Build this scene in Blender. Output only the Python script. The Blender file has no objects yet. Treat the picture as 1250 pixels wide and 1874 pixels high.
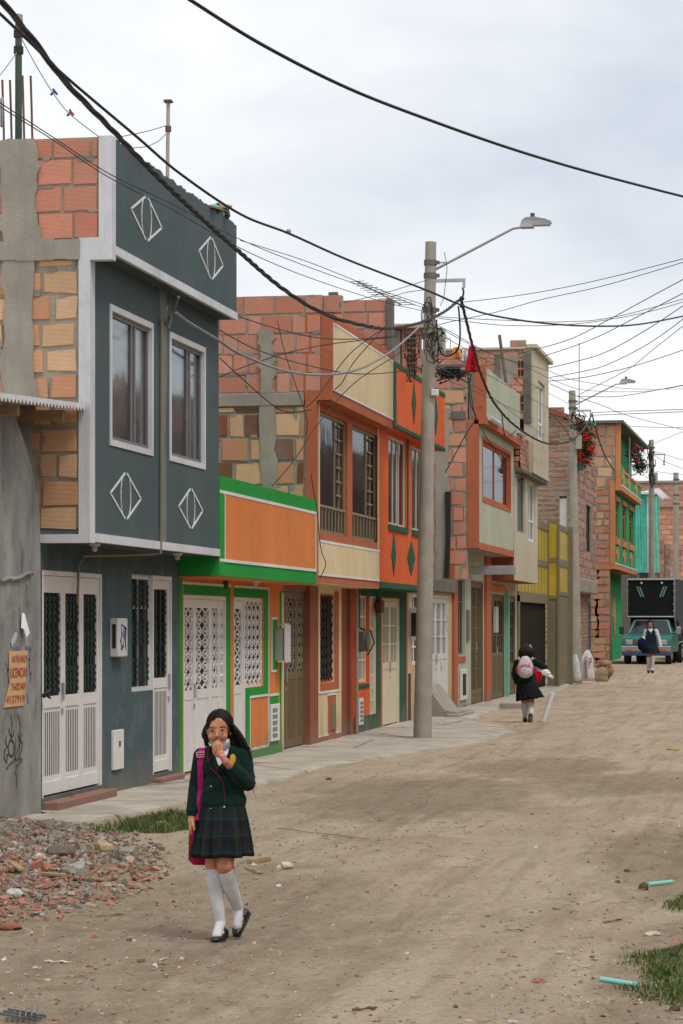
import bpy, bmesh, math, random
from mathutils import Vector, Matrix, noise
from mathutils.bvhtree import BVHTree
random.seed(7)
SC = bpy.context.scene
COL = SC.collection
PI = math.pi

# ------------------------------------------------------------------ camera
F, VPX, HY, EYE = 4500.0, 1465.0, 1142.0, 1.8      # focal length and vanishing point in photo pixels
TH = math.atan((VPX - 625) / F)
SN, CS = math.sin(TH), math.cos(TH)
cam_d = bpy.data.cameras.new('camera')
cam = bpy.data.objects.new('camera', cam_d)
COL.objects.link(cam)
cam.location = (0, 0, EYE)
cam.rotation_euler = (PI / 2, 0, TH)
cam_d.sensor_fit = 'VERTICAL'
cam_d.sensor_height = 36
cam_d.lens = F / 1874 * 36
cam_d.shift_y = (HY - 937) / 1874
cam_d.clip_start = 0.1
cam_d.clip_end = 5000
SC.camera = cam

# ------------------------------------------------------------------ sky and sun
SUN_EL, SUN_AZ = math.radians(58), math.radians(52)   # azimuth from -Y (behind camera) towards +X
sun_dir = Vector((math.cos(SUN_EL) * math.sin(SUN_AZ), -math.cos(SUN_EL) * math.cos(SUN_AZ), math.sin(SUN_EL)))
W = bpy.data.worlds.new('World')
SC.world = W
W.use_nodes = True
wn, wl = W.node_tree.nodes, W.node_tree.links
wn.clear()
w_out = wn.new('ShaderNodeOutputWorld')
w_bg = wn.new('ShaderNodeBackground')
w_bg.inputs['Strength'].default_value = 0.1
w_sky = wn.new('ShaderNodeTexSky')
w_sky.sky_type = 'NISHITA'
w_sky.sun_disc = False
w_sky.sun_elevation = SUN_EL
w_sky.sun_rotation = math.atan2(sun_dir.x, sun_dir.y)
w_tc = wn.new('ShaderNodeTexCoord')
w_map = wn.new('ShaderNodeMapping')
w_map.inputs['Scale'].default_value = (1.0, 1.0, 2.3)
w_map.inputs['Location'].default_value = (0.7, 0.32, 0.1)
w_n1 = wn.new('ShaderNodeTexNoise')
w_n1.inputs['Scale'].default_value = 3.8
w_n1.inputs['Detail'].default_value = 7
w_n1.inputs['Roughness'].default_value = 0.52
w_r1 = wn.new('ShaderNodeValToRGB')
w_r1.color_ramp.elements[0].position = 0.34
w_r1.color_ramp.elements[0].color = (5.7, 6.15, 6.9, 1)
w_r1.color_ramp.elements[1].position = 0.60
w_r1.color_ramp.elements[1].color = (8.9, 8.95, 9.0, 1)
w_mix = wn.new('ShaderNodeMix')
w_mix.data_type = 'RGBA'
w_mix.inputs[0].default_value = 0.9          # nearly closed cloud cover
wl.new(w_tc.outputs['Generated'], w_map.inputs['Vector'])
wl.new(w_map.outputs['Vector'], w_n1.inputs['Vector'])
wl.new(w_n1.outputs['Fac'], w_r1.inputs['Fac'])
wl.new(w_sky.outputs['Color'], w_mix.inputs[6])
wl.new(w_r1.outputs['Color'], w_mix.inputs[7])
wl.new(w_mix.outputs[2], w_bg.inputs['Color'])
wl.new(w_bg.outputs['Background'], w_out.inputs['Surface'])
sun_l = bpy.data.lights.new('sun', 'SUN')
sun_l.energy = 1.5
sun_l.angle = math.radians(16)
sun_l.color = (1.0, 0.965, 0.91)
sun = bpy.data.objects.new('sun', sun_l)
COL.objects.link(sun)
sun.rotation_euler = sun_dir.to_track_quat('Z', 'Y').to_euler()
SC.view_settings.view_transform = 'Standard'
SC.view_settings.look = 'None'
SC.view_settings.exposure = 0.28
SC.view_settings.gamma = 1.0

# ------------------------------------------------------------------ photo pixel -> metres
def YX(px, X):
    k = (px - 625) / F
    return (CS + k * SN) * X / (-SN + k * CS)
def onX(px, py, X):
    k = (px - 625) / F
    Z = X / (-SN + k * CS)
    return (CS + k * SN) * Z, EYE - (py - HY) / F * Z
def onY(px, py, Y):
    k = (px - 625) / F
    Z = Y / (CS + k * SN)
    return (-SN + k * CS) * Z, EYE - (py - HY) / F * Z
def gp(px, py, z=0.0):
    k = (px - 625) / F
    Z = (EYE - z) * F / (py - HY)
    return (-SN + k * CS) * Z, (CS + k * SN) * Z
def at(px, py, Z):
    k = (px - 625) / F
    return Vector(((-SN + k * CS) * Z, (CS + k * SN) * Z, EYE - (py - HY) / F * Z))
def R(px0, py0, px1, py1, X):
    """rectangle on the street-parallel plane X: (y0, y1, z0, z1)"""
    y0, z1 = onX(px0, py0, X)
    y1, z0 = onX(px1, py1, X)
    return (y0, y1, z0, z1)
def ground_z(x, y):
    b = 0.0
    if y > 70:
        t = min(1.0, (y - 70) / 17.0)
        b += 0.40 * t * t * (3 - 2 * t)
    if y > 90:
        b += min(0.25, (y - 90) * 0.008)
    return b

# ------------------------------------------------------------------ object helpers
def tag(o, label=None, cat=None, group=None, kind=None):
    if label: o['label'] = label
    if cat: o['category'] = cat
    if group: o['group'] = group
    if kind: o['kind'] = kind
    return o
def thing(name, label, cat, loc=(0, 0, 0), rz=0.0, group=None):
    o = bpy.data.objects.new(name, None)
    o.empty_display_size = 0.2
    COL.objects.link(o)
    o.location = loc
    o.rotation_euler = (0, 0, rz)
    return tag(o, label, cat, group)
def wmat(o):
    m = Matrix.Translation(o.location) @ o.rotation_euler.to_matrix().to_4x4()
    if o.parent:
        m = wmat(o.parent) @ o.matrix_parent_inverse @ m
    return m

class MB:
    """collects shapes for ONE mesh object"""
    def __init__(s):
        s.bm = bmesh.new()
        s.tone = s.bm.loops.layers.float_color.new('tone')
        s.uv = s.bm.loops.layers.uv.new('uv')
        s.mi = 0
        s.custom_uv = False
    def face(s, pts, tone=None, uvs=None):
        vs = [s.bm.verts.new(p) for p in pts]
        try:
            f = s.bm.faces.new(vs)
        except ValueError:
            return None
        f.material_index = s.mi
        if tone:
            for l in f.loops: l[s.tone] = (*tone, 1)
        if uvs:
            for l, u in zip(f.loops, uvs): l[s.uv].uv = u
        return f
    def hull(s, a, b, tone=None, cap0=True, cap1=True):
        """two matching rings -> closed prism"""
        n = len(a)
        va = [s.bm.verts.new(p) for p in a]
        vb = [s.bm.verts.new(p) for p in b]
        fs = []
        if cap0: fs.append(s.bm.faces.new(va[::-1]))
        if cap1: fs.append(s.bm.faces.new(vb))
        for i in range(n):
            j = (i + 1) % n
            fs.append(s.bm.faces.new((va[i], va[j], vb[j], vb[i])))
        for f in fs:
            f.material_index = s.mi
            if tone:
                for l in f.loops: l[s.tone] = (*tone, 1)
        return fs
    def box(s, x0, x1, y0, y1, z0, z1, bev=0.0, tone=None):
        if x0 > x1: x0, x1 = x1, x0
        if y0 > y1: y0, y1 = y1, y0
        if z0 > z1: z0, z1 = z1, z0
        a = [(x0, y0, z0), (x1, y0, z0), (x1, y1, z0), (x0, y1, z0)]
        b = [(x0, y0, z1), (x1, y0, z1), (x1, y1, z1), (x0, y1, z1)]
        fs = s.hull(a, b, tone)
        if bev > 0:
            es = list({e for f in fs for e in f.edges})
            r = bmesh.ops.bevel(s.bm, geom=es, offset=bev, segments=1, affect='EDGES', clamp_overlap=True)
            for f in r['faces']: f.material_index = s.mi
        return fs
    def rbox(s, c, size, rot=(0, 0, 0), bev=0.0, tone=None):
        from mathutils import Euler
        m = Matrix.Translation(c) @ Euler(rot).to_matrix().to_4x4()
        x, y, z = size[0] / 2, size[1] / 2, size[2] / 2
        a = [m @ Vector(p) for p in ((-x, -y, -z), (x, -y, -z), (x, y, -z), (-x, y, -z))]
        b = [m @ Vector(p) for p in ((-x, -y, z), (x, -y, z), (x, y, z), (-x, y, z))]
        fs = s.hull(a, b, tone)
        if bev > 0:
            es = list({e for f in fs for e in f.edges})
            bmesh.ops.bevel(s.bm, geom=es, offset=bev, segments=1, affect='EDGES', clamp_overlap=True)
    def prism(s, pts, vec, tone=None):
        v = Vector(vec)
        a = [Vector(p) for p in pts]
        return s.hull(a, [p + v for p in a], tone)
    def tube(s, pts, r, n=6, tone=None, flat=1.0):
        pts = [Vector(p) for p in pts]
        if not isinstance(r, (list, tuple)): r = [r] * len(pts)
        rings = []
        up = None
        for i, p in enumerate(pts):
            d = (pts[min(i + 1, len(pts) - 1)] - pts[max(i - 1, 0)])
            if d.length < 1e-9: d = Vector((0, 0, 1))
            d.normalize()
            if up is None:
                up = Vector((0, 0, 1)) if abs(d.z) < 0.9 else Vector((1, 0, 0))
            a = d.cross(up)
            if a.length < 1e-6: a = d.orthogonal()
            a.normalize()
            b = a.cross(d).normalized()
            up = b
            rings.append([s.bm.verts.new(p + a * (r[i] * math.cos(2 * PI * k / n)) + b * (r[i] * flat * math.sin(2 * PI * k / n))) for k in range(n)])
        fs = [s.bm.faces.new(rings[0][::-1]), s.bm.faces.new(rings[-1])]
        for i in range(len(rings) - 1):
            for k in range(n):
                j = (k + 1) % n
                fs.append(s.bm.faces.new((rings[i][k], rings[i][j], rings[i + 1][j], rings[i + 1][k])))
        for f in fs:
            f.material_index = s.mi
            if tone:
                for l in f.loops: l[s.tone] = (*tone, 1)
    def ball(s, c, r, seg=12, rings=8, rot=None, tone=None):
        if not isinstance(r, (list, tuple)): r = (r, r, r)
        m = Matrix.Translation(c)
        if rot is not None: m = m @ rot.to_4x4()
        m = m @ Matrix.Diagonal((*r, 1))
        g = bmesh.ops.create_uvsphere(s.bm, u_segments=seg, v_segments=rings, radius=1, matrix=m)
        fs = {f for v in g['verts'] for f in v.link_faces}
        for f in fs:
            f.material_index = s.mi
            if tone:
                for l in f.loops: l[s.tone] = (*tone, 1)
    def capsule(s, p0, r0, p1, r1, n=14, e0=True, e1=True):
        s.tube([p0, p1], [r0, r1], n)
        if e0: s.ball(p0, r0, n, 8)
        if e1: s.ball(p1, r1, n, 8)
    def rock(s, c, size, seed=0, tone=None, sub=1, sharp=0.35, rz=0.0):
        g = bmesh.ops.create_icosphere(s.bm, subdivisions=sub, radius=1)
        fs = {f for v in g['verts'] for f in v.link_faces}
        cr, sr = math.cos(rz), math.sin(rz)
        for v in g['verts']:
            k = 1 + sharp * noise.noise(v.co * 1.3 + Vector((seed * 3.1, seed * 1.7, seed)))
            p = Vector((v.co.x * size[0], v.co.y * size[1], v.co.z * size[2])) * k
            v.co = Vector((p.x * cr - p.y * sr, p.x * sr + p.y * cr, p.z)) + Vector(c)
        for f in fs:
            f.material_index = s.mi
            if tone:
                for l in f.loops: l[s.tone] = (*tone, 1)
    # flat line on a street-parallel wall (plane X), pts are (y, z)
    def ribbon(s, pts, X, w, t=0.006, closed=False):
        n = len(pts)
        segs = n if closed else n - 1
        for i in range(segs):
            a = Vector((0, *pts[i])); b = Vector((0, *pts[(i + 1) % n]))
            d = (b - a)
            if d.length < 1e-6: continue
            d.normalize()
            o = Vector((0, -d.z, d.y)) * (w / 2)
            a2, b2 = a - d * w * 0.35, b + d * w * 0.35
            q = [a2 - o, b2 - o, b2 + o, a2 + o]
            s.prism([Vector((X, p.y, p.z)) for p in q], (t, 0, 0))
    def build(s, name, mats, parent=None, smooth=False, local=False, recalc=True, kind=None):
        bm = s.bm
        if recalc: bmesh.ops.recalc_face_normals(bm, faces=bm.faces)
        if not s.custom_uv:
            for f in bm.faces:
                n = f.normal
                ax, ay, az = abs(n.x), abs(n.y), abs(n.z)
                for l in f.loops:
                    c = l.vert.co
                    l[s.uv].uv = (c.y, c.z) if ax >= ay and ax >= az else ((c.x, c.z) if ay >= az else (c.x, c.y))
        org = Vector((0, 0, 0))
        if parent is None and not local and len(bm.verts):
            lo = Vector([min(v.co[i] for v in bm.verts) for i in range(3)])
            hi = Vector([max(v.co[i] for v in bm.verts) for i in range(3)])
            org = Vector(((lo.x + hi.x) / 2, (lo.y + hi.y) / 2, lo.z))
            for v in bm.verts: v.co -= org
        me = bpy.data.meshes.new(name)
        bm.to_mesh(me)
        bm.free()
        if not isinstance(mats, (list, tuple)): mats = [mats]
        for m in mats: me.materials.append(m)
        if smooth:
            for p in me.polygons: p.use_smooth = True
            if smooth != 'all':
                try: me.set_sharp_from_angle(angle=math.radians(40))
                except Exception: pass
        o = bpy.data.objects.new(name, me)
        COL.objects.link(o)
        o.location = org
        if parent is not None:
            o.parent = parent
            if not local: o.matrix_parent_inverse = wmat(parent).inverted()
        if kind: o['kind'] = kind
        return o

def remeshed(mb, voxel=0.005, smooth=4, factor=0.5, dec=None):
    """voxel-union of the shapes in mb -> new MB"""
    me = bpy.data.meshes.new('tmp')
    bmesh.ops.recalc_face_normals(mb.bm, faces=mb.bm.faces)
    mb.bm.to_mesh(me); mb.bm.free()
    o = bpy.data.objects.new('tmp', me)
    COL.objects.link(o)
    m = o.modifiers.new('r', 'REMESH'); m.mode = 'VOXEL'; m.voxel_size = voxel
    if smooth:
        m2 = o.modifiers.new('s', 'SMOOTH'); m2.iterations = smooth; m2.factor = factor
    if dec:
        m3 = o.modifiers.new('d', 'DECIMATE'); m3.ratio = dec
    dg = bpy.context.evaluated_depsgraph_get()
    dg.update()
    me2 = bpy.data.meshes.new_from_object(o.evaluated_get(dg))
    bpy.data.objects.remove(o); bpy.data.meshes.remove(me)
    nb = MB()
    nb.bm.free()
    nb.bm = bmesh.new()
    nb.bm.from_mesh(me2)
    bpy.data.meshes.remove(me2)
    nb.tone = nb.bm.loops.layers.float_color.get('tone') or nb.bm.loops.layers.float_color.new('tone')
    nb.uv = nb.bm.loops.layers.uv.get('uv') or nb.bm.loops.layers.uv.new('uv')
    return nb
# ------------------------------------------------------------------ materials
def lin(v):
    v /= 255.0
    return v / 12.92 if v <= 0.04045 else ((v + 0.055) / 1.055) ** 2.4
def c8(r, g, b, k=1.0):
    return tuple(min(0.82, lin(x) * k) for x in (r, g, b))

class NT:
    def __init__(s, name):
        s.m = bpy.data.materials.new(name)
        s.m.use_nodes = True
        s.t = s.m.node_tree
        s.t.nodes.clear()
        s.out = s.t.nodes.new('ShaderNodeOutputMaterial')
    def put(s, sock, v):
        if isinstance(v, bpy.types.NodeSocket): s.t.links.new(v, sock)
        elif isinstance(v, (tuple, list)) and len(v) == 3 and sock.type == 'RGBA': sock.default_value = (*v, 1)
        else: sock.default_value = v
    def n(s, typ, ins=None, **props):
        nd = s.t.nodes.new('ShaderNode' + typ)
        for k, v in props.items(): setattr(nd, k, v)
        for k, v in (ins or {}).items(): s.put(nd.inputs[k], v)
        return nd
    def noise(s, vec, scale, detail=4, rough=0.55):
        return s.n('TexNoise', {'Vector': vec, 'Scale': scale, 'Detail': detail, 'Roughness': rough}).outputs['Fac']
    def math(s, op, a, b=0.0, c=0.0, clamp=False):
        nd = s.n('Math', operation=op, use_clamp=clamp)
        for i, v in enumerate((a, b, c)): s.put(nd.inputs[i], v)
        return nd.outputs[0]
    def mix(s, f, a, b, mode='MIX'):
        nd = s.n('Mix', data_type='RGBA', blend_type=mode)
        s.put(nd.inputs[0], f); s.put(nd.inputs[6], a); s.put(nd.inputs[7], b)
        return nd.outputs[2]
    def ramp(s, f, p0, p1):
        nd = s.n('MapRange', {'Value': f, 'From Min': p0, 'From Max': p1})
        return nd.outputs[0]
    def mapping(s, vec, scale=(1, 1, 1), loc=(0, 0, 0)):
        return s.n('Mapping', {'Vector': vec, 'Scale': scale, 'Location': loc}).outputs[0]
    def pos(s): return s.n('NewGeometry').outputs['Position']
    def obj(s): return s.n('TexCoord').outputs['Object']
    def uv(s): return s.n('TexCoord').outputs['UV']
    def bump(s, h, strength=0.3, dist=0.01):
        return s.n('Bump', {'Height': h, 'Strength': strength, 'Distance': dist}).outputs[0]
    def pbsdf(s, col, rough=0.8, nrm=None, metal=0.0, spec=0.3, **kw):
        p = s.n('BsdfPrincipled')
        s.put(p.inputs['Base Color'], col)
        s.put(p.inputs['Roughness'], rough)
        s.put(p.inputs['Metallic'], metal)
        s.put(p.inputs['Specular IOR Level'], spec)
        if nrm is not None: s.put(p.inputs['Normal'], nrm)
        for k, v in kw.items(): s.put(p.inputs[k], v)
        s.t.links.new(p.outputs[0], s.out.inputs[0])
        return p

MATS = {}
def mulc(c, k): return tuple(min(1, x * k) for x in c)
def stucco(name, col, dirt=0.3, dirtcol=(0.16, 0.135, 0.105), streak=0.25, grain=0.5, rough=0.88, bands=None):
    if name in MATS: return MATS[name]
    t = NT(name)
    P = t.pos()
    big = t.noise(t.mapping(P, (1, 1, 0.7)), 1.3, 6, 0.6)
    col1 = t.mix(t.ramp(big, 0.3, 0.75), mulc(col, 0.86), mulc(col, 1.08))
    st = t.noise(t.mapping(P, (7, 7, 0.45)), 1.6, 5, 0.65)
    col2 = t.mix(t.math('MULTIPLY', t.ramp(st, 0.52, 0.8), streak), col1, mulc(dirtcol, 0.75))
    dn = t.noise(P, 3.1, 8, 0.68)
    col3 = t.mix(t.math('MULTIPLY', t.ramp(dn, 0.52, 0.78), dirt), col2, dirtcol)
    if bands:          # run-off stains beside a leaking pipe: (y0, y1, colour)
        sep = t.n('SeparateXYZ', {'Vector': P}).outputs
        for (y0, y1, bc, amt) in bands:
            wob = t.math('MULTIPLY', t.math('SUBTRACT', t.noise(t.mapping(P, (3, 3, 0.6)), 2.0, 4), 0.5), 0.5)
            yy = t.math('ADD', sep[1], wob)
            m = t.math('MULTIPLY', t.ramp(yy, y0, y0 + 0.06), t.ramp(yy, y1, y1 - 0.14))
            m = t.math('MULTIPLY', m, amt)
            col3 = t.mix(m, col3, bc)
    # splashed mud and dust along the foot of the wall, with a ragged upper edge
    z_ = t.n('SeparateXYZ', {'Vector': P}).outputs[2]
    sp = t.math('ADD', z_, t.math('MULTIPLY', t.math('SUBTRACT', t.noise(P, 2.6, 7, 0.7), 0.5), 1.1))
    col3 = t.mix(t.math('MULTIPLY', t.ramp(sp, 0.42, 0.02), 0.6), col3, (0.24, 0.20, 0.155))
    fine = t.noise(t.mapping(P, (1, 1, 0.28)), 95, 3, 0.7)
    fine2 = t.noise(P, 260, 2, 0.6)
    col4 = t.mix(t.math('MULTIPLY', t.ramp(fine, 0.35, 0.7), 0.22), col3, mulc(col, 0.55))
    h = t.math('ADD', t.math('MULTIPLY', fine, 1.0), t.math('MULTIPLY', fine2, 0.4))
    h = t.math('ADD', h, t.math('MULTIPLY', t.noise(P, 4.0, 3), 2.2))
    t.pbsdf(col4, rough, t.bump(h, grain, 0.007), spec=0.1)
    MATS[name] = t.m
    return t.m
def paint(name, col, rough=0.45, wear=0.0, wearcol=(0.18, 0.1, 0.06), var=0.1, metal=0.0, spec=0.4, scale=4.0):
    if name in MATS: return MATS[name]
    t = NT(name)
    P = t.obj()
    a = t.noise(P, scale, 5, 0.6)
    c1 = t.mix(t.ramp(a, 0.3, 0.7), mulc(col, 1 - var), mulc(col, 1 + var * 0.5))
    b = t.noise(t.mapping(P, (1, 1, 0.5)), scale * 2.7, 8, 0.7)
    c2 = t.mix(t.math('MULTIPLY', t.ramp(b, 0.56, 0.74), wear), c1, wearcol)
    f = t.noise(P, scale * 30, 2)
    t.pbsdf(c2, t.math('ADD', rough, t.math('MULTIPLY', a, 0.12)), t.bump(f, 0.08, 0.003), metal, spec)
    MATS[name] = t.m
    return t.m
def blockmat(name, stripes=0.012, rough=0.9, var=0.2, bump=0.5):
    """fired-clay blocks, colour of each block from its own 'tone'"""
    if name in MATS: return MATS[name]
    t = NT(name)
    P = t.pos(); U = t.uv()
    tone = t.n('Attribute', attribute_name='tone').outputs['Color']
    a = t.noise(P, 9, 7, 0.65)
    c1 = t.mix(t.math('MULTIPLY', t.ramp(a, 0.35, 0.75), var), tone, (0.20, 0.11, 0.075), 'MIX')
    b = t.noise(t.mapping(P, (1, 1, 1)), 2.2, 5, 0.6)
    c2 = t.mix(t.ramp(b, 0.5, 0.8), c1, t.mix(0.45, c1, (0.44, 0.38, 0.32)))
    sep = t.n('SeparateXYZ', {'Vector': U}).outputs
    w = t.math('SINE', t.math('MULTIPLY', sep[1], 2 * PI / stripes))
    c3 = t.mix(t.math('MULTIPLY', t.ramp(w, 0.1, -0.9), 0.28), c2, mulc((0.3, 0.16, 0.1), 0.5))
    f = t.noise(P, 60, 4, 0.7)
    h = t.math('ADD', t.math('MULTIPLY', w, 0.35), f)
    t.pbsdf(c3, rough, t.bump(h, bump, 0.008), spec=0.15)
    MATS[name] = t.m
    return t.m
def concrete(name, col, rough=0.9, crack=0.0, scale=2.0, bump=0.5):
    if name in MATS: return MATS[name]
    t = NT(name)
    P = t.pos()
    a = t.noise(P, scale, 8, 0.62)
    c1 = t.mix(t.ramp(a, 0.3, 0.72), mulc(col, 0.72), mulc(col, 1.15))
    b = t.noise(t.mapping(P, (5, 5, 0.5)), scale, 5, 0.6)
    c2 = t.mix(t.math('MULTIPLY', t.ramp(b, 0.5, 0.8), 0.5), c1, mulc(col, 0.5))
    if crack: c2 = t.mix(t.math('MULTIPLY', t.ramp(t.noise(P, 1.9, 8, 0.68), 0.46, 0.62), 0.62), c2, (0.30, 0.235, 0.165))
    d = t.noise(P, scale * 22, 5, 0.7)
    c3 = t.mix(t.ramp(d, 0.42, 0.75), c2, mulc(col, 0.8))
    h = t.math('ADD', d, t.math('MULTIPLY', a, 1.5))
    if crack:
        v = t.n('TexVoronoi', {'Vector': P, 'Scale': crack}, feature='DISTANCE_TO_EDGE').outputs['Distance']
        k = t.ramp(t.math('ADD', v, t.math('MULTIPLY', t.math('SUBTRACT', d, 0.5), 0.04)), 0.0, 0.02)
        c3 = t.mix(k, mulc(col, 0.35), c3)
    t.pbsdf(c3, rough, t.bump(h, bump, 0.012), spec=0.2)
    MATS[name] = t.m
    return t.m
def glass(name, tint=(0.03, 0.035, 0.038), see=0.55, rough=0.06):
    if name in MATS: return MATS[name]
    t = NT(name)
    P = t.pos()
    nz = t.noise(P, 1.7, 2)
    bmp = t.bump(nz, 0.14, 0.02)
    tr = t.n('BsdfTransparent', {'Color': (0.80, 0.83, 0.83)})
    df = t.n('BsdfDiffuse', {'Color': tint})
    gl = t.n('BsdfGlossy', {'Color': (0.9, 0.92, 0.95), 'Roughness': rough, 'Normal': bmp})
    m1 = t.n('MixShader', {0: see})
    t.t.links.new(df.outputs[0], m1.inputs[1]); t.t.links.new(tr.outputs[0], m1.inputs[2])
    fr = t.n('Fresnel', {'IOR': 1.55, 'Normal': bmp}).outputs[0]
    m2 = t.n('MixShader', {0: t.math('ADD', t.math('MULTIPLY', fr, 0.55), 0.03, clamp=True)})
    t.t.links.new(m1.outputs[0], m2.inputs[1]); t.t.links.new(gl.outputs[0], m2.inputs[2])
    t.t.links.new(m2.outputs[0], t.out.inputs[0])
    MATS[name] = t.m
    return t.m
def tonemat(name, rough=0.9, var=0.35, scale=30.0, bump=0.4):
    if name in MATS: return MATS[name]
    t = NT(name)
    P = t.pos()
    tone = t.n('Attribute', attribute_name='tone').outputs['Color']
    a = t.noise(P, scale, 5, 0.65)
    c1 = t.mix(t.math('MULTIPLY', t.ramp(a, 0.35, 0.75), var), tone, (0.09, 0.07, 0.05))
    t.pbsdf(c1, rough, t.bump(a, bump, 0.01), spec=0.2)
    MATS[name] = t.m
    return t.m
def fabric(name, col, rough=0.95, fold=0.25, weave=900.0, tint2=None, obj=True):
    if name in MATS: return MATS[name]
    t = NT(name)
    P = t.obj()
    a = t.noise(P, 9, 5, 0.6)
    c1 = t.mix(t.ramp(a, 0.3, 0.75), mulc(col, 0.75), mulc(tint2 or col, 1.15))
    f = t.noise(t.mapping(P, (1, 1, 0.6)), weave, 2)
    c2 = t.mix(t.math('MULTIPLY', f, 0.35), c1, mulc(col, 0.5))
    h = t.math('ADD', t.math('MULTIPLY', t.noise(t.mapping(P, (1, 1, 0.55)), 22, 3), 3.0), t.math('MULTIPLY', f, 0.35))
    t.pbsdf(c2, rough, t.bump(h, fold, 0.012), spec=0.15, **{'Sheen Weight': 0.04})
    MATS[name] = t.m
    return t.m

K = 1.35
WHITE = (0.72, 0.72, 0.70)
M_grey = stucco('grey_teal_stucco', c8(71, 82, 84, 1.55), dirt=0.25, dirtcol=(0.17, 0.165, 0.15), streak=0.3, grain=0.8,
                bands=[(YX(292, -6.53) + 0.02, YX(292, -6.53) + 0.34, (0.30, 0.29, 0.26), 0.65)])
M_greyp = stucco('grey_teal_parapet', c8(71, 82, 84, 1.55), dirt=0.2, dirtcol=(0.17, 0.165, 0.15), streak=0.22, grain=0.8)
M_greyg = stucco('grey_teal_ground', c8(66, 80, 84, 1.62), dirt=0.9, dirtcol=(0.22, 0.215, 0.20), streak=0.55, grain=0.7)
M_wtrim = stucco('white_trim', (0.66, 0.67, 0.69), dirt=0.35, dirtcol=(0.3, 0.29, 0.27), streak=0.3, grain=0.5)
M_green = stucco('green_stucco', c8(44, 146, 62, 1.10), dirt=0.08, streak=0.1, grain=0.6)
M_orange = stucco('orange_stucco', c8(208, 126, 72, 1.18), dirt=0.1, streak=0.12, grain=0.6)
M_wline = stucco('white_line', (0.74, 0.74, 0.72), dirt=0.15, streak=0.1, grain=0.2)
M_cream = stucco('cream_stucco', c8(212, 192, 154, 1.16), dirt=0.15, streak=0.15, grain=0.45)
M_terra = stucco('terracotta_stucco', c8(170, 98, 70, 1.19), dirt=0.12, streak=0.15, grain=0.4)
M_maroon = stucco('brown_tile_pilaster', c8(138, 78, 58, 1.15), dirt=0.15, streak=0.2, grain=0.2, rough=0.5)
M_orange2 = stucco('deep_orange_stucco', c8(208, 98, 58, 1.13), dirt=0.12, streak=0.18, grain=0.5)
M_dgreen = stucco('dark_green_paint', c8(48, 90, 68, 1.1), dirt=0.12, streak=0.15, grain=0.3)
M_beige = stucco('beige_stucco', c8(198, 174, 142, 1.08), dirt=0.5, streak=0.4, grain=0.4)
M_pale = stucco('pale_grey_green_stucco', c8(180, 182, 162, 1.05), dirt=0.4, streak=0.4, grain=0.4)
M_tall = stucco('cream_grey_stucco', c8(190, 180, 158, 1.1), dirt=0.35, streak=0.4, grain=0.4)
M_bgreen = stucco('bright_green_stucco', c8(54, 156, 100, 1.1), dirt=0.15, streak=0.25, grain=0.3)
M_borange = stucco('soft_orange_stucco', c8(208, 138, 92, 1.05), dirt=0.15, streak=0.2, grain=0.3)
M_plaster = None
M_block = blockmat('clay_blocks')
M_brick = blockmat('small_bricks', stripes=0.05, var=0.4)
M_mortar = concrete('mortar', c8(158, 148, 132, 1.1), scale=5)
M_conc = concrete('cast_concrete', c8(146, 139, 127, 1.24), scale=2.2)
M_concd = concrete('dark_concrete', c8(112, 108, 100, 1.05), scale=2.5)
M_walk = concrete('sidewalk_concrete', c8(186, 178, 164, 1.03), crack=0.55, scale=1.1, bump=0.4)
M_pole = concrete('pole_concrete', c8(142, 136, 125, 1.46), scale=3, bump=0.4)
M_wdoor = paint('white_door_paint', (0.74, 0.72, 0.70), 0.4, wear=0.22, wearcol=(0.42, 0.36, 0.30), var=0.07)
M_wdoor_old = paint('rusty_white_paint', (0.66, 0.64, 0.60), 0.5, wear=1.0, wearcol=(0.27, 0.13, 0.06), var=0.1, scale=1.6)
M_bdoor = paint('brown_door_paint', c8(108, 92, 68, 1.1), 0.45, wear=0.1, var=0.15)
M_cdoor = paint('cream_door_paint', (0.66, 0.58, 0.44), 0.45, wear=0.12, wearcol=(0.4, 0.33, 0.24), var=0.08)
M_dbars = paint('dark_green_iron', (0.022, 0.045, 0.036), 0.5, var=0.3)
M_black = paint('black_iron', (0.02, 0.02, 0.021), 0.55, var=0.3)
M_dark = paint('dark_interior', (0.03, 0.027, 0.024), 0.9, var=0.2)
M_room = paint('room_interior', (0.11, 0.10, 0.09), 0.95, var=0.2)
M_alu = paint('grey_aluminium', (0.16, 0.155, 0.15), 0.4, var=0.2, spec=0.5)
M_galv = paint('galvanised_steel', (0.46, 0.47, 0.48), 0.35, wear=0.25, wearcol=(0.3, 0.27, 0.24), metal=0.6, var=0.15)
M_zinc = paint('zinc_sheet', (0.76, 0.77, 0.78), 0.4, wear=0.3, wearcol=(0.36, 0.34, 0.32), metal=0.35, var=0.12)
M_rust = paint('rusty_iron', (0.16, 0.085, 0.05), 0.8, wear=0.6, wearcol=(0.08, 0.05, 0.035), var=0.3)
M_olive = paint('olive_iron_paint', c8(122, 112, 86, 1.05), 0.5, wear=0.3, wearcol=(0.16, 0.12, 0.08), var=0.15)
M_yellow = paint('yellow_panel', c8(190, 168, 48, 0.95), 0.35, wear=0.35, wearcol=(0.42, 0.36, 0.2), var=0.2, scale=1.8)
M_glass = glass('window_glass', (0.05, 0.052, 0.052), see=0.95)
M_glassd = glass('dark_window_glass', (0.016, 0.018, 0.018), see=0.25)
M_curtain = fabric('pale_curtain', (0.78, 0.76, 0.72), fold=0.4)
M_curtain_g = fabric('green_curtain', c8(70, 120, 66, 0.8), fold=0.4)
M_curtain_d = fabric('dull_curtain', (0.20, 0.185, 0.16), fold=0.5)
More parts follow.
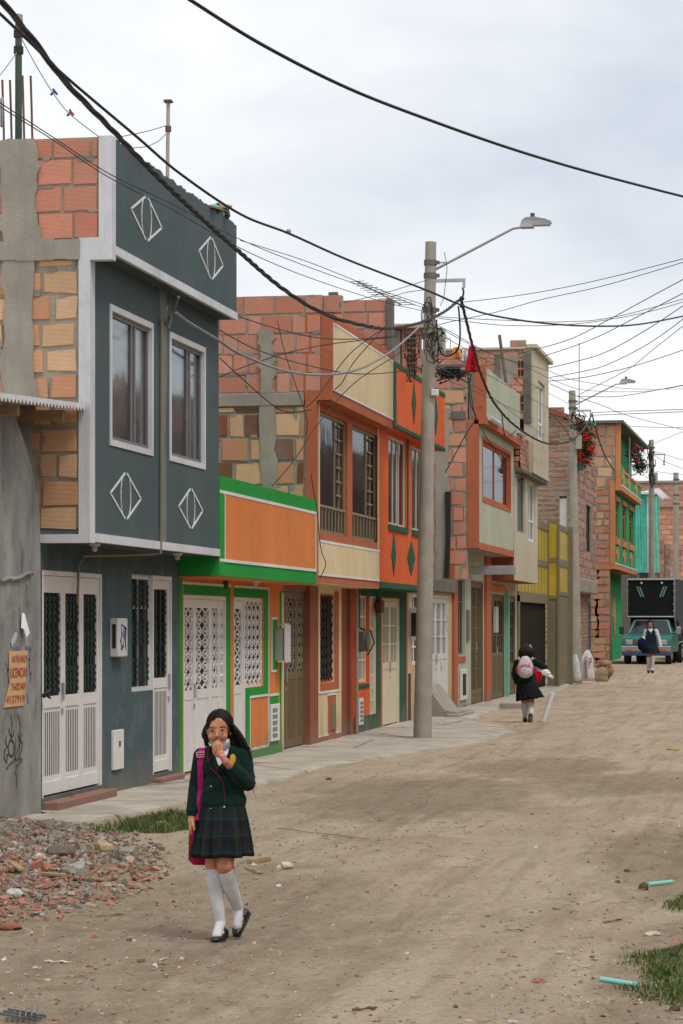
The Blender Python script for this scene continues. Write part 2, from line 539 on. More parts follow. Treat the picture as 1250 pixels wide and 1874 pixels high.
M_glassm = glass('dim_window_glass', (0.02, 0.022, 0.02), see=0.6)
M_wood = paint('weathered_wood', c8(150, 126, 96, 1.2), 0.85, wear=0.5, wearcol=(0.14, 0.11, 0.08), var=0.25)
M_cable = paint('cable_rubber', (0.018, 0.018, 0.019), 0.6, var=0.2)
M_cableg = paint('grey_cable', (0.22, 0.22, 0.23), 0.6, var=0.2)
M_red = fabric('red_cloth', (0.55, 0.012, 0.02), fold=0.5)
M_pinkstep = stucco('pink_tile_step', c8(160, 104, 96, 0.95), dirt=0.5, streak=0.1, grain=0.3)

# palettes for the clay blocks (linear)
PAL_RED = [c8(r, g, b, 1.22) for r, g, b in ((199, 138, 116), (194, 131, 108), (203, 144, 122), (188, 128, 108), (196, 128, 104))]
PAL_TAN = [c8(r, g, b, 1.12) for r, g, b in ((214, 172, 132), (210, 166, 126), (216, 176, 138), (206, 156, 118), (200, 144, 110), (212, 170, 132))]
PAL_MIX = PAL_RED + PAL_TAN[:3]
PAL_BR = [c8(r, g, b, 1.2) for r, g, b in ((172, 116, 98), (158, 102, 84), (186, 132, 112), (144, 96, 80), (180, 122, 100))]
# ------------------------------------------------------------------ building kit
G, U, FS = -7.0, -6.53, -6.32            # planes: ground floor, upper floor, parapet
rnd = random.Random(11)

def wall_cells(mb, a0, a1, z0, z1, holes, put):
    zs = sorted({z0, z1, *[min(max(h[2], z0), z1) for h in holes], *[min(max(h[3], z0), z1) for h in holes]})
    for lo, hi in zip(zs, zs[1:]):
        if hi - lo < 1e-5: continue
        mid = (lo + hi) / 2
        cuts = sorted([(max(h[0], a0), min(h[1], a1)) for h in holes if h[2] < mid < h[3] and h[1] > a0 and h[0] < a1])
        c = a0
        for (p, q) in cuts:
            if p > c + 1e-5: put(c, p, lo, hi)
            c = max(c, q)
        if c < a1 - 1e-5: put(c, a1, lo, hi)
def wallx(name, mat, parent, X, y0, y1, z0, z1, holes=(), t=0.16):
    mb = MB()
    wall_cells(mb, y0, y1, z0, z1, list(holes), lambda a, b, c, d: mb.box(X - t, X, a, b, c, d))
    bmesh.ops.remove_doubles(mb.bm, verts=mb.bm.verts, dist=1e-5)
    return mb.build(name, mat, parent)
SPLIT = {'pilaster', 'front_band', 'edge_strip', 'door_step', 'window_hood', 'corner_strip', 'roof_post', 'orange_post', 'support_post', 'side_wall', 'roof_slab', 'gate_post', 'floor_slab'}
def boxes(name, mat, parent, lst, bev=0.0):
    if name in SPLIT and len(lst) > 1:
        return [boxes(name, mat, parent, [b], bev) for b in lst]
    mb = MB()
    for b in lst: mb.box(*b, bev=bev)
    return mb.build(name, mat, parent)
def block_wall(parent, name, plane, w0, a0, a1, z0, z1, bw, bh, pal, mat, seed, holes=(), mj=0.016, out=1, thick=0.14, blockname='blockwork', rough=1.0, burn=None, half=0.12, mortar=None):
    """clay block wall: plane 'Y' faces -Y at Y=w0 (a = X), plane 'X' faces +X at X=w0 (a = Y)"""
    r = random.Random(seed)
    def P(a, w, z):   # w outward
        return (a, w0 - w, z) if plane == 'Y' else (w0 + w, a, z)
    m = MB()
    def put(a, b, c, d):
        if plane == 'Y': m.box(a, b, w0, w0 + thick, c, d)
        else: m.box(w0 - thick, w0, a, b, c, d)
    wall_cells(m, a0, a1, z0, z1, list(holes), put)
    wall = m.build(name, mortar or M_mortar, parent)
    b = MB()
    nrow = int(math.ceil((z1 - z0) / bh))
    for i in range(nrow):
        zb, zt = z0 + i * bh, min(z0 + (i + 1) * bh, z1)
        if zt - zb < 0.04: continue
        a = a0 - (bw * (0.5 if i % 2 else 0.0) + r.uniform(0, 0.12) * bw)
        while a < a1:
            ln = bw * (0.5 if r.random() < half else 1.0) * r.uniform(0.95, 1.05)
            p, q = max(a, a0), min(a + ln, a1)
            a += ln
            if q - p < 0.05: continue
            # clip against holes
            segs = [(p, q)]
            for h in holes:
                if h[2] < zt - 0.01 and h[3] > zb + 0.01:
                    ns = []
                    for (s, e) in segs:
                        if h[1] <= s or h[0] >= e: ns.append((s, e))
                        else:
                            if h[0] - s > 0.03: ns.append((s, h[0]))
                            if e - h[1] > 0.03: ns.append((h[1], e))
                    segs = ns
            for (s, e) in segs:
                if e - s < 0.04: continue
                col = r.choice(pal)
                if burn: col = burn((s + e) / 2, (zb + zt) / 2, col, r)
                col = mulc(col, r.uniform(0.84, 1.1))
                g = mj * r.uniform(0.35, 0.75)
                w = 0.008 + r.uniform(0, 0.007) * rough
                j = lambda: r.uniform(-0.25, 0.25) * mj * rough
                fr = [(s + g + j(), zb + g + j()), (e - g + j(), zb + g + j()), (e - g + j(), zt - g + j()), (s + g + j(), zt - g + j())]
                bk = [P(x, -0.01, z) for x, z in fr]
                c = 0.006
                ft = [P(x + (c if k in (0, 3) else -c), w, z + (c if k < 2 else -c)) for k, (x, z) in enumerate(fr)]
                b.hull(bk, ft, col, cap0=False)
                if r.random() < 0.5 * min(1.6, rough) and e - s > 0.1:      # squeezed-out mortar smeared over the edges
                    mc = mulc((0.31, 0.285, 0.245), r.uniform(0.8, 1.15))
                    if r.random() < 0.6:
                        zc = zb + g if r.random() < 0.5 else zt - g; u0 = r.uniform(s, e - 0.08); u1 = min(e, u0 + r.uniform(0.06, 0.3)); hh = r.uniform(0.012, 0.04)
                    else:
                        zc = r.uniform(zb, zt); u0 = s if r.random() < 0.5 else e - 0.03; u1 = u0 + r.uniform(0.02, 0.05); hh = r.uniform(0.04, 0.11)
                    q = [(u0 + r.uniform(-.02, .02), zc - hh * r.uniform(.4, 1)), ((u0 + u1) / 2, zc - hh), (u1, zc - hh * r.uniform(.3, 1)), (u1 + r.uniform(-.02, .02), zc + hh * r.uniform(.3, .9)), ((u0 + u1) / 2, zc + hh * r.uniform(.4, 1)), (u0, zc + hh * r.uniform(.3, .8))]
                    b.hull([P(x, w - 0.01, z) for x, z in q], [P(x, w + 0.003, z) for x, z in q], mc, cap0=False)
                elif r.random() < 0.05:                                     # dark patch on the block, a hole's shade put in colour
                    u0, z0_ = r.uniform(s + 0.03, e - 0.06), r.uniform(zb + 0.05, zt - 0.05)
                    q = [(u0 + 0.02 * math.cos(k_), z0_ + 0.022 * math.sin(k_)) for k_ in (0, 1, 2.2, 3.1, 4.2, 5.3)]
                    b.hull([P(x, w - 0.01, z) for x, z in q], [P(x, w + 0.0015, z) for x, z in q], (0.02, 0.014, 0.01), cap0=False)
    b.build(blockname, mat, wall)
    return wall

def window(parent, rect, X, depth=0.07, frame=None, cols=(0.5,), rows=(), pane=None, fw=0.045, curtain=None, name='window', surround=None, sw=0.06, room=None, sill=None):
    """framed window set back in its opening"""
    y0, y1, z0, z1 = rect
    frame = frame or M_alu
    xf = X - depth
    f = MB()
    f.box(xf - 0.04, xf, y0, y0 + fw, z0, z1); f.box(xf - 0.04, xf, y1 - fw, y1, z0, z1)
    f.box(xf - 0.04, xf, y0 + fw, y1 - fw, z0, z0 + fw); f.box(xf - 0.04, xf, y0 + fw, y1 - fw, z1 - fw, z1)
    for c in cols:
        y = y0 + (y1 - y0) * c
        f.box(xf - 0.036, xf - 0.002, y - fw * 0.45, y + fw * 0.45, z0 + fw, z1 - fw)
    for r in rows:
        z = z0 + (z1 - z0) * r
        f.box(xf - 0.034, xf - 0.004, y0 + fw, y1 - fw, z - fw * 0.3, z + fw * 0.3)
    o = f.build(name, frame, parent)
    p = MB(); p.box(xf - 0.026, xf - 0.018, y0 + fw * 0.6, y1 - fw * 0.6, z0 + fw * 0.6, z1 - fw * 0.6)
    p.build('pane', pane or M_glassd, o)
    if surround:
        s = MB()
        e = 0.012
        i_ = 0.01
        s.box(X - depth, X + e, y0 - sw, y0 + i_, z0 - sw, z1 + sw); s.box(X - depth, X + e, y1 - i_, y1 + sw, z0 - sw, z1 + sw)
        s.box(X - depth, X + e, y0 + i_, y1 - i_, z0 - sw, z0 + i_); s.box(X - depth, X + e, y0 + i_, y1 - i_, z1 - i_, z1 + sw)
        s.build('window_surround', surround, o)
    if sill:
        s = MB(); s.box(X - depth, X + 0.05, y0 - 0.05, y1 + 0.05, z0 - 0.06, z0 - 0.003, bev=0.006); s.build('sill', sill, o)
    if curtain:
        c = MB()
        n = 26
        for (a, b) in ((0.03, 0.97),) if curtain[1] == 'full' else ((0.02, 0.44), (0.66, 0.98)):
            pts = []
            for i in range(n + 1):
                u = a + (b - a) * i / n
                pts.append((xf - 0.075 + 0.04 * math.sin(i * 2.3 + u * 7), y0 + (y1 - y0) * u))
            for i in range(n):
                (xa, ya), (xb, yb) = pts[i], pts[i + 1]
                c.prism([(xa, ya, z0), (xb, yb, z0), (xb, yb, z1), (xa, ya, z1)], (-0.004, 0, 0))
        c.build('curtain', curtain[0], o)
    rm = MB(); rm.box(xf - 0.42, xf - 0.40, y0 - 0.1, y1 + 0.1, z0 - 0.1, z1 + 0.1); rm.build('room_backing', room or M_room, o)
    return o

def diamond_grille(mb, X, y0, y1, z0, z1, ny, nz, w=0.02, t=0.014):
    dy, dz = (y1 - y0) / ny, (z1 - z0) / nz
    for i in range(ny):
        for s in (0, 1):
            pts = []
            for k in range(nz * 2 + 1):
                z = z0 + dz * k / 2
                y = y0 + dy * (i + (0.5 if k % 2 else (0.03 if s == 0 else 0.97)))
                pts.append((y, z))
            mb.ribbon(pts, X, w, t)
        for k in range(1, nz):
            zc = z0 + dz * k
            mb.box(X - 0.004, X + t + 0.006, y0 + dy * (i + 0.5) - dy * 0.16, y0 + dy * (i + 0.5) + dy * 0.16, zc - 0.012, zc + 0.012)
            mb.ball((X + t, y0 + dy * (i + 0.5), zc), 0.022, 6, 4)
def leaf_bars(mb, X, y0, y1, z0, z1, n, r=0.011):
    for i in range(n):
        y = y0 + (y1 - y0) * (i + 0.5) / n
        mb.tube([(X, y, z0), (X, y, z1)], r, 5)
        h = z1 - z0
        for c in (0.16, 0.5, 0.84):
            for k in range(-3, 4):
                s = 1 if k % 2 else -1
                mb.ball((X + 0.008, y + s * 0.016, z0 + h * c + k * 0.034), (0.012, 0.02, 0.028), 5, 4)
def metal_door(parent, rect, X, leaves, mat, split=0.46, grille='diamond', depth=0.022, ribs=8, glassm=None, gmat=None, name='door', rows=6, top=0.10, handle=True, slots=None, frame=True, gcols=2, barmat=None):
    """sheet-metal door: glazed and grilled above, ribbed sheet below. leaves: list of (fraction0, fraction1)"""
    y0, y1, z0, z1 = rect
    xf = X - depth
    H = z1 - z0
    zs = z0 + H * split
    root = None
    d = MB(); gl = MB(); grs = []; rb = MB()
    fw = 0.045
    if frame:
        d.box(xf - 0.05, xf + 0.02, y0, y0 + fw, z0, z1); d.box(xf - 0.05, xf + 0.02, y1 - fw, y1, z0, z1)
        d.box(xf - 0.05, xf + 0.02, y0 + fw, y1 - fw, z1 - fw, z1)
        a0, a1, zt = y0 + fw + 0.004, y1 - fw - 0.004, z1 - fw - 0.004
    else: a0, a1, zt = y0, y1, z1
    for (f0, f1) in leaves:
        b0, b1 = a0 + (a1 - a0) * f0 + 0.004, a0 + (a1 - a0) * f1 - 0.004
        st = min(0.07, (b1 - b0) * 0.16)
        d.box(xf - 0.035, xf, b0, b0 + st, z0 + 0.02, zt); d.box(xf - 0.035, xf, b1 - st, b1, z0 + 0.02, zt)
        d.box(xf - 0.034, xf - 0.001, b0 + st, b1 - st, zt - top, zt)
        d.box(xf - 0.034, xf - 0.001, b0 + st, b1 - st, zs - 0.06, zs + 0.05)
        d.box(xf - 0.034, xf - 0.001, b0 + st, b1 - st, z0 + 0.02, z0 + 0.14)
        d.box(xf - 0.034, xf - 0.012, b0 + st, b1 - st, z0 + 0.14, zs - 0.06)
        if ribs:
            n = max(2, int((b1 - b0 - 2 * st) / ribs))
            for i in range(n):
                c = b0 + st + (b1 - b0 - 2 * st) * (i + 0.5) / n
                w = (b1 - b0 - 2 * st) / n * 0.3
                if slots: rb.box(xf - 0.0125, xf - 0.0095, c - w * 0.55, c + w * 0.55, z0 + 0.2, zs - 0.1)
                else: d.box(xf - 0.013, xf - 0.004, c - w, c + w, z0 + 0.15, zs - 0.07)
        gl.box(xf - 0.03, xf - 0.024, b0 + st * 0.5, b1 - st * 0.5, zs, zt - top * 0.5)
        gr = MB(); grs.append(gr)
        if grille == 'diamond': diamond_grille(gr, xf - 0.018, b0 + st, b1 - st, zs + 0.05, zt - top, gcols, rows)
        elif grille == 'leaf': leaf_bars(gr, xf - 0.012, b0 + st, b1 - st, zs + 0.05, zt - top, gcols)
        elif grille == 'grid':
            for i in range(1, gcols): 
                c = b0 + st + (b1 - b0 - 2 * st) * i / gcols
                gr.box(xf - 0.02, xf - 0.004, c - 0.012, c + 0.012, zs + 0.05, zt - top)
            for k in range(1, rows):
                z = zs + 0.05 + (zt - top - zs - 0.05) * k / rows
                gr.box(xf - 0.021, xf - 0.006, b0 + st, b1 - st, z - 0.01, z + 0.01)
    o = d.build(name, mat, parent)
    gl.build('pane', glassm or M_glassd, o)
    for gr in grs: gr.build('grille', barmat or gmat or mat, o)
    if slots: rb.build('slot', slots, o)
    else: rb.bm.free()
    if handle:
        h = MB()
        yh = a0 + (a1 - a0) * leaves[0][1] - 0.05
        h.box(xf, xf + 0.03, yh - 0.012, yh + 0.012, z0 + H * 0.42, z0 + H * 0.50, bev=0.004)
        h.box(xf, xf + 0.015, yh - 0.02, yh + 0.02, z0 + H * 0.36, z0 + H * 0.385)
        h.build('handle', M_galv, o)
    return o
def text_mesh(mb, body, w, h, M, t=0.003, bold=0.0):
    """flat lettering fitted into w x h, placed by the matrix M (text x -> right, y -> up)"""
    cu = bpy.data.curves.new('txt', 'FONT'); cu.body = body
    cu.extrude = 0.0; cu.offset = bold
    o = bpy.data.objects.new('txt', cu); COL.objects.link(o)
    dg = bpy.context.evaluated_depsgraph_get(); dg.update()
    me = bpy.data.meshes.new_from_object(o.evaluated_get(dg))
    bpy.data.objects.remove(o); bpy.data.curves.remove(cu)
    if not me.vertices: return
    x0 = min(v.co.x for v in me.vertices); x1 = max(v.co.x for v in me.vertices)
    y0 = min(v.co.y for v in me.vertices); y1 = max(v.co.y for v in me.vertices)
    for p in me.polygons:
        pts = [me.vertices[i].co for i in p.vertices]
        q = [M @ Vector(((c.x - x0) / (x1 - x0) * w, (c.y - y0) / (y1 - y0) * h, 0)) for c in pts]
        nrm = M.to_3x3() @ Vector((0, 0, 1))
        mb.prism(q, nrm * t)
    bpy.data.meshes.remove(me)
MX = Matrix(((0, 0, 1, 0), (1, 0, 0, 0), (0, 1, 0, 0), (0, 0, 0, 1)))     # text on a wall facing +X: text x -> +Y, text y -> +Z
def on_wall(X, y, z): return Matrix.Translation((X, y, z)) @ MX

# ------------------------------------------------------------------ HOUSE WITH TEAL FRONT
Y1, Y2, Y3, Y4, Y5, Y6, Y7, Y8 = [YX(p, G) for p in (75, 327, 518, 641, 746, 827, 897, 946)]
h1 = thing('teal_house', 'two-storey house with dark teal stucco front, white trim and bare clay block side', 'house', (-9.5, (Y1 + Y2) / 2, 0))
zB, zF, zT = 2.58, 5.27, 6.35
rg = R(77, 1043, 187, 1447, G); rg = (rg[0], rg[1], 0.16, rg[3])
rw = R(241, 1050, 280, 1263, G)
rd = R(281, 1053, 315, 1408, G); rd = (rw[1] + 0.0, rd[1], 0.14, rw[3])
wallx('ground_floor_wall', M_greyg, h1, G, Y1 + 0.02, Y2 - 0.004, -0.25, zB, [rg, rw, rd])
metal_door(h1, rg, G, [(0, 0.36), (0.36, 0.68), (0.68, 1)], M_wdoor, split=0.55 - 0.13, grille='leaf', gcols=4, slots=M_dark, ribs=0.055, barmat=M_dbars, name='garage_door', top=0.16)
ww = window(h1, rw, G, 0.05, M_wdoor, cols=(0.55,), rows=(0.72,), fw=0.05)
gb = MB(); leaf_bars(gb, G - 0.035, rw[0] + 0.05, rw[1] - 0.05, rw[2] + 0.05, rw[3] - 0.05, 5); gb.build('grille', M_dbars, ww)
metal_door(h1, rd, G, [(0, 1)], M_wdoor, split=0.46, grille='leaf', gcols=3, slots=M_dark, ribs=0.055, barmat=M_dbars)
boxes('door_step', M_pinkstep, h1, [(G - 0.1, G + 0.16, rg[0] + 0.02, rg[1], -0.1, 0.125), (G - 0.1, G + 0.10, rd[0], rd[1] + 0.2, -0.1, 0.10)], 0.01)
# upper floor
u1 = R(203, 570, 277, 827, U); u2 = R(312, 620, 373, 852, U)
u1 = (u1[0], u1[1], 3.57, 4.83); u2 = (u2[0], u2[1], 3.57, 4.83)
wallx('upper_wall', M_grey, h1, U, Y1 + 0.16, Y2, zB, zF, [u1, u2])
for q in (u1, u2):
    window(h1, q, U, 0.03, M_alu, cols=(0.58, 0.66), fw=0.05, pane=M_glass, curtain=(M_curtain, 'full'), surround=M_wtrim, sw=0.05)
# soffit, parapet with ragged top
boxes('floor_slab', M_greyg, h1, [(G - 0.6, U - 0.01, Y1 + 0.01, Y2 - 0.002, zB - 0.003, zB + 0.12)])
mb = MB()
n = 60
r1 = random.Random(5)
tops = [zT + r1.uniform(-0.012, 0.012) - (0.03 if r1.random() < 0.1 else 0) for i in range(n + 1)]
for i in range(n):
    ya, yb = Y1 + 0.1 + (Y2 - Y1 - 0.1) * i / n, Y1 + 0.1 + (Y2 - Y1 - 0.1) * (i + 1) / n
    mb.hull([(U - 0.2, ya, zF), (FS, ya, zF), (FS, yb, zF), (U - 0.2, yb, zF)],
            [(U - 0.2, ya, tops[i]), (FS, ya, tops[i]), (FS, yb, tops[i + 1]), (U - 0.2, yb, tops[i + 1])])
bmesh.ops.remove_doubles(mb.bm, verts=mb.bm.verts, dist=1e-5)
mb.build('parapet', M_greyp, h1)
# side wall facing down the street: clay blocks, concrete column and beam
xc0, xc1 = onY(8, 600, Y1)[0], onY(64, 600, Y1)[0]
side_end = U - 0.10
lower = block_wall(h1, 'side_wall', 'Y', Y1 + 0.012, -11.5, side_end, 2.66, 5.22, 0.36, 0.247, PAL_TAN, M_block, 3, thick=0.14, mj=0.03, rough=2.0)
block_wall(h1, 'parapet_side_wall', 'Y', Y1 + 0.012, -11.5, FS - 0.12, 5.40, zT, 0.36, 0.252, PAL_RED, M_block, 8, mj=0.016)
def rough_column(parent, x0, x1, y, z0, z1, t, mat, seed, name='column'):
    r = random.Random(seed); m = MB(); k = 14
    e0 = [x0 + r.uniform(-0.035, 0.03) for _ in range(k + 1)]; e1 = [x1 + r.uniform(-0.03, 0.035) for _ in range(k + 1)]
    for i in range(k):
        za, zb = z0 + (z1 - z0) * i / k, z0 + (z1 - z0) * (i + 1) / k
        m.hull([(e0[i], y - t, za), (e1[i], y - t, za), (e1[i], y + 0.1, za), (e0[i], y + 0.1, za)],
               [(e0[i + 1], y - t, zb), (e1[i + 1], y - t, zb), (e1[i + 1], y + 0.1, zb), (e0[i + 1], y + 0.1, zb)])
    bmesh.ops.remove_doubles(m.bm, verts=m.bm.verts, dist=1e-5)
    return m.build(name, mat, parent)
rough_column(h1, xc0, xc1, Y1, 2.66, 5.22, 0.025, M_conc, 1)
rough_column(h1, xc0 - 0.03, xc1 + 0.03, Y1, 5.40, zT, 0.025, M_conc, 2)
mb = MB(); r1 = random.Random(9); k = 40
for i in range(k):
    xa, xb = -11.5 + (FS - 0.3 + 11.5) * i / k, -11.5 + (FS - 0.3 + 11.5) * (i + 1) / k
    a, b = 5.21 + r1.uniform(-.01, .01), 5.40 + r1.uniform(-.008, .012)
    mb.box(xa, xb, Y1 - 0.03 - r1.uniform(0, .008), Y1 + 0.12, a, b)
mb.build('beam', M_conc, h1)
# white trim bands
e = 0.014
boxes('white_trim', M_wtrim, h1, [
    (U - 0.10, U + 0.012, Y1 - e, Y1 + 0.15, zB + 0.06, zF - 0.07),
    (FS - 0.115, FS + e, Y1 - e, Y1 + 0.115, zF + 0.14, zT + 0.005),
    (U - 0.10, FS + e, Y1 - e, Y1 + 0.115, zF - 0.07, zF + 0.14),
    (G - 0.02, U + 0.012, Y1 - e, Y1 + 0.15, zB - 0.02, zB + 0.06)])
boxes('front_band', M_wtrim, h1, [
    (U - 0.05, U + 0.016, Y1 + 0.15, Y2 + 0.006, zB - 0.006, zB + 0.075),
    (FS - 0.03, FS + 0.012, Y1 + 0.115, Y2 + 0.008, zF - 0.008, zF + 0.075)])
# painted-on relief: split lozenges in white line
def lozenge(mb, cy, cz, wy, wz, X):
    for s in (-1, 1):
        g = 0.045 * s
        outer = [(cy + g, cz + wz), (cy + s * wy, cz), (cy + g, cz - wz)]
        mb.ribbon(outer, X, 0.022, 0.008)
        arc = [(cy + g + s * wy * 0.24 * math.sin(PI * i / 10), cz + wz * math.cos(PI * i / 10)) for i in range(11)]
        mb.ribbon(arc, X, 0.016, 0.006)
for (px, py, X, hw, hh) in ((268, 400, FS, 0.34, 0.21), (386, 473, FS, 0.34, 0.22), (230, 908, U, 0.34, 0.22), (349, 931, U, 0.34, 0.21)):
    mb = MB()
    y, z = onX(px, py, X)
    hwp = (YX(px + (28 if px < 300 else 22), X) - YX(px - (28 if px < 300 else 22), X)) / 2
    lozenge(mb, y, z, hwp, hh, X)
    mb.build('lozenge_moulding', M_wline, h1)
# drain pipe with its elbow, bracket, service boxes, lamps
yp = YX(291, U)
mb = MB(); mb.tube([(U + 0.03, yp, 4.95), (U + 0.02, yp, 2.53), (U - 0.06, yp - 0.05, 2.52), (G + 0.06, yp - 1.35, 2.47), (G + 0.03, yp - 1.42, 2.36), (G + 0.02, yp - 1.42, 2.0)], 0.014, 8)
mb.build('drain_pipe', stucco('pipe_paint', c8(128, 120, 98, 1.3), dirt=0.4), h1, smooth=True)
mb = MB(); y, z = onX(330, 545, FS); mb.tube([(FS - 0.02, y, z + 0.01), (U + 0.02, yp + 0.25, 4.93)], 0.02, 6)
pts = [(FS - 0.1, y - 0.1 + 0.09 * math.cos(a), z - 0.2 + 0.12 * math.sin(a)) for a in [i * 0.55 for i in range(13)]]
mb.tube(pts, 0.008, 5); mb.build('service_bracket', M_alu, h1)
ym = YX(202, G)
mbx = MB(); mbx.box(G - 0.01, G + 0.085, ym, ym + 0.36, 1.46, 1.86, bev=0.01)
mtr = mbx.build('meter_box', paint('box_paint', (0.6, 0.6, 0.58), 0.45, wear=0.3, wearcol=(.3, .28, .25)), h1)
b2 = MB(); b2.box(G + 0.02, G + 0.06, ym - 0.004, ym + 0.002, 1.55, 1.8); b2.build('meter_window', M_dark, mtr)
b3 = MB(); r1 = random.Random(4)
for k in range(3):
    b3.ribbon([(ym + 0.06 + 0.26 * r1.random(), 1.50 + 0.32 * r1.random()) for _ in range(5)], G + 0.084, 0.014, 0.004)
b3.build('paint_scrawl', paint('blue_ink', (0.02, 0.03, 0.22)), mtr)
yg0, yg1, zg0, zg1 = R(204, 1337, 222, 1406, G)
b = MB(); b.box(G - 0.01, G + 0.03, yg0, yg1, zg0, zg1, bev=0.006); gbx = b.build('gas_box', M_wdoor, h1)
b = MB(); b.box(G + 0.03, G + 0.034, (yg0 + yg1) / 2, (yg0 + yg1) / 2 + 0.05, (zg0 + zg1) / 2 + .03, (zg0 + zg1) / 2 + .09); b.build('lock', M_dark, gbx)
for px in (168, 320):
    b = MB(); y = YX(px, -6.75); b.tube([(-6.72, y, zB), (-6.72, y, zB - 0.03)], [0.06, 0.045], 10); b.ball((-6.72, y, zB - 0.05), 0.03, 8, 6); b.build('soffit_lamp', M_wtrim, h1)
# body behind the front, roof slab
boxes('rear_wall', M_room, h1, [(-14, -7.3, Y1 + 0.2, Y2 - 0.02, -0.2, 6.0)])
# upright reinforcing bars at the column head
for i, px in enumerate((6, 14, 43, 52)):
    x = onY(px, 200, Y1 + 0.1)[0]
    b = MB(); zt = onY(px, 146, Y1 + 0.1)[1] + 0.02 * i
    b.tube([(x + 0.01, Y1 + 0.1 + 0.1 * (i % 2), zT - 0.1), (x, Y1 + 0.1 + 0.1 * (i % 2), (zT + zt) / 2), (x - 0.01, Y1 + 0.1 + 0.1 * (i % 2), zt)], 0.011, 6)
    b.build('reinforcing_bar', M_rust, h1)

# ------------------------------------------------------------------ GREY PLASTERED LOW BUILDING AT THE LEFT
h0 = thing('plastered_shed', 'low grey cement-plastered building with curved wall edge under a corrugated metal roof', 'building', (-8.5, 20.3, 0))
def plastermat():
    t = NT('grey_cement_plaster'); P = t.pos()
    a = t.noise(t.mapping(P, (1, 1.2, 0.6)), 1.6, 7, 0.62)
    c1 = t.mix(t.ramp(a, 0.3, 0.7), c8(106, 107, 105, 1.1), c8(164, 164, 158, 1.1))
    b = t.noise(t.mapping(P, (1, 2.0, 0.9)), 2.7, 8, 0.7)
    c2 = t.mix(t.math('MULTIPLY', t.ramp(b, 0.55, 0.68), 0.75), c1, c8(78, 78, 77, 1.1))
    d = t.noise(t.mapping(P, (1, 1.3, 0.8), (3, 5, 1)), 1.1, 6, 0.6)
    c3 = t.mix(t.math('MULTIPLY', t.ramp(d, 0.55, 0.75), 0.6), c2, c8(150, 138, 118, 1.1))
    h = t.math('ADD', t.math('MULTIPLY', a, 3), t.noise(P, 40, 5, 0.7))
    t.pbsdf(c3, 0.9, t.bump(h, 0.6, 0.015), spec=0.2)
    return t.m
M_plaster = plastermat()
prof = [(75, 1490), (75, 1180), (74, 1010), (73, 940), (67, 900), (59, 860), (50, 825), (40, 795), (31, 770), (24, 745), (18, 728)]
poly = [onX(px, py, G + 0.06) for px, py in prof]
poly = [(y, z) for y, z in poly]
ytop = poly[-1][0]
ys_ = Y1 - 6.0
mb = MB()
pts = [(G + 0.06, ys_, -0.3)] + [(G + 0.06, y, z) for y, z in poly] + [(G + 0.06, ys_, 3.45)]
pts[1] = (G + 0.06, poly[0][0], -0.3)
mb.prism(pts, (-0.2, 0, 0))
mb.build('front_wall', M_plaster, h0)
# peeling plaster ridge
mb = MB(); r1 = random.Random(3)
rp = [onX(px, py, G + 0.06) for px, py in ((0, 1064), (12, 1058), (22, 1060), (34, 1057), (44, 1050), (56, 1049))]
for (a, b) in zip(rp, rp[1:]):
    mb.tube([(G + 0.07, a[0], a[1]), (G + 0.075, b[0], b[1])], [0.02, 0.024], 6)
mb.build('plaster_ridge', M_plaster, h0)
# rear/roof timbers
mb = MB()
mb.box(-12, G - 0.20, Y1 - 6, Y1 - 0.16, 3.34, 3.37); mb.build('ceiling', M_wood, h0)
mb = MB()
for y in (Y1 - 0.25, Y1 - 1.6, Y1 - 3.2, Y1 - 4.8): mb.box(-11, G + 0.30, y - 0.04, y + 0.04, 3.70 - (Y1 - y) * 0.052, 3.79 - (Y1 - y) * 0.052)
mb.build('rafter', M_wood, h0)
# corrugated roof: ridges run back from the eave, the eave sags towards the near end
mb = MB()
xa, xb = -11.6, -6.56
ya_, yb_ = Y1 - 6.4, Y1 - 0.03
def roofz(x, y): return 3.835 + (xb - x) * 0.05 - (Y1 - y) * 0.052
n = int((yb_ - ya_) / 0.0125)
for i in range(n):
    y0, y1 = ya_ + (yb_ - ya_) * i / n, ya_ + (yb_ - ya_) * (i + 1) / n
    w0, w1 = 0.018 * math.sin(2 * PI * y0 / 0.1), 0.018 * math.sin(2 * PI * y1 / 0.1)
    q = lambda x, y, w, d: (x, y, roofz(x, y) + w + d)
    mb.hull([q(xa, y0, w0, 0), q(xb, y0, w0, 0), q(xb, y0, w0, 0.005), q(xa, y0, w0, 0.005)], [q(xa, y1, w1, 0), q(xb, y1, w1, 0), q(xb, y1, w1, 0.005), q(xa, y1, w1, 0.005)])
    mb.hull([q(xb - .004, y0, w0, -.03), q(xb + .002, y0, w0, -.03), q(xb + .002, y0, 0.02, 0.004), q(xb - .004, y0, 0.02, 0.004)], [q(xb - .004, y1, w1, -.03), q(xb + .002, y1, w1, -.03), q(xb + .002, y1, 0.02, 0.004), q(xb - .004, y1, 0.02, 0.004)])
bmesh.ops.remove_doubles(mb.bm, verts=mb.bm.verts, dist=1e-5)
mb.build('corrugated_roof', M_zinc, h0)
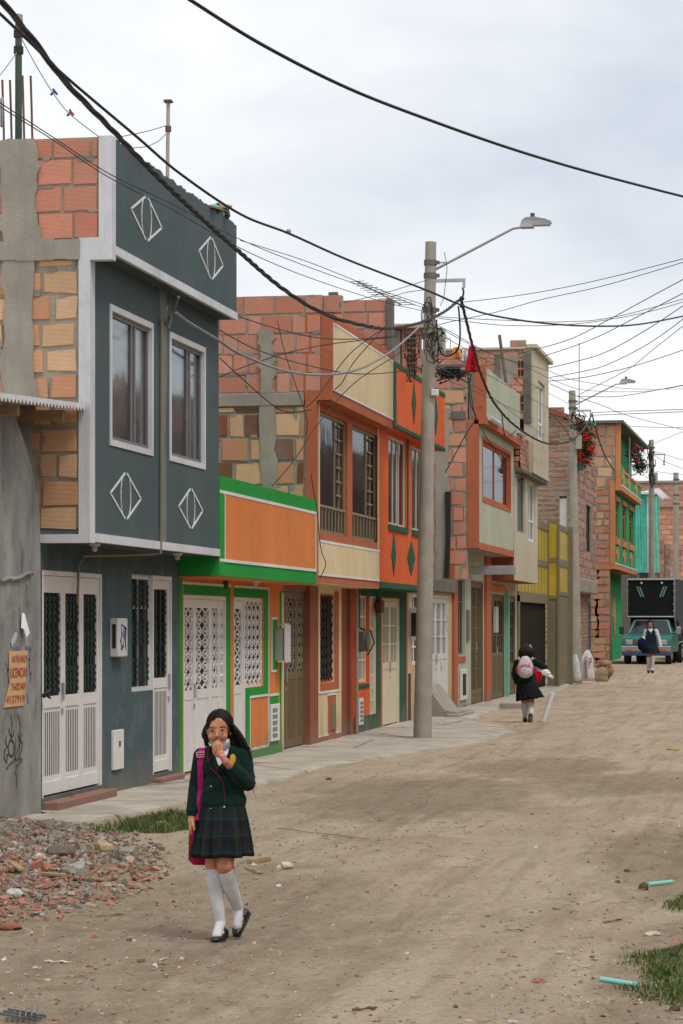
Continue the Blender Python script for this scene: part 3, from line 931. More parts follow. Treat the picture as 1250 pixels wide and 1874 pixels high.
# graffiti on the plaster
Xg = G + 0.061
def gpts(lst): return [onX(px, py, Xg) for px, py in lst]
def el(cx, cy, rx, ry, a0=0, a1=360, n=16): return [(cx + rx * math.cos(math.radians(a0 + (a1 - a0) * i / n)), cy + ry * math.sin(math.radians(a0 + (a1 - a0) * i / n))) for i in range(n + 1)]
mb = MB()
S = 1 / 9.37
def gz(l): return gpts([(x * S, 1280 + y * S) for x, y in l])
for st in ([(185, 270), (205, 420), (195, 650)], [(150, 510), (175, 610), (195, 660), (220, 620), (245, 530)], [(315, 270), (340, 420), (340, 690)], [(305, 590), (335, 700), (372, 590)],
           el(190, 835, 50, 140), [(110, 650), (95, 720), (120, 810), (75, 880), (70, 1000), (110, 1080), (130, 960), (110, 950)],
           [(270, 680), (255, 860), (250, 1020), (330, 780), (340, 700), (380, 740), (370, 860), (320, 1010), (335, 760)],
           [(110, 1190), (170, 1110), (260, 1030), (370, 1020), (360, 1070), (290, 1140), (260, 1270)], [(280, 1270), (290, 1500)]):
    mb.ribbon(gz(st), Xg, 0.02, 0.003)
mb.build('graffiti', paint('grey_spray', (0.10, 0.095, 0.09), 0.8), h0)
mb = MB()
for st in ([(440, 800), (520, 820), (500, 1000), (520, 1250), (525, 1350)], [(110, 1060), (130, 1180), (150, 1340)], [(240, 820), (330, 800)], [(470, 1600), (480, 1740)], [(350, 690), (370, 600)]):
    mb.ribbon([onX(x * S, 1100 + y * S, Xg) for x, y in st], Xg, 0.03, 0.003)
mb.build('blue_scrawl', paint('blue_chalk', (0.12, 0.18, 0.29), 0.9, wear=1.0, wearcol=(0.27, 0.28, 0.29), scale=9), h0)
# poster: hand-lettered notice, two torn papers
def wallpt(x, y, off=0.0): 
    a, b = onX(x * S, 1100 + y * S, Xg + off); return (Xg + off, a, b)
pst = thing('paper_notice', 'yellow hand-lettered paper notice with red letters and phone numbers pasted on grey plaster', 'notice', wallpt(270, 1800))
mb = MB()
mb.prism([wallpt(60, 1830, .006), wallpt(410, 1790, .006), wallpt(440, 1380, .006), wallpt(165, 1400, .006)], (0.003, 0, 0))
mb.prism([wallpt(165, 1400, .006), wallpt(440, 1380, .006), wallpt(460, 850, .004), wallpt(145, 855, .004)], (0.003, 0, 0))
mb.build('paper', paint('yellowed_paper', c8(212, 168, 120, 1.0), 0.9, wear=0.2, wearcol=(.4, .3, .16)), pst)
mb = MB()
def line(txt, x0, y0, x1, y1):
    a = wallpt(x0, y1); b = wallpt(x1, y0)
    text_mesh(mb, txt, b[1] - a[1], b[2] - a[2], on_wall(Xg + 0.0125, a[1], a[2]), 0.002, 0.0)
line('SE', 185, 945, 250, 1040); line('PLANOS', 265, 920, 450, 1050); line('LICENCIAS', 160, 1130, 445, 1310); line('7602401', 170, 1390, 430, 1530); line('4137919', 85, 1600, 400, 1760)
mb.build('red_lettering', paint('red_marker', (0.42, 0.10, 0.08), 0.8, wear=0.8, wearcol=(0.5, 0.28, 0.2), scale=8), pst)
mb = MB(); mb.prism([wallpt(375, 200, .01), wallpt(415, 215, .02), wallpt(505, 550, .05), wallpt(450, 625, .04), wallpt(400, 475, .03), wallpt(360, 460, .02)], (0.004, 0, 0))
tag(mb.build('torn_paper', paint('white_paper', (0.84, 0.84, 0.85), 0.9, var=0.04)), 'loose white torn paper flapping from grey plaster above the yellow notice', 'paper')
mb = MB(); mb.prism([wallpt(250, 540, .006), wallpt(300, 545, .006), wallpt(260, 690, .006), wallpt(200, 790, .006), wallpt(185, 700, .006)], (0.004, 0, 0))
tag(mb.build('paper_scrap', paint('blueish_paper', (0.45, 0.52, 0.60), 0.9)), 'small bluish paper scrap stuck to grey plaster just above the yellow notice', 'paper')
mb = MB(); mb.tube([(G + 0.02, Y1 - 0.02, 1.12), (G + 0.06, Y1 + 0.0, 1.15), (G + 0.09, Y1 + 0.02, 1.19)], [0.022, 0.026, 0.008], 6); mb.tube([(G + 0.05, Y1, 1.14), (G + 0.09, Y1 + 0.02, 1.10)], [0.022, 0.008], 6)
mb.build('bent_hinge', M_black, h0)

# ------------------------------------------------------------------ GREEN AND ORANGE HOUSE
h2 = thing('green_orange_house', 'one-storey house with bright green borders and orange panel parapet', 'house', (-9.5, (Y2 + Y3) / 2, 0))
z2b, z2t = 2.35, 3.50
d1 = R(336, 1100, 414, 1428, G); d1 = (d1[0], d1[1], 0.06, 2.14)
d2 = R(428, 1098, 449, 1400, G); d2 = (d2[0], d2[1], 0.06, 2.14)
w2 = R(449, 1100, 483, 1262, G); w2 = (w2[0], w2[1], 0.98, 2.14)
wallx('ground_floor_wall', M_orange, h2, G, Y2 + 0.002, Y3 - 0.002, -0.2, z2b, [d1, d2, w2])
metal_door(h2, d1, G, [(0, 0.28), (0.28, 0.66), (0.66, 0.9), (0.9, 1.0)], M_wdoor, split=0.44, ribs=0.06, gcols=2, rows=7, name='door')
metal_door(h2, d2, G, [(0, 1)], M_wdoor, split=0.44, ribs=0.06, gcols=1, rows=6, handle=False)
w = window(h2, w2, G, 0.03, M_wdoor, cols=(), fw=0.06)
mb = MB(); diamond_grille(mb, G - 0.025, w2[0] + 0.06, w2[1] - 0.06, w2[2] + 0.06, w2[3] - 0.06, 4, 8); mb.build('grille', M_wdoor, w)
ga, gb_, gc = G + 0.008, G + 0.014, 0.02
ygm0, ygm1 = YX(493, G), YX(508, G)
xe = YX(490, G)
boxes('green_border', M_green, h2, [
    (G, ga, Y2 + 0.002, YX(334, G) - 0.02, -0.15, z2b - 0.02),
    (G, ga, d1[0], YX(421, G), d1[3], d1[3] + 0.12), (G, ga, d1[1], YX(421, G), 0, d1[3]),
    (G, ga, d2[0], xe, d1[3], d1[3] + 0.12), (G, ga, w2[1], xe, w2[2] - 0.11, w2[3]),
    (G, ga, d2[1], w2[1], w2[2] - 0.11, w2[2]), (G, ga, d2[1], YX(456, G), 0.0, w2[2] - 0.11),
    (G, ga + .002, d2[1], Y3 - 0.06, -0.15, 0.16),
    (G, ga, ygm0 - 0.06, ygm1 + 0.04, 0.16, 0.83),
    (G, ga, YX(498, G), YX(506, G), 1.18, 1.86),
    (G, ga, YX(512, G), YX(514, G), -0.1, z2b - 0.1)])
boxes('white_line', M_wline, h2, [
    (G, gb_, Y2 + 0.13, YX(421, G), d1[3] + 0.12, d1[3] + 0.15), (G, gb_, d2[0], xe + 0.03, d1[3] + 0.12, d1[3] + 0.15),
    (G, gb_, xe, xe + 0.03, w2[2] - 0.11, d1[3] + 0.12), (G, gb_, YX(456, G), xe + 0.03, w2[2] - 0.14, w2[2] - 0.11),
    (G, gb_, YX(456, G), YX(456, G) + 0.03, 0.16, w2[2] - 0.14), (G, gb_, YX(456, G) + .03, ygm0 - 0.06, 0.16, 0.19),
    (G, gb_, ygm0 - 0.085, ygm0 - 0.06, 0.16, 0.86), (G, gb_, ygm0 - 0.06, ygm1 + 0.04, 0.83, 0.86),
    (G, gb_, YX(497, G), YX(506, G), 1.86, 1.89), (G, gb_, YX(497, G), YX(506, G), 1.15, 1.18), (G, gb_, YX(497, G) - .02, YX(497, G), 1.15, 1.89)])
boxes('edge_strip', M_cream, h2, [(G, gb_, YX(515, G), Y3 - 0.01, 0, z2b - 0.12)])
b = MB(); b.box(G, G + 0.035, ygm0, ygm1, 0.22, 0.72, bev=0.006); gm = b.build('gas_meter_door', M_wdoor, h2)
b = MB()
for k in range(5):
    for j in range(2): b.box(G + 0.034, G + 0.038, ygm0 + 0.06 + j * 0.16, ygm0 + 0.18 + j * 0.16, 0.27 + k * 0.085, 0.325 + k * 0.085)
b.build('vent_slot', M_alu, gm)
b = MB(); y = YX(503, G); b.box(G + 0.0, G + 0.13, y - 0.02, y + 0.30, 1.30, 1.74, bev=0.01); mt = b.build('meter_box', M_galv, h2)
b = MB(); b.prism([(G + 0.14, y - 0.05, 1.28), (G + 0.16, y + 0.14, 1.28), (G + 0.14, y + 0.33, 1.28), (G + 0.14, y + 0.33, 1.79), (G + 0.16, y + 0.14, 1.81), (G + 0.14, y - 0.05, 1.81)], (0.012, 0, 0))
b.tube([(G + 0.05, y - 0.04, 1.79), (G + 0.15, y - 0.04, 1.79)], 0.01, 5); b.tube([(G + 0.05, y - 0.04, 1.29), (G + 0.15, y - 0.04, 1.29)], 0.01, 5)
b.build('meter_cover', paint('cover_plastic', (0.55, 0.55, 0.54), 0.3), mt)
b = MB(); y = YX(424, -6.9); b.box(G, G + 0.05, y - 0.05, y + 0.05, 2.24, 2.42, bev=0.008); b.build('lamp_box', M_dgreen, h2)
b = MB(); y = YX(468, -6.75); b.tube([(-6.75, y, z2b), (-6.75, y, z2b - 0.03)], [0.07, 0.05], 10); b.ball((-6.75, y, z2b - 0.045), 0.03, 8, 6); b.build('soffit_lamp', M_wtrim, h2)
# parapet box
boxes('parapet', M_green, h2, [(G - 0.4, U, Y2 + 0.004, Y3 - 0.004, z2b, z2t)])
pa = R(411, 897, 574, 1045, U); py0, py1 = pa[0], Y3 - 0.10
boxes('orange_panel', M_orange, h2, [(U, U + 0.006, Y2 + 0.02, py1, z2b + 0.20, z2t - 0.2)])
boxes('panel_line', M_wline, h2, [(U, U + 0.012, Y2 + 0.02, py1, z2t - 0.2, z2t - 0.165), (U, U + 0.012, Y2 + 0.02, py1, z2b + 0.165, z2b + 0.2), (U, U + 0.012, py1, py1 + 0.035, z2b + 0.165, z2t - 0.165), (U, U + 0.012, py0 - 0.03, py0, z2b + 0.2, z2t - 0.2)])
boxes('panel_edge', M_green, h2, [(U, U + 0.009, Y2 + 0.004, py0 - 0.03, z2b + 0.002, z2t - 0.002)])
boxes('soffit', M_orange, h2, [(G, U - 0.01, Y2 + 0.01, Y3 - 0.01, z2b - 0.012, z2b - 0.002)])
boxes('roof_slab', M_concd, h2, [(-14, G - 0.4, Y2 + 0.01, Y3 - 0.01, 2.5, 2.7)])
boxes('rear_wall', M_room, h2, [(-14, -7.45, Y2 + 0.05, Y3 - 0.05, -0.2, 2.48)])

# ------------------------------------------------------------------ CREAM HOUSE
h3 = thing('cream_house', 'two-storey cream house with terracotta-brown frames and stained clay block side', 'house', (-9.5, (Y3 + Y4) / 2, 0))
z3b, z3f, z3t = 2.37, 4.87, 6.06
d3 = (YX(518, G) + 0.03, YX(565, G), 0.05, 2.30)
w3 = R(586, 1090, 612, 1240, G); w3 = (w3[0], w3[1], 0.92, 2.25)
rc = (YX(626, G), Y4 - 0.02, 0.0, 2.25)
wallx('ground_floor_wall', M_cream, h3, G, YX(580, G), YX(625, G), -0.2, z3b, [w3])
wallx('door_wall', M_maroon, h3, G - 0.02, Y3 + 0.002, YX(566, G), 2.30, z3b, [])
metal_door(h3, d3, G - 0.04, [(0, 0.26), (0.26, 0.66), (0.66, 1.0)], M_bdoor, split=0.46, grille='diamond', ribs=0.05, gcols=2, rows=7, barmat=paint('brown_bars', c8(140, 130, 112, 1.1)), glassm=M_glassd)
boxes('pilaster', M_maroon, h3, [(G - 0.2, G + 0.03, YX(564, G), YX(579, G), -0.2, z3b - 0.002), (G - 0.25, G - 0.02, YX(625, G) + .004, Y4 - 0.012, -0.2, z3b - 0.004), (G - 0.02, G + 0.03, YX(638, G), Y4 - 0.012, -0.2, z3b - 0.004)])
w = window(h3, w3, G, 0.04, M_terra, cols=(), fw=0.04)
mb = MB(); diamond_grille(mb, G - 0.03, w3[0] + 0.04, w3[1] - 0.04, w3[2] + 0.04, w3[3] - 0.04, 4, 9); mb.build('grille', M_black, w)
boxes('window_border', M_terra, h3, [(G, G + 0.01, w3[1], w3[1] + 0.32, w3[2] - 0.12, w3[3] + 0.05), (G, G + 0.01, w3[0], w3[1], w3[2] - 0.12, w3[2]), (G, G + 0.008, YX(580, G), YX(625, G), -0.15, 0.12), (G, G + 0.008, YX(600, G), YX(614, G), 0.12, 0.72)])
boxes('white_line', M_wline, h3, [(G, G + 0.014, YX(583, G), YX(620, G), w3[2] - 0.155, w3[2] - 0.12), (G, G + 0.014, YX(581, G), YX(600, G), 0.12, 0.15), (G, G + 0.014, YX(614, G), YX(623, G), 0.12, 0.15), (G, G + 0.014, YX(599, G), YX(615, G), 0.72, 0.75)])
b = MB(); b.box(G, G + 0.03, YX(604, G), YX(612, G), 0.2, 0.6, bev=0.005); b.build('gas_meter_door', M_olive, h3)
mb = MB(); y = YX(646, G); mb.tube([(G + 0.06, y, -0.05), (G + 0.06, y, z3b)], 0.03, 8); mb.build('conduit', paint('conduit_grey', (0.33, 0.30, 0.25), 0.6), h3, smooth=True)
# upper floor
uw1 = R(586, 750, 636, 975, U); uw2 = R(645, 780, 692, 990, U)
uw1 = (uw1[0], uw1[1], 3.08, 4.76); uw2 = (uw2[0], uw2[1], 3.08, 4.76)
wallx('upper_wall', M_terra, h3, U, Y3 + 0.1, Y4, z3b, z3f, [uw1, uw2])
boxes('lower_panel', M_cream, h3, [(U, U + 0.008, Y3 + 0.12, Y4 - 0.05, z3b + 0.13, 2.93)])
boxes('panel_line', M_wline, h3, [(U, U + 0.014, Y3 + 0.12, Y4 - 0.05, 2.93, 2.965), (U, U + 0.014, Y3 + 0.12, Y4 - 0.05, z3b + 0.10, z3b + 0.13)])
boxes('edge_strip', M_cream, h3, [(U, U + 0.014, Y3 + 0.10, Y3 + 0.16, 2.97, z3f), (U, U + 0.014, Y4 - 0.2, Y4 - 0.12, 2.97, z3f)])
for i, q in enumerate((uw1, uw2)):
    w = window(h3, q, U, 0.045, paint('olive_frame', c8(118, 108, 84, 1.3), 0.5), cols=(0.64, 0.80), rows=(0.2,), pane=M_glassm, curtain=(M_curtain_d if i == 0 else M_curtain_g, 'pair'), room=M_dark)
    mb = MB()
    for k in range(9):
        y = q[0] + 0.06 + (q[1] - q[0] - 0.12) * k / 8
        mb.box(U - 0.043, U - 0.023, y - 0.014, y + 0.014, q[2] + 0.04, q[2] + 0.36)
    mb.box(U - 0.048, U - 0.018, q[0] + 0.03, q[1] - 0.03, q[2] + 0.35, q[2] + 0.385)
    for k in range(1, 7): mb.box(U - 0.044, U - 0.03, q[0] + (q[1] - q[0]) * 0.66, q[0] + (q[1] - q[0]) * 0.84, q[2] + 0.36 + 0.2 * k, q[2] + 0.385 + 0.2 * k)
    mb.build('railing', MATS['olive_frame'], w)
boxes('parapet', M_terra, h3, [(U - 0.2, FS, Y3 + 0.004, Y4, z3f, z3t)])
boxes('parapet_panel', M_cream, h3, [(FS, FS + 0.008, Y3 + 0.12, Y4 - 0.002, z3f + 0.17, z3t - 0.14)])
boxes('parapet_line', M_wline, h3, [(FS, FS + 0.014, Y3 + 0.12, Y4 - 0.002, z3f + 0.14, z3f + 0.17), (FS, FS + 0.014, Y3 + 0.12, Y4 - 0.002, z3t - 0.14, z3t - 0.11), (FS, FS + 0.014, Y3 + 0.10, Y3 + 0.12, z3f + 0.14, z3t - 0.11)])
boxes('soffit', M_cream, h3, [(G - 0.3, U - 0.005, Y3 + 0.008, Y4 - 0.005, z3b - 0.01, z3b + 0.05)])
boxes('corner_strip', M_terra, h3, [(U - 0.16, U + 0.004, Y3 - 0.01, Y3 + 0.1, z3b, z3f), (FS - 0.14, FS + 0.003, Y3 - 0.012, Y3 + 0.1, z3f, z3t), (U - 0.16, FS - 0.14, Y3 - 0.012, Y3 + 0.1, z3f, z3f + 0.14)])
def burnt(a, z, col, r):
    # soot-stained triangles of the old wall under the beam
    s = (a + 7.6) * 0.9 + (z - 3.0) * 0.55
    if (s % 0.95) < 0.42 and a > -8.0 and r.random() < 0.6: return c8(128, 90, 68, 1.0)
    if r.random() < 0.12: return c8(140, 84, 64, 1.05)
    return col
block_wall(h3, 'side_wall', 'Y', Y3 + 0.012, -12.5, U - 0.16, 2.72, 4.80, 0.42, 0.33, PAL_TAN, M_block, 21, mj=0.03, rough=1.8, burn=burnt, half=0.25)
block_wall(h3, 'upper_side_wall', 'Y', Y3 + 0.012, -12.5, FS - 0.14, 4.98, 6.32, 0.42, 0.27, PAL_RED, M_block, 22, mj=0.02, half=0.2)
block_wall(h3, 'upper_side_return', 'Y', Y3 + 0.10, FS - 0.14, FS + 0.12, 6.08, 6.32, 0.42, 0.24, PAL_RED, M_block, 23)
boxes('side_beam', M_conc, h3, [(-12.5, U - 0.18, Y3 - 0.03, Y3 + 0.1, 4.80, 4.98)], 0.01)
x0, x1 = onY(478, 700, Y3)[0], onY(502, 700, Y3)[0]
rough_column(h3, x0, x1 + 0.02, Y3, 2.72, 4.80, 0.025, M_conc, 4)
rough_column(h3, x0 - 0.02, x1, Y3, 4.98, onY(490, 602, Y3)[1], 0.03, M_conc, 5)
boxes('rear_wall', M_room, h3, [(-14, -7.5, Y3 + 0.2, Y4 - 0.02, -0.2, 5.9)])
mb = MB()
pz = z2t
mb.tube([(U - 0.25, Y3 - 0.5, pz - 0.1), (U - 0.25, Y3 - 0.5, pz + 0.14)], 0.016, 6); mb.tube([(U - 0.25, Y3 - 0.5, pz + 0.12), (U - 0.25, Y3 - 0.5, pz + 0.17)], [0.04, 0.05], 8)
mb.build('vent_pipe', M_galv, h2)

# ------------------------------------------------------------------ ORANGE HOUSE WITH DARK GREEN TRIM
h4 = thing('orange_house', 'deep orange two-storey house with dark green lozenges and trim behind the lamp pole', 'house', (-9.5, (Y4 + Y5) / 2, 0))
z4b, z4f, z4t = 2.38, 4.92, 5.95
w4 = R(655, 1083, 672, 1240, G); w4 = (YX(655, G), YX(675, G), 0.85, 2.28)
n4 = (YX(677, G), YX(688, G), 0.06, 2.28)
d4 = (YX(700, G), YX(731, G), 0.05, 2.24)
wallx('ground_floor_wall', M_orange2, h4, G, Y4 + 0.002, Y5, -0.2, z4b, [w4, n4, d4])
w = window(h4, w4, G, 0.05, M_cdoor, cols=(0.35, 0.7), rows=(0.25, 0.5, 0.75), fw=0.05, pane=glass('milky_glass', (0.34, 0.31, 0.25), 0.1, 0.2))
metal_door(h4, n4, G, [(0, 1)], M_cdoor, split=0.1, grille='grid', gcols=3, rows=9, ribs=0, handle=False, glassm=M_glassd, name='gate_leaf')
metal_door(h4, d4, G, [(0, 0.5), (0.5, 1)], M_cdoor, split=0.47, grille='grid', gcols=2, rows=3, ribs=0, glassm=MATS['milky_glass'])
boxes('dark_green_trim', M_dgreen, h4, [
    (G, G + 0.01, YX(648, G), YX(688, G), -0.1, 0.30), (G, G + 0.012, n4[1], YX(697, G) - .05, -0.1, z4b - 0.12), (G, G + 0.012, d4[1], YX(743, G), -0.1, z4b),
    (G, G + 0.012, w4[0] - 0.06, w4[0], w4[2] - 0.1, w4[3]), (G, G + 0.012, w4[0], w4[1], w4[2] - 0.1, w4[2] - 0.03), (G, G + 0.012, YX(660, G), d4[1], z4b - 0.12, z4b)])
boxes('door_step', M_wline, h4, [(G, G + 0.25, d4[0] - 0.1, d4[1] + 0.3, -0.1, 0.03), (G, G + 0.1, n4[0], n4[1], -0.1, 0.04)])
b = MB(); yb = YX(649, G); b.tube([(G + 0.02, yb + 0.16, 1.52), (G + 0.20, yb + 0.16, 1.52)], 0.16, 14); b.box(G, G + 0.16, yb, yb + 0.32, 1.36, 1.68, bev=0.02)
eb = b.build('electric_meter', paint('meter_glass', (0.11, 0.10, 0.08), 0.3), h4)
b = MB(); b.tube([(G + 0.05, yb + 0.1, 2.4), (G + 0.05, yb + 0.1, 1.75), (G + 0.12, yb + 0.25, 1.7)], 0.018, 6); b.tube([(G + 0.2, yb + 0.3, 1.7), (G + 0.25, yb + 0.42, 1.5), (G + 0.15, yb + 0.36, 1.3)], 0.012, 5); b.build('meter_cable', M_cable, eb)
b = MB(); yv = YX(664, G) - 0.5; b.box(G, G + 0.03, YX(655, G) - 0.02, YX(662, G), 0.17, 0.60, bev=0.005); vb = b.build('gas_meter_door', M_wdoor, h4)
b = MB(); [b.box(G + 0.029, G + 0.033, YX(656, G), YX(661, G), 0.22 + 0.07 * k, 0.265 + 0.07 * k) for k in range(5)]; b.build('vent_slot', M_alu, vb)
mb = MB(); mb.box(G + 0.01, G + 0.12, YX(685, G), YX(691, G), 1.98, 2.2, bev=0.02); mb.build('sign_box', paint('maroon_box', (0.11, 0.02, 0.02), 0.5), h4)
u41 = (YX(711, U), YX(744, U), 3.41, 4.86); u42 = (YX(754, U), YX(786, U), 3.41, 4.86)
wallx('upper_wall', M_orange2, h4, U, Y4 + 0.002, Y5, z4b, z4f, [u41, u42])
for q in (u41, u42):
    w = window(h4, q, U, 0.035, paint('cream_frame', (0.58, 0.52, 0.42), 0.4), cols=(0.36, 0.58, 0.68), pane=M_glassm, room=M_dark)
    mb = MB(); mb.box(U - 0.02, U + 0.03, q[0] - 0.04, q[1] + 0.04, q[2] - 0.09, q[2]); mb.build('sill', M_dgreen, w)
boxes('green_edge', M_dgreen, h4, [(U - 0.03, U + 0.012, Y4 + 0.002, Y5, z4b - 0.004, z4b + 0.09), (FS - 0.03, FS + 0.012, Y4 + 0.3, Y5, z4f - 0.004, z4f + 0.06), (FS - 0.03, FS + 0.012, Y4 + 0.3, Y5, z4t - 0.06, z4t + 0.01),
    (FS - 0.2, FS + 0.014, Y4 + 0.002, Y4 + 0.3, z4f - 0.006, z4t + 0.012), (U, U + 0.012, u41[1] + 0.02, u41[1] + 0.18, 3.34, z4f)])
boxes('parapet', M_orange2, h4, [(U - 0.2, FS, Y4 + 0.02, Y5 - 0.002, z4f, z4t)])
for (px, py, X, wy, wz) in ((757, 737, FS, 0.22, 0.36), (797, 760, FS, 0.24, 0.36), (720, 1015, U, 0.22, 0.36), (752, 1022, U, 0.42, 0.30)):
    y, z = onX(px, py, X); mb = MB(); mb.prism([(X, y - wy, z), (X, y, z - wz), (X, y + wy, z), (X, y, z + wz)], (0.012, 0, 0)); mb.build('lozenge_panel', M_dgreen, h4)
boxes('soffit', M_dgreen, h4, [(G, U - 0.02, Y4 + 0.01, Y5 - 0.01, z4b - 0.01, z4b + 0.05)])
# third level set back, bare blocks and a concrete post
za = onY(660, 549, Y4 + 0.5)[1]
xr = onY(708, 600, Y4 + 0.5)[0]
block_wall(h4, 'roof_block_wall', 'Y', Y4 + 0.5, -11.5, xr, 4.9, za, 0.40, 0.27, PAL_RED, M_block, 31, mj=0.018)
boxes('roof_post', M_concd, h4, [(xr, xr + 0.10, Y4 + 0.44, Y4 + 0.64, 5.6, za), (-7.45, -7.3, Y4 + 0.5, Y4 + 0.6, za, za + 0.14)], 0.006)
yb = YX(722, -6.6) + 0.9
x0, x1 = onY(735, 640, 42.0)[0], onY(775, 640, 42.0)[0]
zl = onY(750, 602, 42.0)[1]
block_wall(h4, 'stair_block_wall', 'Y', 42.0, x0, x1 - 0.05, 5.4, zl, 0.4, 0.25, PAL_RED, M_block, 33)
boxes('stair_roof', M_beige, h4, [(x0 - 0.4, x1 + 0.1, 41.8, 43.6, zl, zl + 0.07)])
mb = MB()
for k in range(11):
    for j in range(3): mb.box(x0 + 0.10 + j * 0.055, x0 + 0.14 + j * 0.055, 41.97, 41.985, zl - 0.15 - k * 0.085, zl - 0.09 - k * 0.085)
mb.build('vent_opening', M_dark, h4)
boxes('stair_post', M_conc, h4, [(x0 - 0.28, x0 - 0.02, 41.95, 42.2, 5.6, zl - 0.02)])
boxes('rear_wall', M_room, h4, [(-14, -7.5, Y4 + 0.05, Y5 - 0.02, -0.2, 5.7)])
# ------------------------------------------------------------------ LOW BEIGE HOUSE
h5 = thing('beige_low_house', 'low beige one-storey house with rust-streaked white metal door behind lamp pole', 'house', (-9.5, (Y5 + Y6) / 2, 0))
z5 = 2.42
d5 = (YX(788, G), YX(820, G), 0.06, 2.36); w5 = (YX(754, G), YX(770, G), 1.05, 2.36)
wallx('front_wall', M_beige, h5, G, Y5 + 0.01, Y6 - 0.02, -0.2, z5, [d5, w5])
metal_door(h5, d5, G, [(0, 0.35), (0.35, 0.7), (0.7, 1)], M_wdoor_old, split=0.48, grille='grid', gcols=1, rows=3, ribs=0, glassm=glass('cloudy_glass', (0.3, 0.32, 0.32), 0.1, 0.25))
window(h5, w5, G, 0.05, M_wdoor, cols=(0.5,), rows=(0.25, 0.5, 0.75), fw=0.06)
b = MB(); y = YX(749.5, G); b.box(G, G + 0.2, y, y + 0.12, 1.5, 2.1, bev=0.01); mt = b.build('meter_box', M_wdoor_old, h5)
b = MB(); b.box(G + 0.03, G + 0.17, y - 0.006, y, 1.58, 2.0); b.build('meter_window', M_dark, mt)
boxes('roof_slab', M_concd, h5, [(-13, G + 0.12, Y5 + 0.02, Y6 - 0.03, z5, z5 + 0.26)], 0.02)
boxes('rear_wall', M_room, h5, [(-13, -7.4, Y5 + 0.1, Y6 - 0.1, -0.2, z5 - 0.01)])
# flat dark strip low on the wall
b = MB(); b.box(G, G + 0.01, YX(747, G), YX(751, G), 0.0, 0.9); b.build('dark_strip', paint('black_brown', (0.05, 0.045, 0.04), 0.95), h5)

# ------------------------------------------------------------------ PALE GREY-GREEN HOUSE
h6 = thing('pale_house', 'two-storey house with pale grey-green panels, terracotta frames and rough clay block side', 'house', (-9.5, (Y6 + Y7) / 2, 0))
z6b, z6f, z6t = 3.35, 5.97, 7.05
U6 = onY(875, 900, Y6)[0]; F6 = onY(888, 700, Y6)[0]
d6 = (YX(862, G), YX(884, G), 0.05, 2.75); w6 = (YX(832, G), YX(851, G), 1.15, 2.75)
wallx('ground_floor_wall', M_pale, h6, G, Y6 + 0.5, Y7 - 0.01, -0.2, z6b, [d6, w6])
metal_door(h6, d6, G, [(0, 0.5), (0.5, 1)], M_bdoor, split=0.1, grille='grid', gcols=6, rows=5, ribs=0, glassm=M_dark)
window(h6, w6, G, 0.06, M_alu, cols=(0.25, 0.5, 0.75), rows=(0.7,), fw=0.05)
boxes('pilaster', M_terra, h6, [(G - 0.3, G + 0.06, Y6 + 0.0, Y6 + 0.5, -0.2, z6b), (G - 0.1, G + 0.06, YX(886, G), YX(895, G), -0.2, z6b), (G, G + 0.02, w6[0], w6[1], 1.0, 1.12)])
b = MB(); y0, y1 = YX(841, G), YX(852, G); b.box(G, G + 0.04, y0, y1, 0.2, 0.85, bev=0.01); gd = b.build('gas_meter_door', M_wdoor_old, h6)
b = MB(); b.box(G + 0.039, G + 0.044, y0 + 0.2, y1 - 0.2, 0.3, 0.75); b.build('vent_slot', M_dark, gd)
b = MB(); y0 = YX(853, G); b.box(G, G + 0.04, y0, y0 + 0.35, 1.45, 2.1); b.build('meter_box', M_alu, h6)
q6 = (YX(884, U6), YX(935, U6), 3.95 - 0.02, 4.87)
q6 = (YX(883, U6), YX(934, U6), onX(883, 913, U6)[1], onX(883, 803, U6)[1])
wallx('upper_wall', M_pale, h6, U6, Y6 + 0.1, Y7, z6b, z6f, [q6])
window(h6, q6, U6, 0.06, M_terra, cols=(0.5,), pane=M_glassm, curtain=(M_curtain, 'pair'), room=M_dark, fw=0.09, surround=M_terra, sw=0.06)
boxes('parapet', M_pale, h6, [(U6 - 0.2, F6, Y6 + 0.12, Y7, z6f, z6t)])
boxes('terracotta_band', M_terra, h6, [(F6 - 0.1, F6 + 0.015, Y6 + 0.12, Y7, z6f - 0.09, z6f + 0.05), (U6 - 0.05, U6 + 0.015, Y6 + 0.1, Y7, z6b - 0.02, z6b + 0.12),
    (U6 - 0.22, U6 + 0.012, Y6 - 0.012, Y6 + 0.1, z6b, z6f), (F6 - 0.22, F6 + 0.012, Y6 - 0.012, Y6 + 0.12, z6f - 0.09, z6t + 0.02)])
for (p, q) in ((892, 916), (945, 962)):
    b = MB(); y, z = onX(p, 764 if p == 892 else 788, F6); b.tube([(F6 + 0.04, y, z), (F6 + 0.04, y + (1.6 if p == 892 else 1.2), z - 0.01)], 0.06, 8); b.build('lamp_tube', M_wtrim, h6)
boxes('soffit', M_conc, h6, [(G - 0.3, U6 - 0.03, Y6 + 0.02, Y7 - 0.01, z6b - 0.02, z6b + 0.05)])
b = MB(); y0, z0 = onX(866, 1040, -6.75); b.box(-6.95, -6.0, y0 + 1.2, y0 + 1.32, 2.86, 3.05, bev=0.01); b.build('metal_awning', M_galv, h6)
block_wall(h6, 'side_wall', 'Y', Y6 + 0.012, -12.0, U6 - 0.22, 2.7, z6t - 0.02, 0.44, 0.30, PAL_RED + PAL_TAN[3:5], M_block, 41, mj=0.04, rough=2.2, half=0.2)
x0, x1 = onY(798, 800, Y6)[0], onY(822, 800, Y6)[0]
rough_column(h6, x0, x1, Y6, 2.7, 6.2, 0.03, M_conc, 7)
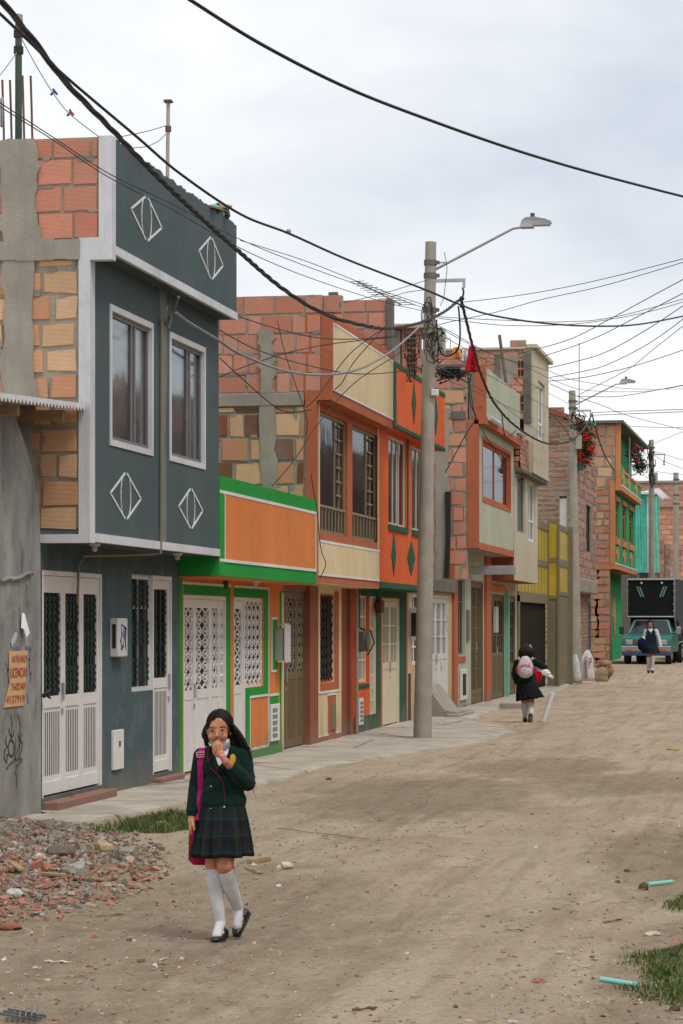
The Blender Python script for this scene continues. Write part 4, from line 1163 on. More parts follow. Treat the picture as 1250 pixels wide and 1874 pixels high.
boxes('side_beam', M_concd, h6, [(x1 + 0.05, U6 - 0.25, Y6 - 0.02, Y6 + 0.1, 5.97, 6.15)], 0.01)
mb = MB(); xx = onY(819, 900, Y6)[0]
for k in range(4): mb.tube([(xx + 0.02 * k - 0.04, Y6 - 0.06, 2.75), (xx + 0.015 * k, Y6 - 0.07, 3.6), (xx + 0.025 * k - 0.02, Y6 - 0.06, 4.5)], 0.03, 6)
mb.build('cable_bundle', M_cable, h6)
boxes('roof_slab', M_concd, h6, [(-12, F6 - 0.4, Y6 + 0.15, Y7, 6.4, 6.55), (-10.6, -6.6, Y6 + 0.05, Y6 + 1.6, z6t - 0.02, z6t + 0.06)])
boxes('rear_wall', M_room, h6, [(-14, -7.5, Y6 + 0.2, Y7 - 0.05, -0.2, 5.5)])

# ------------------------------------------------------------------ TALL CREAM HOUSE
h7 = thing('tall_cream_house', 'tall narrow cream-grey house with brick balcony, white windows and overhanging roof cap', 'house', (-9.0, (Y7 + Y8) / 2, 0))
U7 = onY(941, 950, Y7)[0]
ye7 = YX(984, U7)
T7 = onY(976, 750, 58.0)[0]; yt0 = 58.0; yt1 = YX(1004, T7)
z7b = onX(945, 1062, U7)[1]; z7m = onX(945, 862, U7)[1]; z7t = onX(990, 652, T7)[1]
d7 = (YX(898, G), YX(923, G), 0.05, 2.5); d7b = (YX(928, G), YX(943, G), 0.05, 2.5)
wallx('ground_floor_wall', M_tall, h7, G, Y7 + 0.01, Y8, -0.2, z7b, [d7, d7b])
metal_door(h7, d7, G, [(0, 0.5), (0.5, 1)], M_bdoor, split=0.42, grille='grid', gcols=3, rows=3, ribs=0.12)
metal_door(h7, d7b, G, [(0, 1)], paint('dark_olive_door', c8(92, 90, 70, 1.2)), split=0.3, grille='grid', gcols=3, rows=5, ribs=0.12, handle=False)
boxes('teal_post', paint('teal_paint', c8(110, 170, 150, 1.2)), h7, [(G, G + 0.1, d7[1] + 0.03, d7[1] + 0.2, 0, 2.6)])
boxes('orange_post', M_borange, h7, [(G, G + 0.09, d7[1] + 0.2, d7[1] + 0.34, 0, 2.6), (G, G + 0.03, Y7 + 0.05, d7[1], 2.55, z7b - 0.1)])
b = MB(); y = YX(900, G); b.box(G + 0.03, G + 0.12, y, y + 0.3, 1.6, 2.2, bev=0.01); b.build('meter_box', paint('box_paint2', (0.5, 0.5, 0.48)), h7)
q7a = (YX(947, U7), YX(961, U7), onX(947, 972, U7)[1], onX(947, 868, U7)[1]); q7b = (YX(967, U7), YX(980, U7), q7a[2] - 0.15, q7a[3])
wallx('upper_wall', M_tall, h7, U7, Y7 + 0.02, ye7, z7b, z7m, [q7a, q7b])
window(h7, q7a, U7, 0.05, M_alu, cols=(0.45, 0.7), fw=0.06, pane=M_glass, curtain=(M_curtain, 'full'))
window(h7, q7b, U7, 0.05, M_wdoor, cols=(0.5,), rows=(0.35,), fw=0.08, pane=M_glass, curtain=(M_curtain, 'full'))
boxes('soffit', M_maroon, h7, [(G - 0.2, U7 - 0.02, Y7 - 0.005, ye7 - 0.02, z7b - 0.01, z7b + 0.06)])
boxes('side_return', M_maroon, h7, [(G - 0.3, U7 - 0.01, Y7 - 0.008, Y7 + 0.02, z7b, z7b + 0.75)])
zb0 = z7m; zb1 = onX(945, 792, U7 + 0.1)[1]
block_wall(h7, 'balcony_wall', 'X', U7 + 0.12, Y7 + 0.1, yt0 + 0.9, zb0 + 0.05, zb1, 0.28, 0.11, PAL_BR + PAL_RED, M_brick, 51, mj=0.02)
block_wall(h7, 'balcony_side_wall', 'Y', Y7 + 0.1, G, U7 + 0.12, zb0 + 0.05, zb1, 0.28, 0.14, PAL_BR + PAL_RED, M_brick, 52, mj=0.02)
boxes('balcony_slab', M_concd, h7, [(G - 0.1, U7 + 0.2, Y7 + 0.06, ye7 + 0.6, zb0 - 0.05, zb0 + 0.05)], 0.02)
q7t = (YX(985, T7), YX(997, T7), onX(988, 805, T7)[1], onX(988, 698, T7)[1])
wallx('tower_wall', M_tall, h7, T7, yt0 + 0.02, yt1, zb0 + 0.05, z7t, [q7t], t=0.2)
window(h7, q7t, T7, 0.06, M_wdoor, cols=(0.5,), rows=(0.3,), fw=0.1, pane=glass('bright_glass', (0.3, 0.31, 0.32), 0.1))
block_wall(h7, 'tower_side_wall', 'Y', yt0, -11.0, T7 - 0.22, z6t - 0.4, z7t - 0.02, 0.34, 0.16, PAL_RED, M_block, 53, mj=0.02)
boxes('tower_corner', M_tall, h7, [(T7 - 0.22, T7 + 0.004, yt0 - 0.02, yt0 + 0.05, zb0 + 0.05, z7t)])
boxes('roof_cap', M_tall, h7, [(T7 - 0.16, T7 + 0.10, yt0 - 0.08, yt1 + 0.2, z7t, z7t + 0.10), (-11, T7 - 0.16, yt0 - 0.05, yt1, z7t - 0.02, z7t + 0.04)], 0.01)
mb = MB()
for k in range(4):
    for j in range(2): 
        for i in range(2): mb.box(T7 - 0.36 + j * 0.07, T7 - 0.31 + j * 0.07, yt0 - 0.015, yt0 - 0.005, z7t - 0.45 - k * 0.82 - i * 0.2, z7t - 0.29 - k * 0.82 - i * 0.2)
mb.build('vent_opening', M_dark, h7)
x0, x1 = onY(962, 700, yt0)[0], onY(970, 700, yt0)[0]
boxes('dark_post', M_concd, h7, [(x0 - 0.03, x1 + 0.03, yt0 - 0.05, yt0 + 0.1, z6t - 0.5, z7t - 0.1)])
boxes('rear_wall', M_room, h7, [(-14, -7.5, Y7 + 0.2, Y8 - 0.1, -0.2, 4.8)])
block_wall(h7, 'roof_brick_stub', 'Y', yt0 - 0.02, T7 - 0.55, T7 - 0.18, z7t + 0.045, z7t + 0.20, 0.14, 0.12, PAL_RED, M_block, 54)

# ------------------------------------------------------------------ TALL YELLOW-PANELLED METAL GATE
hg = thing('yellow_panel_gate', 'tall olive metal gate with translucent yellow upper panels and dark open doorway', 'gate', (-7.0, 68, 0))
yg0, yg1, yg2 = Y8 + 0.1, YX(1002, G), YX(1040, -6.72)
zy0, zy1 = onX(975, 1092, G)[1], onX(975, 962, G)[1]
mb = MB()
nb = 9
for i in range(nb):
    a, b = yg0 + (yg1 - yg0) * i / nb, yg0 + (yg1 - yg0) * (i + 1) / nb
    mb.box(G - 0.03, G, a + 0.03, b - 0.03, zy0 + 0.1, (zy0 + zy1) / 2 - 0.08); mb.box(G - 0.03, G, a + 0.03, b - 0.03, (zy0 + zy1) / 2 + 0.08, zy1)
mb.build('yellow_panel', M_yellow, hg)
mb = MB()
for i in range(nb + 1):
    a = yg0 + (yg1 - yg0) * i / nb
    mb.box(G - 0.05, G + 0.006, a - 0.03, a + 0.03, zy0, zy1 + 0.15)
mb.box(G - 0.05, G + 0.03, yg0, yg1, zy0 - 0.16, zy0 + 0.1); mb.box(G - 0.05, G + 0.025, yg0, yg1, (zy0 + zy1) / 2 - 0.08, (zy0 + zy1) / 2 + 0.08); mb.box(G - 0.05, G + 0.03, yg0, yg1, zy1, zy1 + 0.18)
mb.box(G - 0.05, G + 0.03, yg0, yg0 + 0.35, -0.1, zy0); 
mb.build('gate_frame', M_olive, hg)
boxes('doorway', paint('doorway_shade', (0.03, 0.024, 0.019), 0.9, spec=0.05), hg, [(G - 0.12, G - 0.06, yg0 + 0.3, yg1 - 0.02, -0.1, zy0 + 0.02)])  # near-black board closes the opening, its inner shade put in the colour
boxes('inner_floor', M_concd, hg, [(G - 1.2, G, yg0, yg1, -0.2, 0.02)])
# folded leaf facing the camera
xa = G; xb = onY(1022, 1100, yg1)[0]
zl = onY(1010, 957, yg1)[1]; zl0 = onY(1010, 1093, yg1)[1]
boxes('leaf_panel', M_yellow, hg, [(xa + 0.05, xb - 0.04, yg1 - 0.02, yg1 + 0.02, (zl + zl0) / 2 + 0.06, zl), (xa + 0.05, xb - 0.04, yg1 - 0.02, yg1 + 0.02, zl0 + 0.05, (zl + zl0) / 2 - 0.06)])
boxes('leaf_sheet', M_olive, hg, [(xa + 0.05, xb - 0.04, yg1 - 0.015, yg1 + 0.02, 0.02, zl0), (xa, xa + 0.05, yg1 - 0.04, yg1 + 0.03, 0.0, zl + 0.12), (xb - 0.04, xb, yg1 - 0.04, yg1 + 0.03, 0.0, zl + 0.12),
    (xa + 0.05, xb - 0.04, yg1 - 0.035, yg1 + 0.03, zl, zl + 0.12), (xa + 0.05, xb - 0.04, yg1 - 0.035, yg1 + 0.03, (zl + zl0) / 2 - 0.06, (zl + zl0) / 2 + 0.06), (xa + 0.05, xb - 0.04, yg1 - 0.035, yg1 + 0.03, zl0 - 0.05, zl0 + 0.05)])
xs = xb
za_, zb_ = onX(1030, 1090, xs)[1], onX(1030, 972, xs)[1]
boxes('side_panel', M_yellow, hg, [(xs - 0.04, xs - 0.01, yg1 + 0.2, yg2 - 0.4, za_ + 0.1, (za_ + zb_) / 2 - 0.1), (xs - 0.04, xs - 0.01, yg1 + 0.2, yg2 - 0.4, (za_ + zb_) / 2 + 0.1, zb_)])
boxes('side_sheet', M_olive, hg, [(xs - 0.04, xs - 0.008, yg1 + 0.1, yg2 - 0.1, 0.1, za_), (xs - 0.06, xs + 0.02, yg1 + 0.04, yg1 + 0.2, 0, zb_ + 0.15), (xs - 0.06, xs + 0.02, yg2 - 0.4, yg2 - 0.1, 0, zb_ + 0.15), (xs - 0.06, xs + 0.015, yg1 + 0.2, yg2 - 0.4, zb_, zb_ + 0.15), (xs - 0.06, xs + 0.015, yg1 + 0.2, yg2 - 0.4, (za_ + zb_) / 2 - 0.1, (za_ + zb_) / 2 + 0.1), (xs - 0.06, xs + 0.015, yg1 + 0.2, yg2 - 0.4, za_, za_ + 0.1)])
boxes('gate_post', M_olive, hg, [(xs - 0.1, xs + 0.10, yg2 - 0.1, yg2 + 0.12, -0.1, zb_ + 0.2)])

# ------------------------------------------------------------------ ROUGH RED BRICK HOUSE
Y9, Y10 = 75.6, 86.8
h9 = thing('rough_brick_house', 'old rough red brick house with sloping tile roof edge behind the second pole', 'house', (-9.0, 81, 0.2))
X9 = onY(1053, 900, Y9)[0]
zr0 = onY(1005, 722, Y9)[1]; zr1 = onY(1053, 768, Y9)[1]; z9b = onY(1040, 965, Y9)[1]
hole9 = (onY(1024, 940, Y9)[0], onY(1037, 940, Y9)[0], onY(1030, 968, Y9)[1], onY(1030, 908, Y9)[1])
block_wall(h9, 'side_wall', 'Y', Y9, -10.5, X9, 0.0, zr1, 0.5, 0.15, PAL_BR, M_brick, 61, mj=0.07, rough=2.0, holes=[hole9])
block_wall(h9, 'gable_wall', 'Y', Y9 + 0.002, -10.5, X9 - 0.35, zr1, (zr0 + zr1) / 2, 0.5, 0.15, PAL_BR, M_brick, 62, mj=0.07)
w = MB(); a, b, c, d = hole9
w.box(a, a + 0.07, Y9 + 0.04, Y9 + 0.1, c, d); w.box(b - 0.07, b, Y9 + 0.04, Y9 + 0.1, c, d); w.box(a, b, Y9 + 0.04, Y9 + 0.1, d - 0.07, d); w.box((a + b) / 2 - 0.03, (a + b) / 2 + 0.03, Y9 + 0.04, Y9 + 0.1, c, d); w.box(a, b, Y9 + 0.04, Y9 + 0.1, c, c + 0.06)
wo = w.build('window', M_wdoor, h9); w = MB(); w.box(a, b, Y9 + 0.1, Y9 + 0.12, c, d); w.build('pane', M_glassd, wo)
mb = MB(); mb.prism([(-10.6, Y9 - 0.15, zr0 + 0.5), (X9 + 0.25, Y9 - 0.15, zr1 - 0.15), (X9 + 0.25, Y9 - 0.15, zr1 + 0.0), (-10.6, Y9 - 0.15, zr0 + 0.65)], (0, 6, 0)); mb.build('roof', concrete('old_tile', c8(150, 86, 64, 1.2), scale=6), h9)
hf = (YX(1072, X9), YX(1082, X9), 3.2, 4.9)
hf = (hf[0], hf[1], onX(1077, 1010, X9)[1], onX(1077, 925, X9)[1])
Y9e = min(Y10, YX(1092, X9))
block_wall(h9, 'front_wall', 'X', X9, Y9 + 0.05, Y9e, onX(1062, 1078, X9)[1], zr1 - 0.9, 0.34, 0.24, [c8(r, g, b, 1.2) for r, g, b in ((186, 150, 132), (170, 130, 112), (178, 140, 128), (150, 112, 98))], M_block, 63, mj=0.05, rough=1.5, holes=[hf])
window(h9, hf, X9, 0.06, M_black, cols=(0.33, 0.66), rows=(0.5,), room=M_dark)
hl = (YX(1074, X9 - 0.25), YX(1083, X9 - 0.25), 0.9, 2.6)
block_wall(h9, 'lower_wall', 'X', X9 - 0.22, Y9 + 0.3, Y9e, 0, onX(1062, 1078, X9)[1], 0.3, 0.12, PAL_BR, M_brick, 64, mj=0.05, holes=[hl])
window(h9, hl, X9 - 0.22, 0.05, paint('blue_grey_paint', c8(110, 118, 128, 1.2)), cols=(0.5,), rows=(0.3, 0.6))
boxes('floor_beam', M_conc, h9, [(X9 - 0.4, X9 + 0.05, Y9 + 0.05, Y9e, onX(1062, 1078, X9)[1] - 0.1, onX(1062, 1058, X9)[1])], 0.03)
boxes('rear_wall', M_room, h9, [(-12, X9 - 0.6, Y9 + 0.3, Y9e - 0.05, 0, zr1 - 1)])

# ------------------------------------------------------------------ GREEN HOUSE WITH BALCONY
h10 = thing('green_balcony_house', 'bright green and orange house with lozenge panels and roofed flower balcony', 'house', (-8.0, 93, 0.45))
XU = onY(1125, 950, Y10)[0]; XB = onY(1136, 880, Y10)[0]; XG = onY(1097, 1150, Y10)[0]
zg = onY(1120, 1035, Y10)[1]; zm = onY(1120, 892, Y10)[1]; zt = onY(1120, 775, Y10)[1]; zp = onY(1140, 862, Y10)[1]
ye = YX(1163, XU)
wallx('ground_floor_wall', M_bgreen, h10, XG, Y10, YX(1137, XG), 0.2, zg)
boxes('ground_post', M_terra, h10, [(XG, XG + 0.05, YX(1112, XG), YX(1117, XG), 0.5, zg)])
for px in (1104, 1124):
    y, z = onX(px, 1128, XG); mb = MB(); mb.prism([(XG, y - 0.8, z), (XG, y, z - 0.85), (XG, y + 0.8, z), (XG, y, z + 0.85)], (0.02, 0, 0)); mb.build('lozenge_panel', M_borange, h10)
qs = []
for (p0, p1) in ((1127, 1133), (1139, 1146), (1151, 1159)):
    qs.append((YX(p0, XU), YX(p1, XU), zg + (zm - zg) * 0.36, zg + (zm - zg) * 0.84))
wallx('upper_wall', M_bgreen, h10, XU, Y10 + 0.02, ye, zg, zm, qs)
for q in qs:
    window(h10, q, XU, 0.06, M_terra, cols=(0.5,), rows=(0.7,), fw=0.12, room=M_dark)
boxes('window_hood', M_borange, h10, [(XU, XU + 0.04, q[0] - 0.1, q[1] + 0.1, q[3], q[3] + 0.15) for q in qs] + [(XU, XU + 0.05, q[0] - 0.1, q[1] + 0.1, q[2] - 0.22, q[2]) for q in qs])
for q in qs:
    y, z = (q[0] + q[1]) / 2, zg + (zm - zg) * 0.16; mb = MB(); mb.prism([(XU, y - 0.7, z), (XU, y, z - 0.32), (XU, y + 0.7, z), (XU, y, z + 0.32)], (0.02, 0, 0)); mb.build('lozenge_panel', M_borange, h10)
boxes('orange_band', M_borange, h10, [(XG - 0.2, XU + 0.04, Y10 - 0.02, ye, zg - 0.12, zg + 0.05), (XU - 0.17, XU + 0.01, Y10 - 0.03, Y10 + 0.02, zg + 0.05, zm + 0.2), (XU, XB + 0.03, Y10 - 0.03, YX(1173, XB), zm - 0.1, zm + 0.06), (XB - 0.17, XB + 0.004, Y10 - 0.03, Y10 + 0.06, zm + 0.06, zt)])
boxes('white_line', M_wline, h10, [(XU, XU + 0.05, Y10 + 0.03, ye, zg + 0.05, zg + 0.10), (XB, XB + 0.04, Y10 + 0.08, YX(1173, XB), zm + 0.06, zm + 0.11)])
yb1 = YX(1173, XB)
boxes('balcony_parapet', M_bgreen, h10, [(XB - 0.1, XB, Y10 + 0.06, yb1, zm + 0.06, zp), (XB - 0.1, XB + 0.0, Y10 + 0.06, Y10 + 1.2, zp, zp + 0.25)])
boxes('balcony_cap', M_borange, h10, [(XB - 0.13, XB + 0.03, Y10 + 1.2, yb1, zp, zp + 0.09)])
for px in (1141, 1151, 1164):
    y = YX(px, XB); z = (zm + zp) / 2 + 0.05; mb = MB(); mb.prism([(XB, y - 0.7, z), (XB, y, z - 0.42), (XB, y + 0.7, z), (XB, y, z + 0.42)], (0.02, 0, 0)); mb.build('lozenge_panel', M_borange, h10)
block_wall(h10, 'side_wall', 'Y', Y10, -10, XU - 0.17, 0.3, zm, 0.5, 0.26, PAL_TAN[3:] + PAL_RED, M_block, 71, mj=0.05, rough=1.8)
block_wall(h10, 'upper_side_wall', 'Y', Y10 + 0.002, -10, XB - 0.17, zm, zt - 0.02, 0.55, 0.36, PAL_TAN + PAL_RED[:2], M_block, 72, mj=0.06, rough=1.8)
wallx('third_floor_wall', M_bgreen, h10, XB - 0.40, Y10 + 0.1, yb1 + 0.5, zm, zt, [(Y10 + 1.5, Y10 + 4, zp, zt - 0.3)])
boxes('balcony_door', M_maroon, h10, [(XB - 0.50, XB - 0.44, Y10 + 1.5, Y10 + 4, zm, zt - 0.3)])
boxes('balcony_post', M_galv, h10, [(XB - 0.08, XB - 0.03, YX(1155, XB) - 0.05, YX(1155, XB) + 0.05, zp, zt)])
zend = onX(1180, 812, XB + 0.3)[1]
mb = MB(); mb.hull([(-10.2, Y10 - 0.2, zt), (XB + 0.1, Y10 - 0.2, zt), (XB + 0.1, Y10 - 0.2, zt + 0.1), (-10.2, Y10 - 0.2, zt + 0.1)], [(-10.2, yb1 + 0.6, zt - 0.1), (XB + 0.3, yb1 + 0.6, zt - 0.1), (XB + 0.3, yb1 + 0.6, zt + 0.0), (-10.2, yb1 + 0.6, zt)]); mb.build('roof', M_concd, h10)
boxes('rear_wall', M_room, h10, [(-12, XG - 0.4, Y10 + 0.2, ye, 0, zm - 0.1)])

# ------------------------------------------------------------------ FAR END OF THE STREET
def far_house(name, label, px0, px1, pyt, Z, seed, pal, depth=8, pyb=1215, roof=None, bh=0.3):
    a = at(px0, pyt, Z); b = at(px1, pyt, Z)
    h = thing(name, label, 'house', ((a.x + b.x) / 2, a.y + 1, 0.6))
    block_wall(h, 'front_wall', 'Y', a.y, a.x, b.x, 0.3, a.z, 0.5, bh, pal, M_block, seed, mj=0.05)
    boxes('roof', roof or M_conc, h, [(a.x - 0.1, b.x + 0.1, a.y - 0.1, a.y + depth, a.z, a.z + 0.12)])
    boxes('side_wall', M_mortar, h, [(a.x, a.x + 0.2, a.y + 0.16, a.y + depth - .2, 0.3, a.z - 0.01), (b.x - 0.2, b.x, a.y + 0.16, a.y + depth - .2, 0.3, a.z - 0.01)])
    return h, a, b
f1, a, b = far_house('clay_block_house', 'distant tall clay block house closing the street behind the last poles', 1168, 1300, 884, 138, 81, PAL_RED)
boxes('window', M_dark, f1, [(a.x + 2.9, a.x + 3.6, a.y - 0.03, a.y - 0.01, a.z - 1.4, a.z - 0.5)])
f2, a, b = far_house('salmon_block_house', 'distant lower salmon block house in front of the tall one, beside the last pole', 1202, 1275, 928, 124, 82, [c8(r, g, b, 1.3) for r, g, b in ((218, 138, 112), (208, 126, 100), (222, 150, 122))], 6, bh=0.26)
boxes('metal_bars', M_galv, f2, [(a.x + 0.2 + 0.35 * k, a.x + 0.24 + 0.35 * k, a.y - 0.12, a.y - 0.08, a.z - 3.2, a.z - 2.0) for k in range(4)] + [(a.x + 0.2, a.x + 1.5, a.y - 0.12, a.y - 0.08, a.z - 2.04, a.z - 2.0)])
# brick piles seen above the truck
for i, (p0, p1, pt, lab) in enumerate(((1200, 1216, 986, 'tall red brick pier beside teal tarpaulin, beyond the truck'), (1217, 1227, 995, 'shorter red brick pier right of the tall pier, beyond the truck'))):
    a = at(p0, pt, 112); b = at(p1, pt, 112)
    t = thing('brick_pier', lab, 'brick pier', ((a.x + b.x) / 2, a.y, 0.6), group='brick piers at the street end')
    block_wall(t, 'pier_core', 'Y', a.y, a.x, b.x, 0.4, a.z, 0.3, 0.24, PAL_BR, M_brick, 90 + i, mj=0.04, thick=0.5, blockname='brick_face')
# tarp-wrapped scaffold
a, b = at(1163, 905, 106), at(1207, 905, 106)
tp = thing('tarpaulin_enclosure', 'teal and pale green tarpaulin hung round a building shell past the green house', 'tarpaulin', ((a.x + b.x) / 2, a.y, 0.6))
mb = MB(); n = 40; r1 = random.Random(2)
zt_, zb_ = a.z, at(1163, 1048, 106).z
def tarp(mb, x0, x1, y, z0, z1, tone, n=24, amp=0.02):
    rows = 10
    g = [[(x0 + (x1 - x0) * i / n, y + amp * math.sin(i * 1.1 + j * 0.5) + amp * noise.noise((i * 0.5, j * 0.6, 3)) * 2, z0 + (z1 - z0) * j / rows) for i in range(n + 1)] for j in range(rows + 1)]
    for j in range(rows):
        for i in range(n):
            mb.prism([g[j][i], g[j][i + 1], g[j + 1][i + 1], g[j + 1][i]], (0, 0.02, 0), tone)
xm = at(1184, 905, 106).x; xm2 = at(1194, 905, 106).x
tarp(mb, a.x, xm, a.y, zb_, zt_, c8(84, 180, 164, 1.25)); tarp(mb, xm, xm2, a.y - 0.02, zb_, zt_, c8(186, 214, 190, 1.1), 12); tarp(mb, xm2, b.x, a.y, zb_, zt_ - 0.1, c8(110, 200, 176, 1.1), 12)
mb.build('tarpaulin_sheet', tonemat('tarpaulin', 0.5, 0.3, 4), tp, smooth=True)
boxes('zinc_roof', M_zinc, tp, [(a.x - 0.3, b.x - 0.1, a.y - 0.2, a.y + 5, zt_, zt_ + 0.08)])
mb = MB(); mb.hull([(a.x - 0.3, a.y + 5, zt_ + 0.08), (b.x + 0.2, a.y + 5, zt_ + 0.08), (b.x + 0.2, a.y + 5.1, zt_ + 0.08), (a.x - 0.3, a.y + 5.1, zt_ + 0.08)], [(a.x - 0.3, a.y + 5, zt_ + 0.35), (b.x - 0.3, a.y + 5, zt_ + 0.55), (b.x - 0.3, a.y + 5.1, zt_ + 0.55), (a.x - 0.3, a.y + 5.1, zt_ + 0.35)]); mb.build('back_sheet', M_zinc, tp)
boxes('support_post', M_wood, tp, [(a.x + 0.05, a.x + 0.15, a.y + 0.1, a.y + 0.2, 0.4, zt_), (b.x - 0.2, b.x - 0.1, a.y + 0.1, a.y + 0.2, 0.4, zt_)])
boxes('low_wall', M_concd, tp, [(a.x - 1.2, b.x, a.y + 0.3, a.y + 0.5, 0.3, zb_ + 0.05)])

# ------------------------------------------------------------------ ROOFTOP THINGS
def pt_tube(name, pts, r, mat, label, cat, n=8, group=None, **k):
    mb = MB(); mb.tube(pts, r, n); o = mb.build(name, mat, smooth=True); return tag(o, label, cat, group)
Zr = Y1 + 0.35
mx, mz = onY(34, 30, Zr); m0 = onY(34, 250, Zr)
mast = thing('rooftop_mast', 'dark green metal pole with tape bands standing on the teal house roof', 'mast', (m0[0], Zr, 6.2))
mb = MB(); mb.tube([(m0[0], Zr, 6.05), (mx, Zr, mz)], [0.035, 0.032], 10); mb.build('tube', paint('mast_green', (0.045, 0.075, 0.055), 0.5, wear=0.5), mast, smooth=True)
for py in (62, 92): 
    mb = MB(); z = onY(34, py, Zr)[1]; mb.tube([(mx, Zr, z - 0.035), (mx, Zr, z + 0.035)], 0.047, 10); mb.build('tape_band', M_black, mast)
mb = MB(); mb.tube([(mx, Zr, mz - 0.05), (mx + 0.01, Zr, mz + 0.02)], [0.045, 0.03], 8); mb.build('top_cap', M_conc, mast)
Zr2 = YX(306, -6.9)
p0, p1 = onY(305, 330, Zr2), onY(308, 188, Zr2)
ip = thing('rooftop_pipe', 'thin pale rusty pipe with a flat top plate behind teal parapet', 'pipe', (p0[0], Zr2, 6.0))
mb = MB(); mb.tube([(p0[0], Zr2, 5.9), (p1[0], Zr2, p1[1])], 0.022, 8); mb.build('tube', paint('pale_pipe', (0.42, 0.38, 0.29), 0.6, wear=0.5), ip, smooth=True)
mb = MB(); mb.box(p1[0] - 0.045, p1[0] + 0.045, Zr2 - 0.045, Zr2 + 0.045, p1[1], p1[1] + 0.03, bev=0.005); mb.tube([(p1[0], Zr2, onY(308, 236, Zr2)[1] + d) for d in (-0.03, 0.03)], 0.035, 8); mb.build('top_plate', M_rust, ip)
yj = YX(388, FS - 0.1)
jk = thing('roof_junk', 'bundle of rags and boards weighed on the teal parapet near its far end', 'junk', (-6.5, yj, 6.3))
mb = MB(); mb.rbox((-6.5, yj - 0.1, 6.42), (0.42, 0.9, 0.02), (0.12, 0.15, 0.1)); mb.rbox((-6.45, yj + 0.25, 6.47), (0.35, 0.5, 0.02), (0.2, -0.1, 0.3)); mb.build('board', M_wood, jk)
mb = MB(); mb.rock((-6.42, yj + 0.15, 6.38), (0.10, 0.13, 0.10), 2, sub=2); mb.build('teal_rag', fabric('teal_rag', c8(110, 170, 150, 1.2)), jk)
mb = MB(); mb.rock((-6.45, yj + 0.4, 6.40), (0.13, 0.14, 0.13), 5, sub=2); mb.rock((-6.5, yj - 0.02, 6.38), (0.1, 0.16, 0.07), 6, sub=2); mb.build('dark_rag', M_black, jk)
# TV antenna on the orange house roof
A0, A1 = at(653, 515, 40.5), at(735, 558, 40.5)
an = thing('tv_antenna', 'old fishbone television aerial tilted above the block walls left of the pole', 'antenna', (at(709, 552, 40.5).x, 40, 6.9))
mb = MB(); mb.tube([A0, A1], 0.012, 5); mb.build('boom', M_alu, an)
mb = MB()
for k in range(12):
    c = A0.lerp(A1, k / 11); l = 0.14 + 0.10 * k / 11
    mb.tube([c + Vector((-l, 0.1, 0.01)), c + Vector((l, -0.1, -0.01))], 0.006, 4)
mb.build('element', M_alu, an)
mb = MB(); mb.tube([at(709, 552, 40.5), at(709, 600, 40.5)], 0.016, 6); mb.build('mast', M_rust, an)
# posts and boards standing on the pale house roof
for (px, pt, pb, w, nm, lab, m) in ((910, 648, 690, 0.13, 'concrete_stub', 'short dark concrete stub post standing on pale house roof', M_concd),):
    a, b = at(px, pb + 20, 53), at(px, pt, 53); mb = MB(); mb.box(a.x - w / 2, a.x + w / 2, a.y - w / 2, a.y + w / 2, 6.4, b.z, bev=0.01); tag(mb.build(nm, m), lab, 'post')
a, b = at(926, 700, 53.5), at(914, 613, 53.5); pt_tube('leaning_pole', [a, b], 0.035, M_concd, 'thin grey pole leaning left above the pale house roof', 'pole')
a, b = at(929, 700, 54), at(938, 650, 54)
mb = MB(); d = b - a; mb.prism([a + Vector((-0.16, 0, 0)), a + Vector((0.1, 0, 0)), b + Vector((0.12, 0, 0)), b + Vector((-0.12, 0, 0.02))], (0, 0.03, 0)); tag(mb.build('leaning_board', M_conc), 'pale grey board leaning against the tall house brick wall', 'board')
# distant hairline mast
pt_tube('radio_mast', [at(1060, 900, 300), at(1060, 627, 300)], [0.09, 0.07], paint('mast_redwhite', (0.5, 0.42, 0.42)), 'faint thin radio mast far away in the sky between poles', 'mast', 5)
# laundry
def cloth(name, pts, mat, label, cat, amp=0.02, n=10, m=12, thick=0.006):
    """hanging cloth: quad given by four corner points (bl, br, tr, tl)"""
    bl, br, tr, tl = [Vector(p) for p in pts]
    mb = MB()
    nrm = (br - bl).cross(tl - bl).normalized()
    g = []
    for j in range(m + 1):
        row = []
        for i in range(n + 1):
            u, v = i / n, j / m
            p = bl.lerp(br, u).lerp(tl.lerp(tr, u), v)
            k = (1 - v * 0.6)
            row.append(p + nrm * amp * k * (math.sin(u * 9 + v * 1.5) + noise.noise((u * 4, v * 3, 1.3))))
        g.append(row)
    for j in range(m):
        for i in range(n):
            mb.face([g[j][i], g[j][i + 1], g[j + 1][i + 1], g[j + 1][i]])
    bmesh.ops.remove_doubles(mb.bm, verts=mb.bm.verts, dist=1e-5)
    r = bmesh.ops.solidify(mb.bm, geom=mb.bm.faces[:], thickness=thick)
    return tag(mb.build(name, mat, smooth='all'), label, cat)
Zc = 45.5
cloth('red_cloth', [at(850, 681, Zc), at(877, 681, Zc), at(871, 634, Zc), at(859, 632, Zc)], M_red, 'bright red cloth hanging from a line to the right of the first lamp pole', 'cloth', 0.05)
cloth('orange_garment', [at(824, 655, 52), at(846, 657, 52), at(841, 634, 52), at(830, 636, 52)], fabric('orange_cloth', (0.75, 0.26, 0.05)), 'orange garment drying on a line just right of the first pole', 'laundry', 0.04)
cloth('white_garment', [at(843, 661, 52.3), at(858, 663, 52.3), at(856, 640, 52.3), at(846, 640, 52.3)], fabric('white_cloth', (0.68, 0.66, 0.72)), 'white garment drying between the orange garment and the red cloth', 'laundry', 0.04)
cloth('pale_towel', [at(0, 232, Zr), at(5, 232, Zr), at(6, 178, Zr), at(0, 178, Zr)], fabric('grey_towel', (0.55, 0.53, 0.56)), 'pale grey cloth at the left edge of the picture by the roof bars', 'laundry', 0.02)
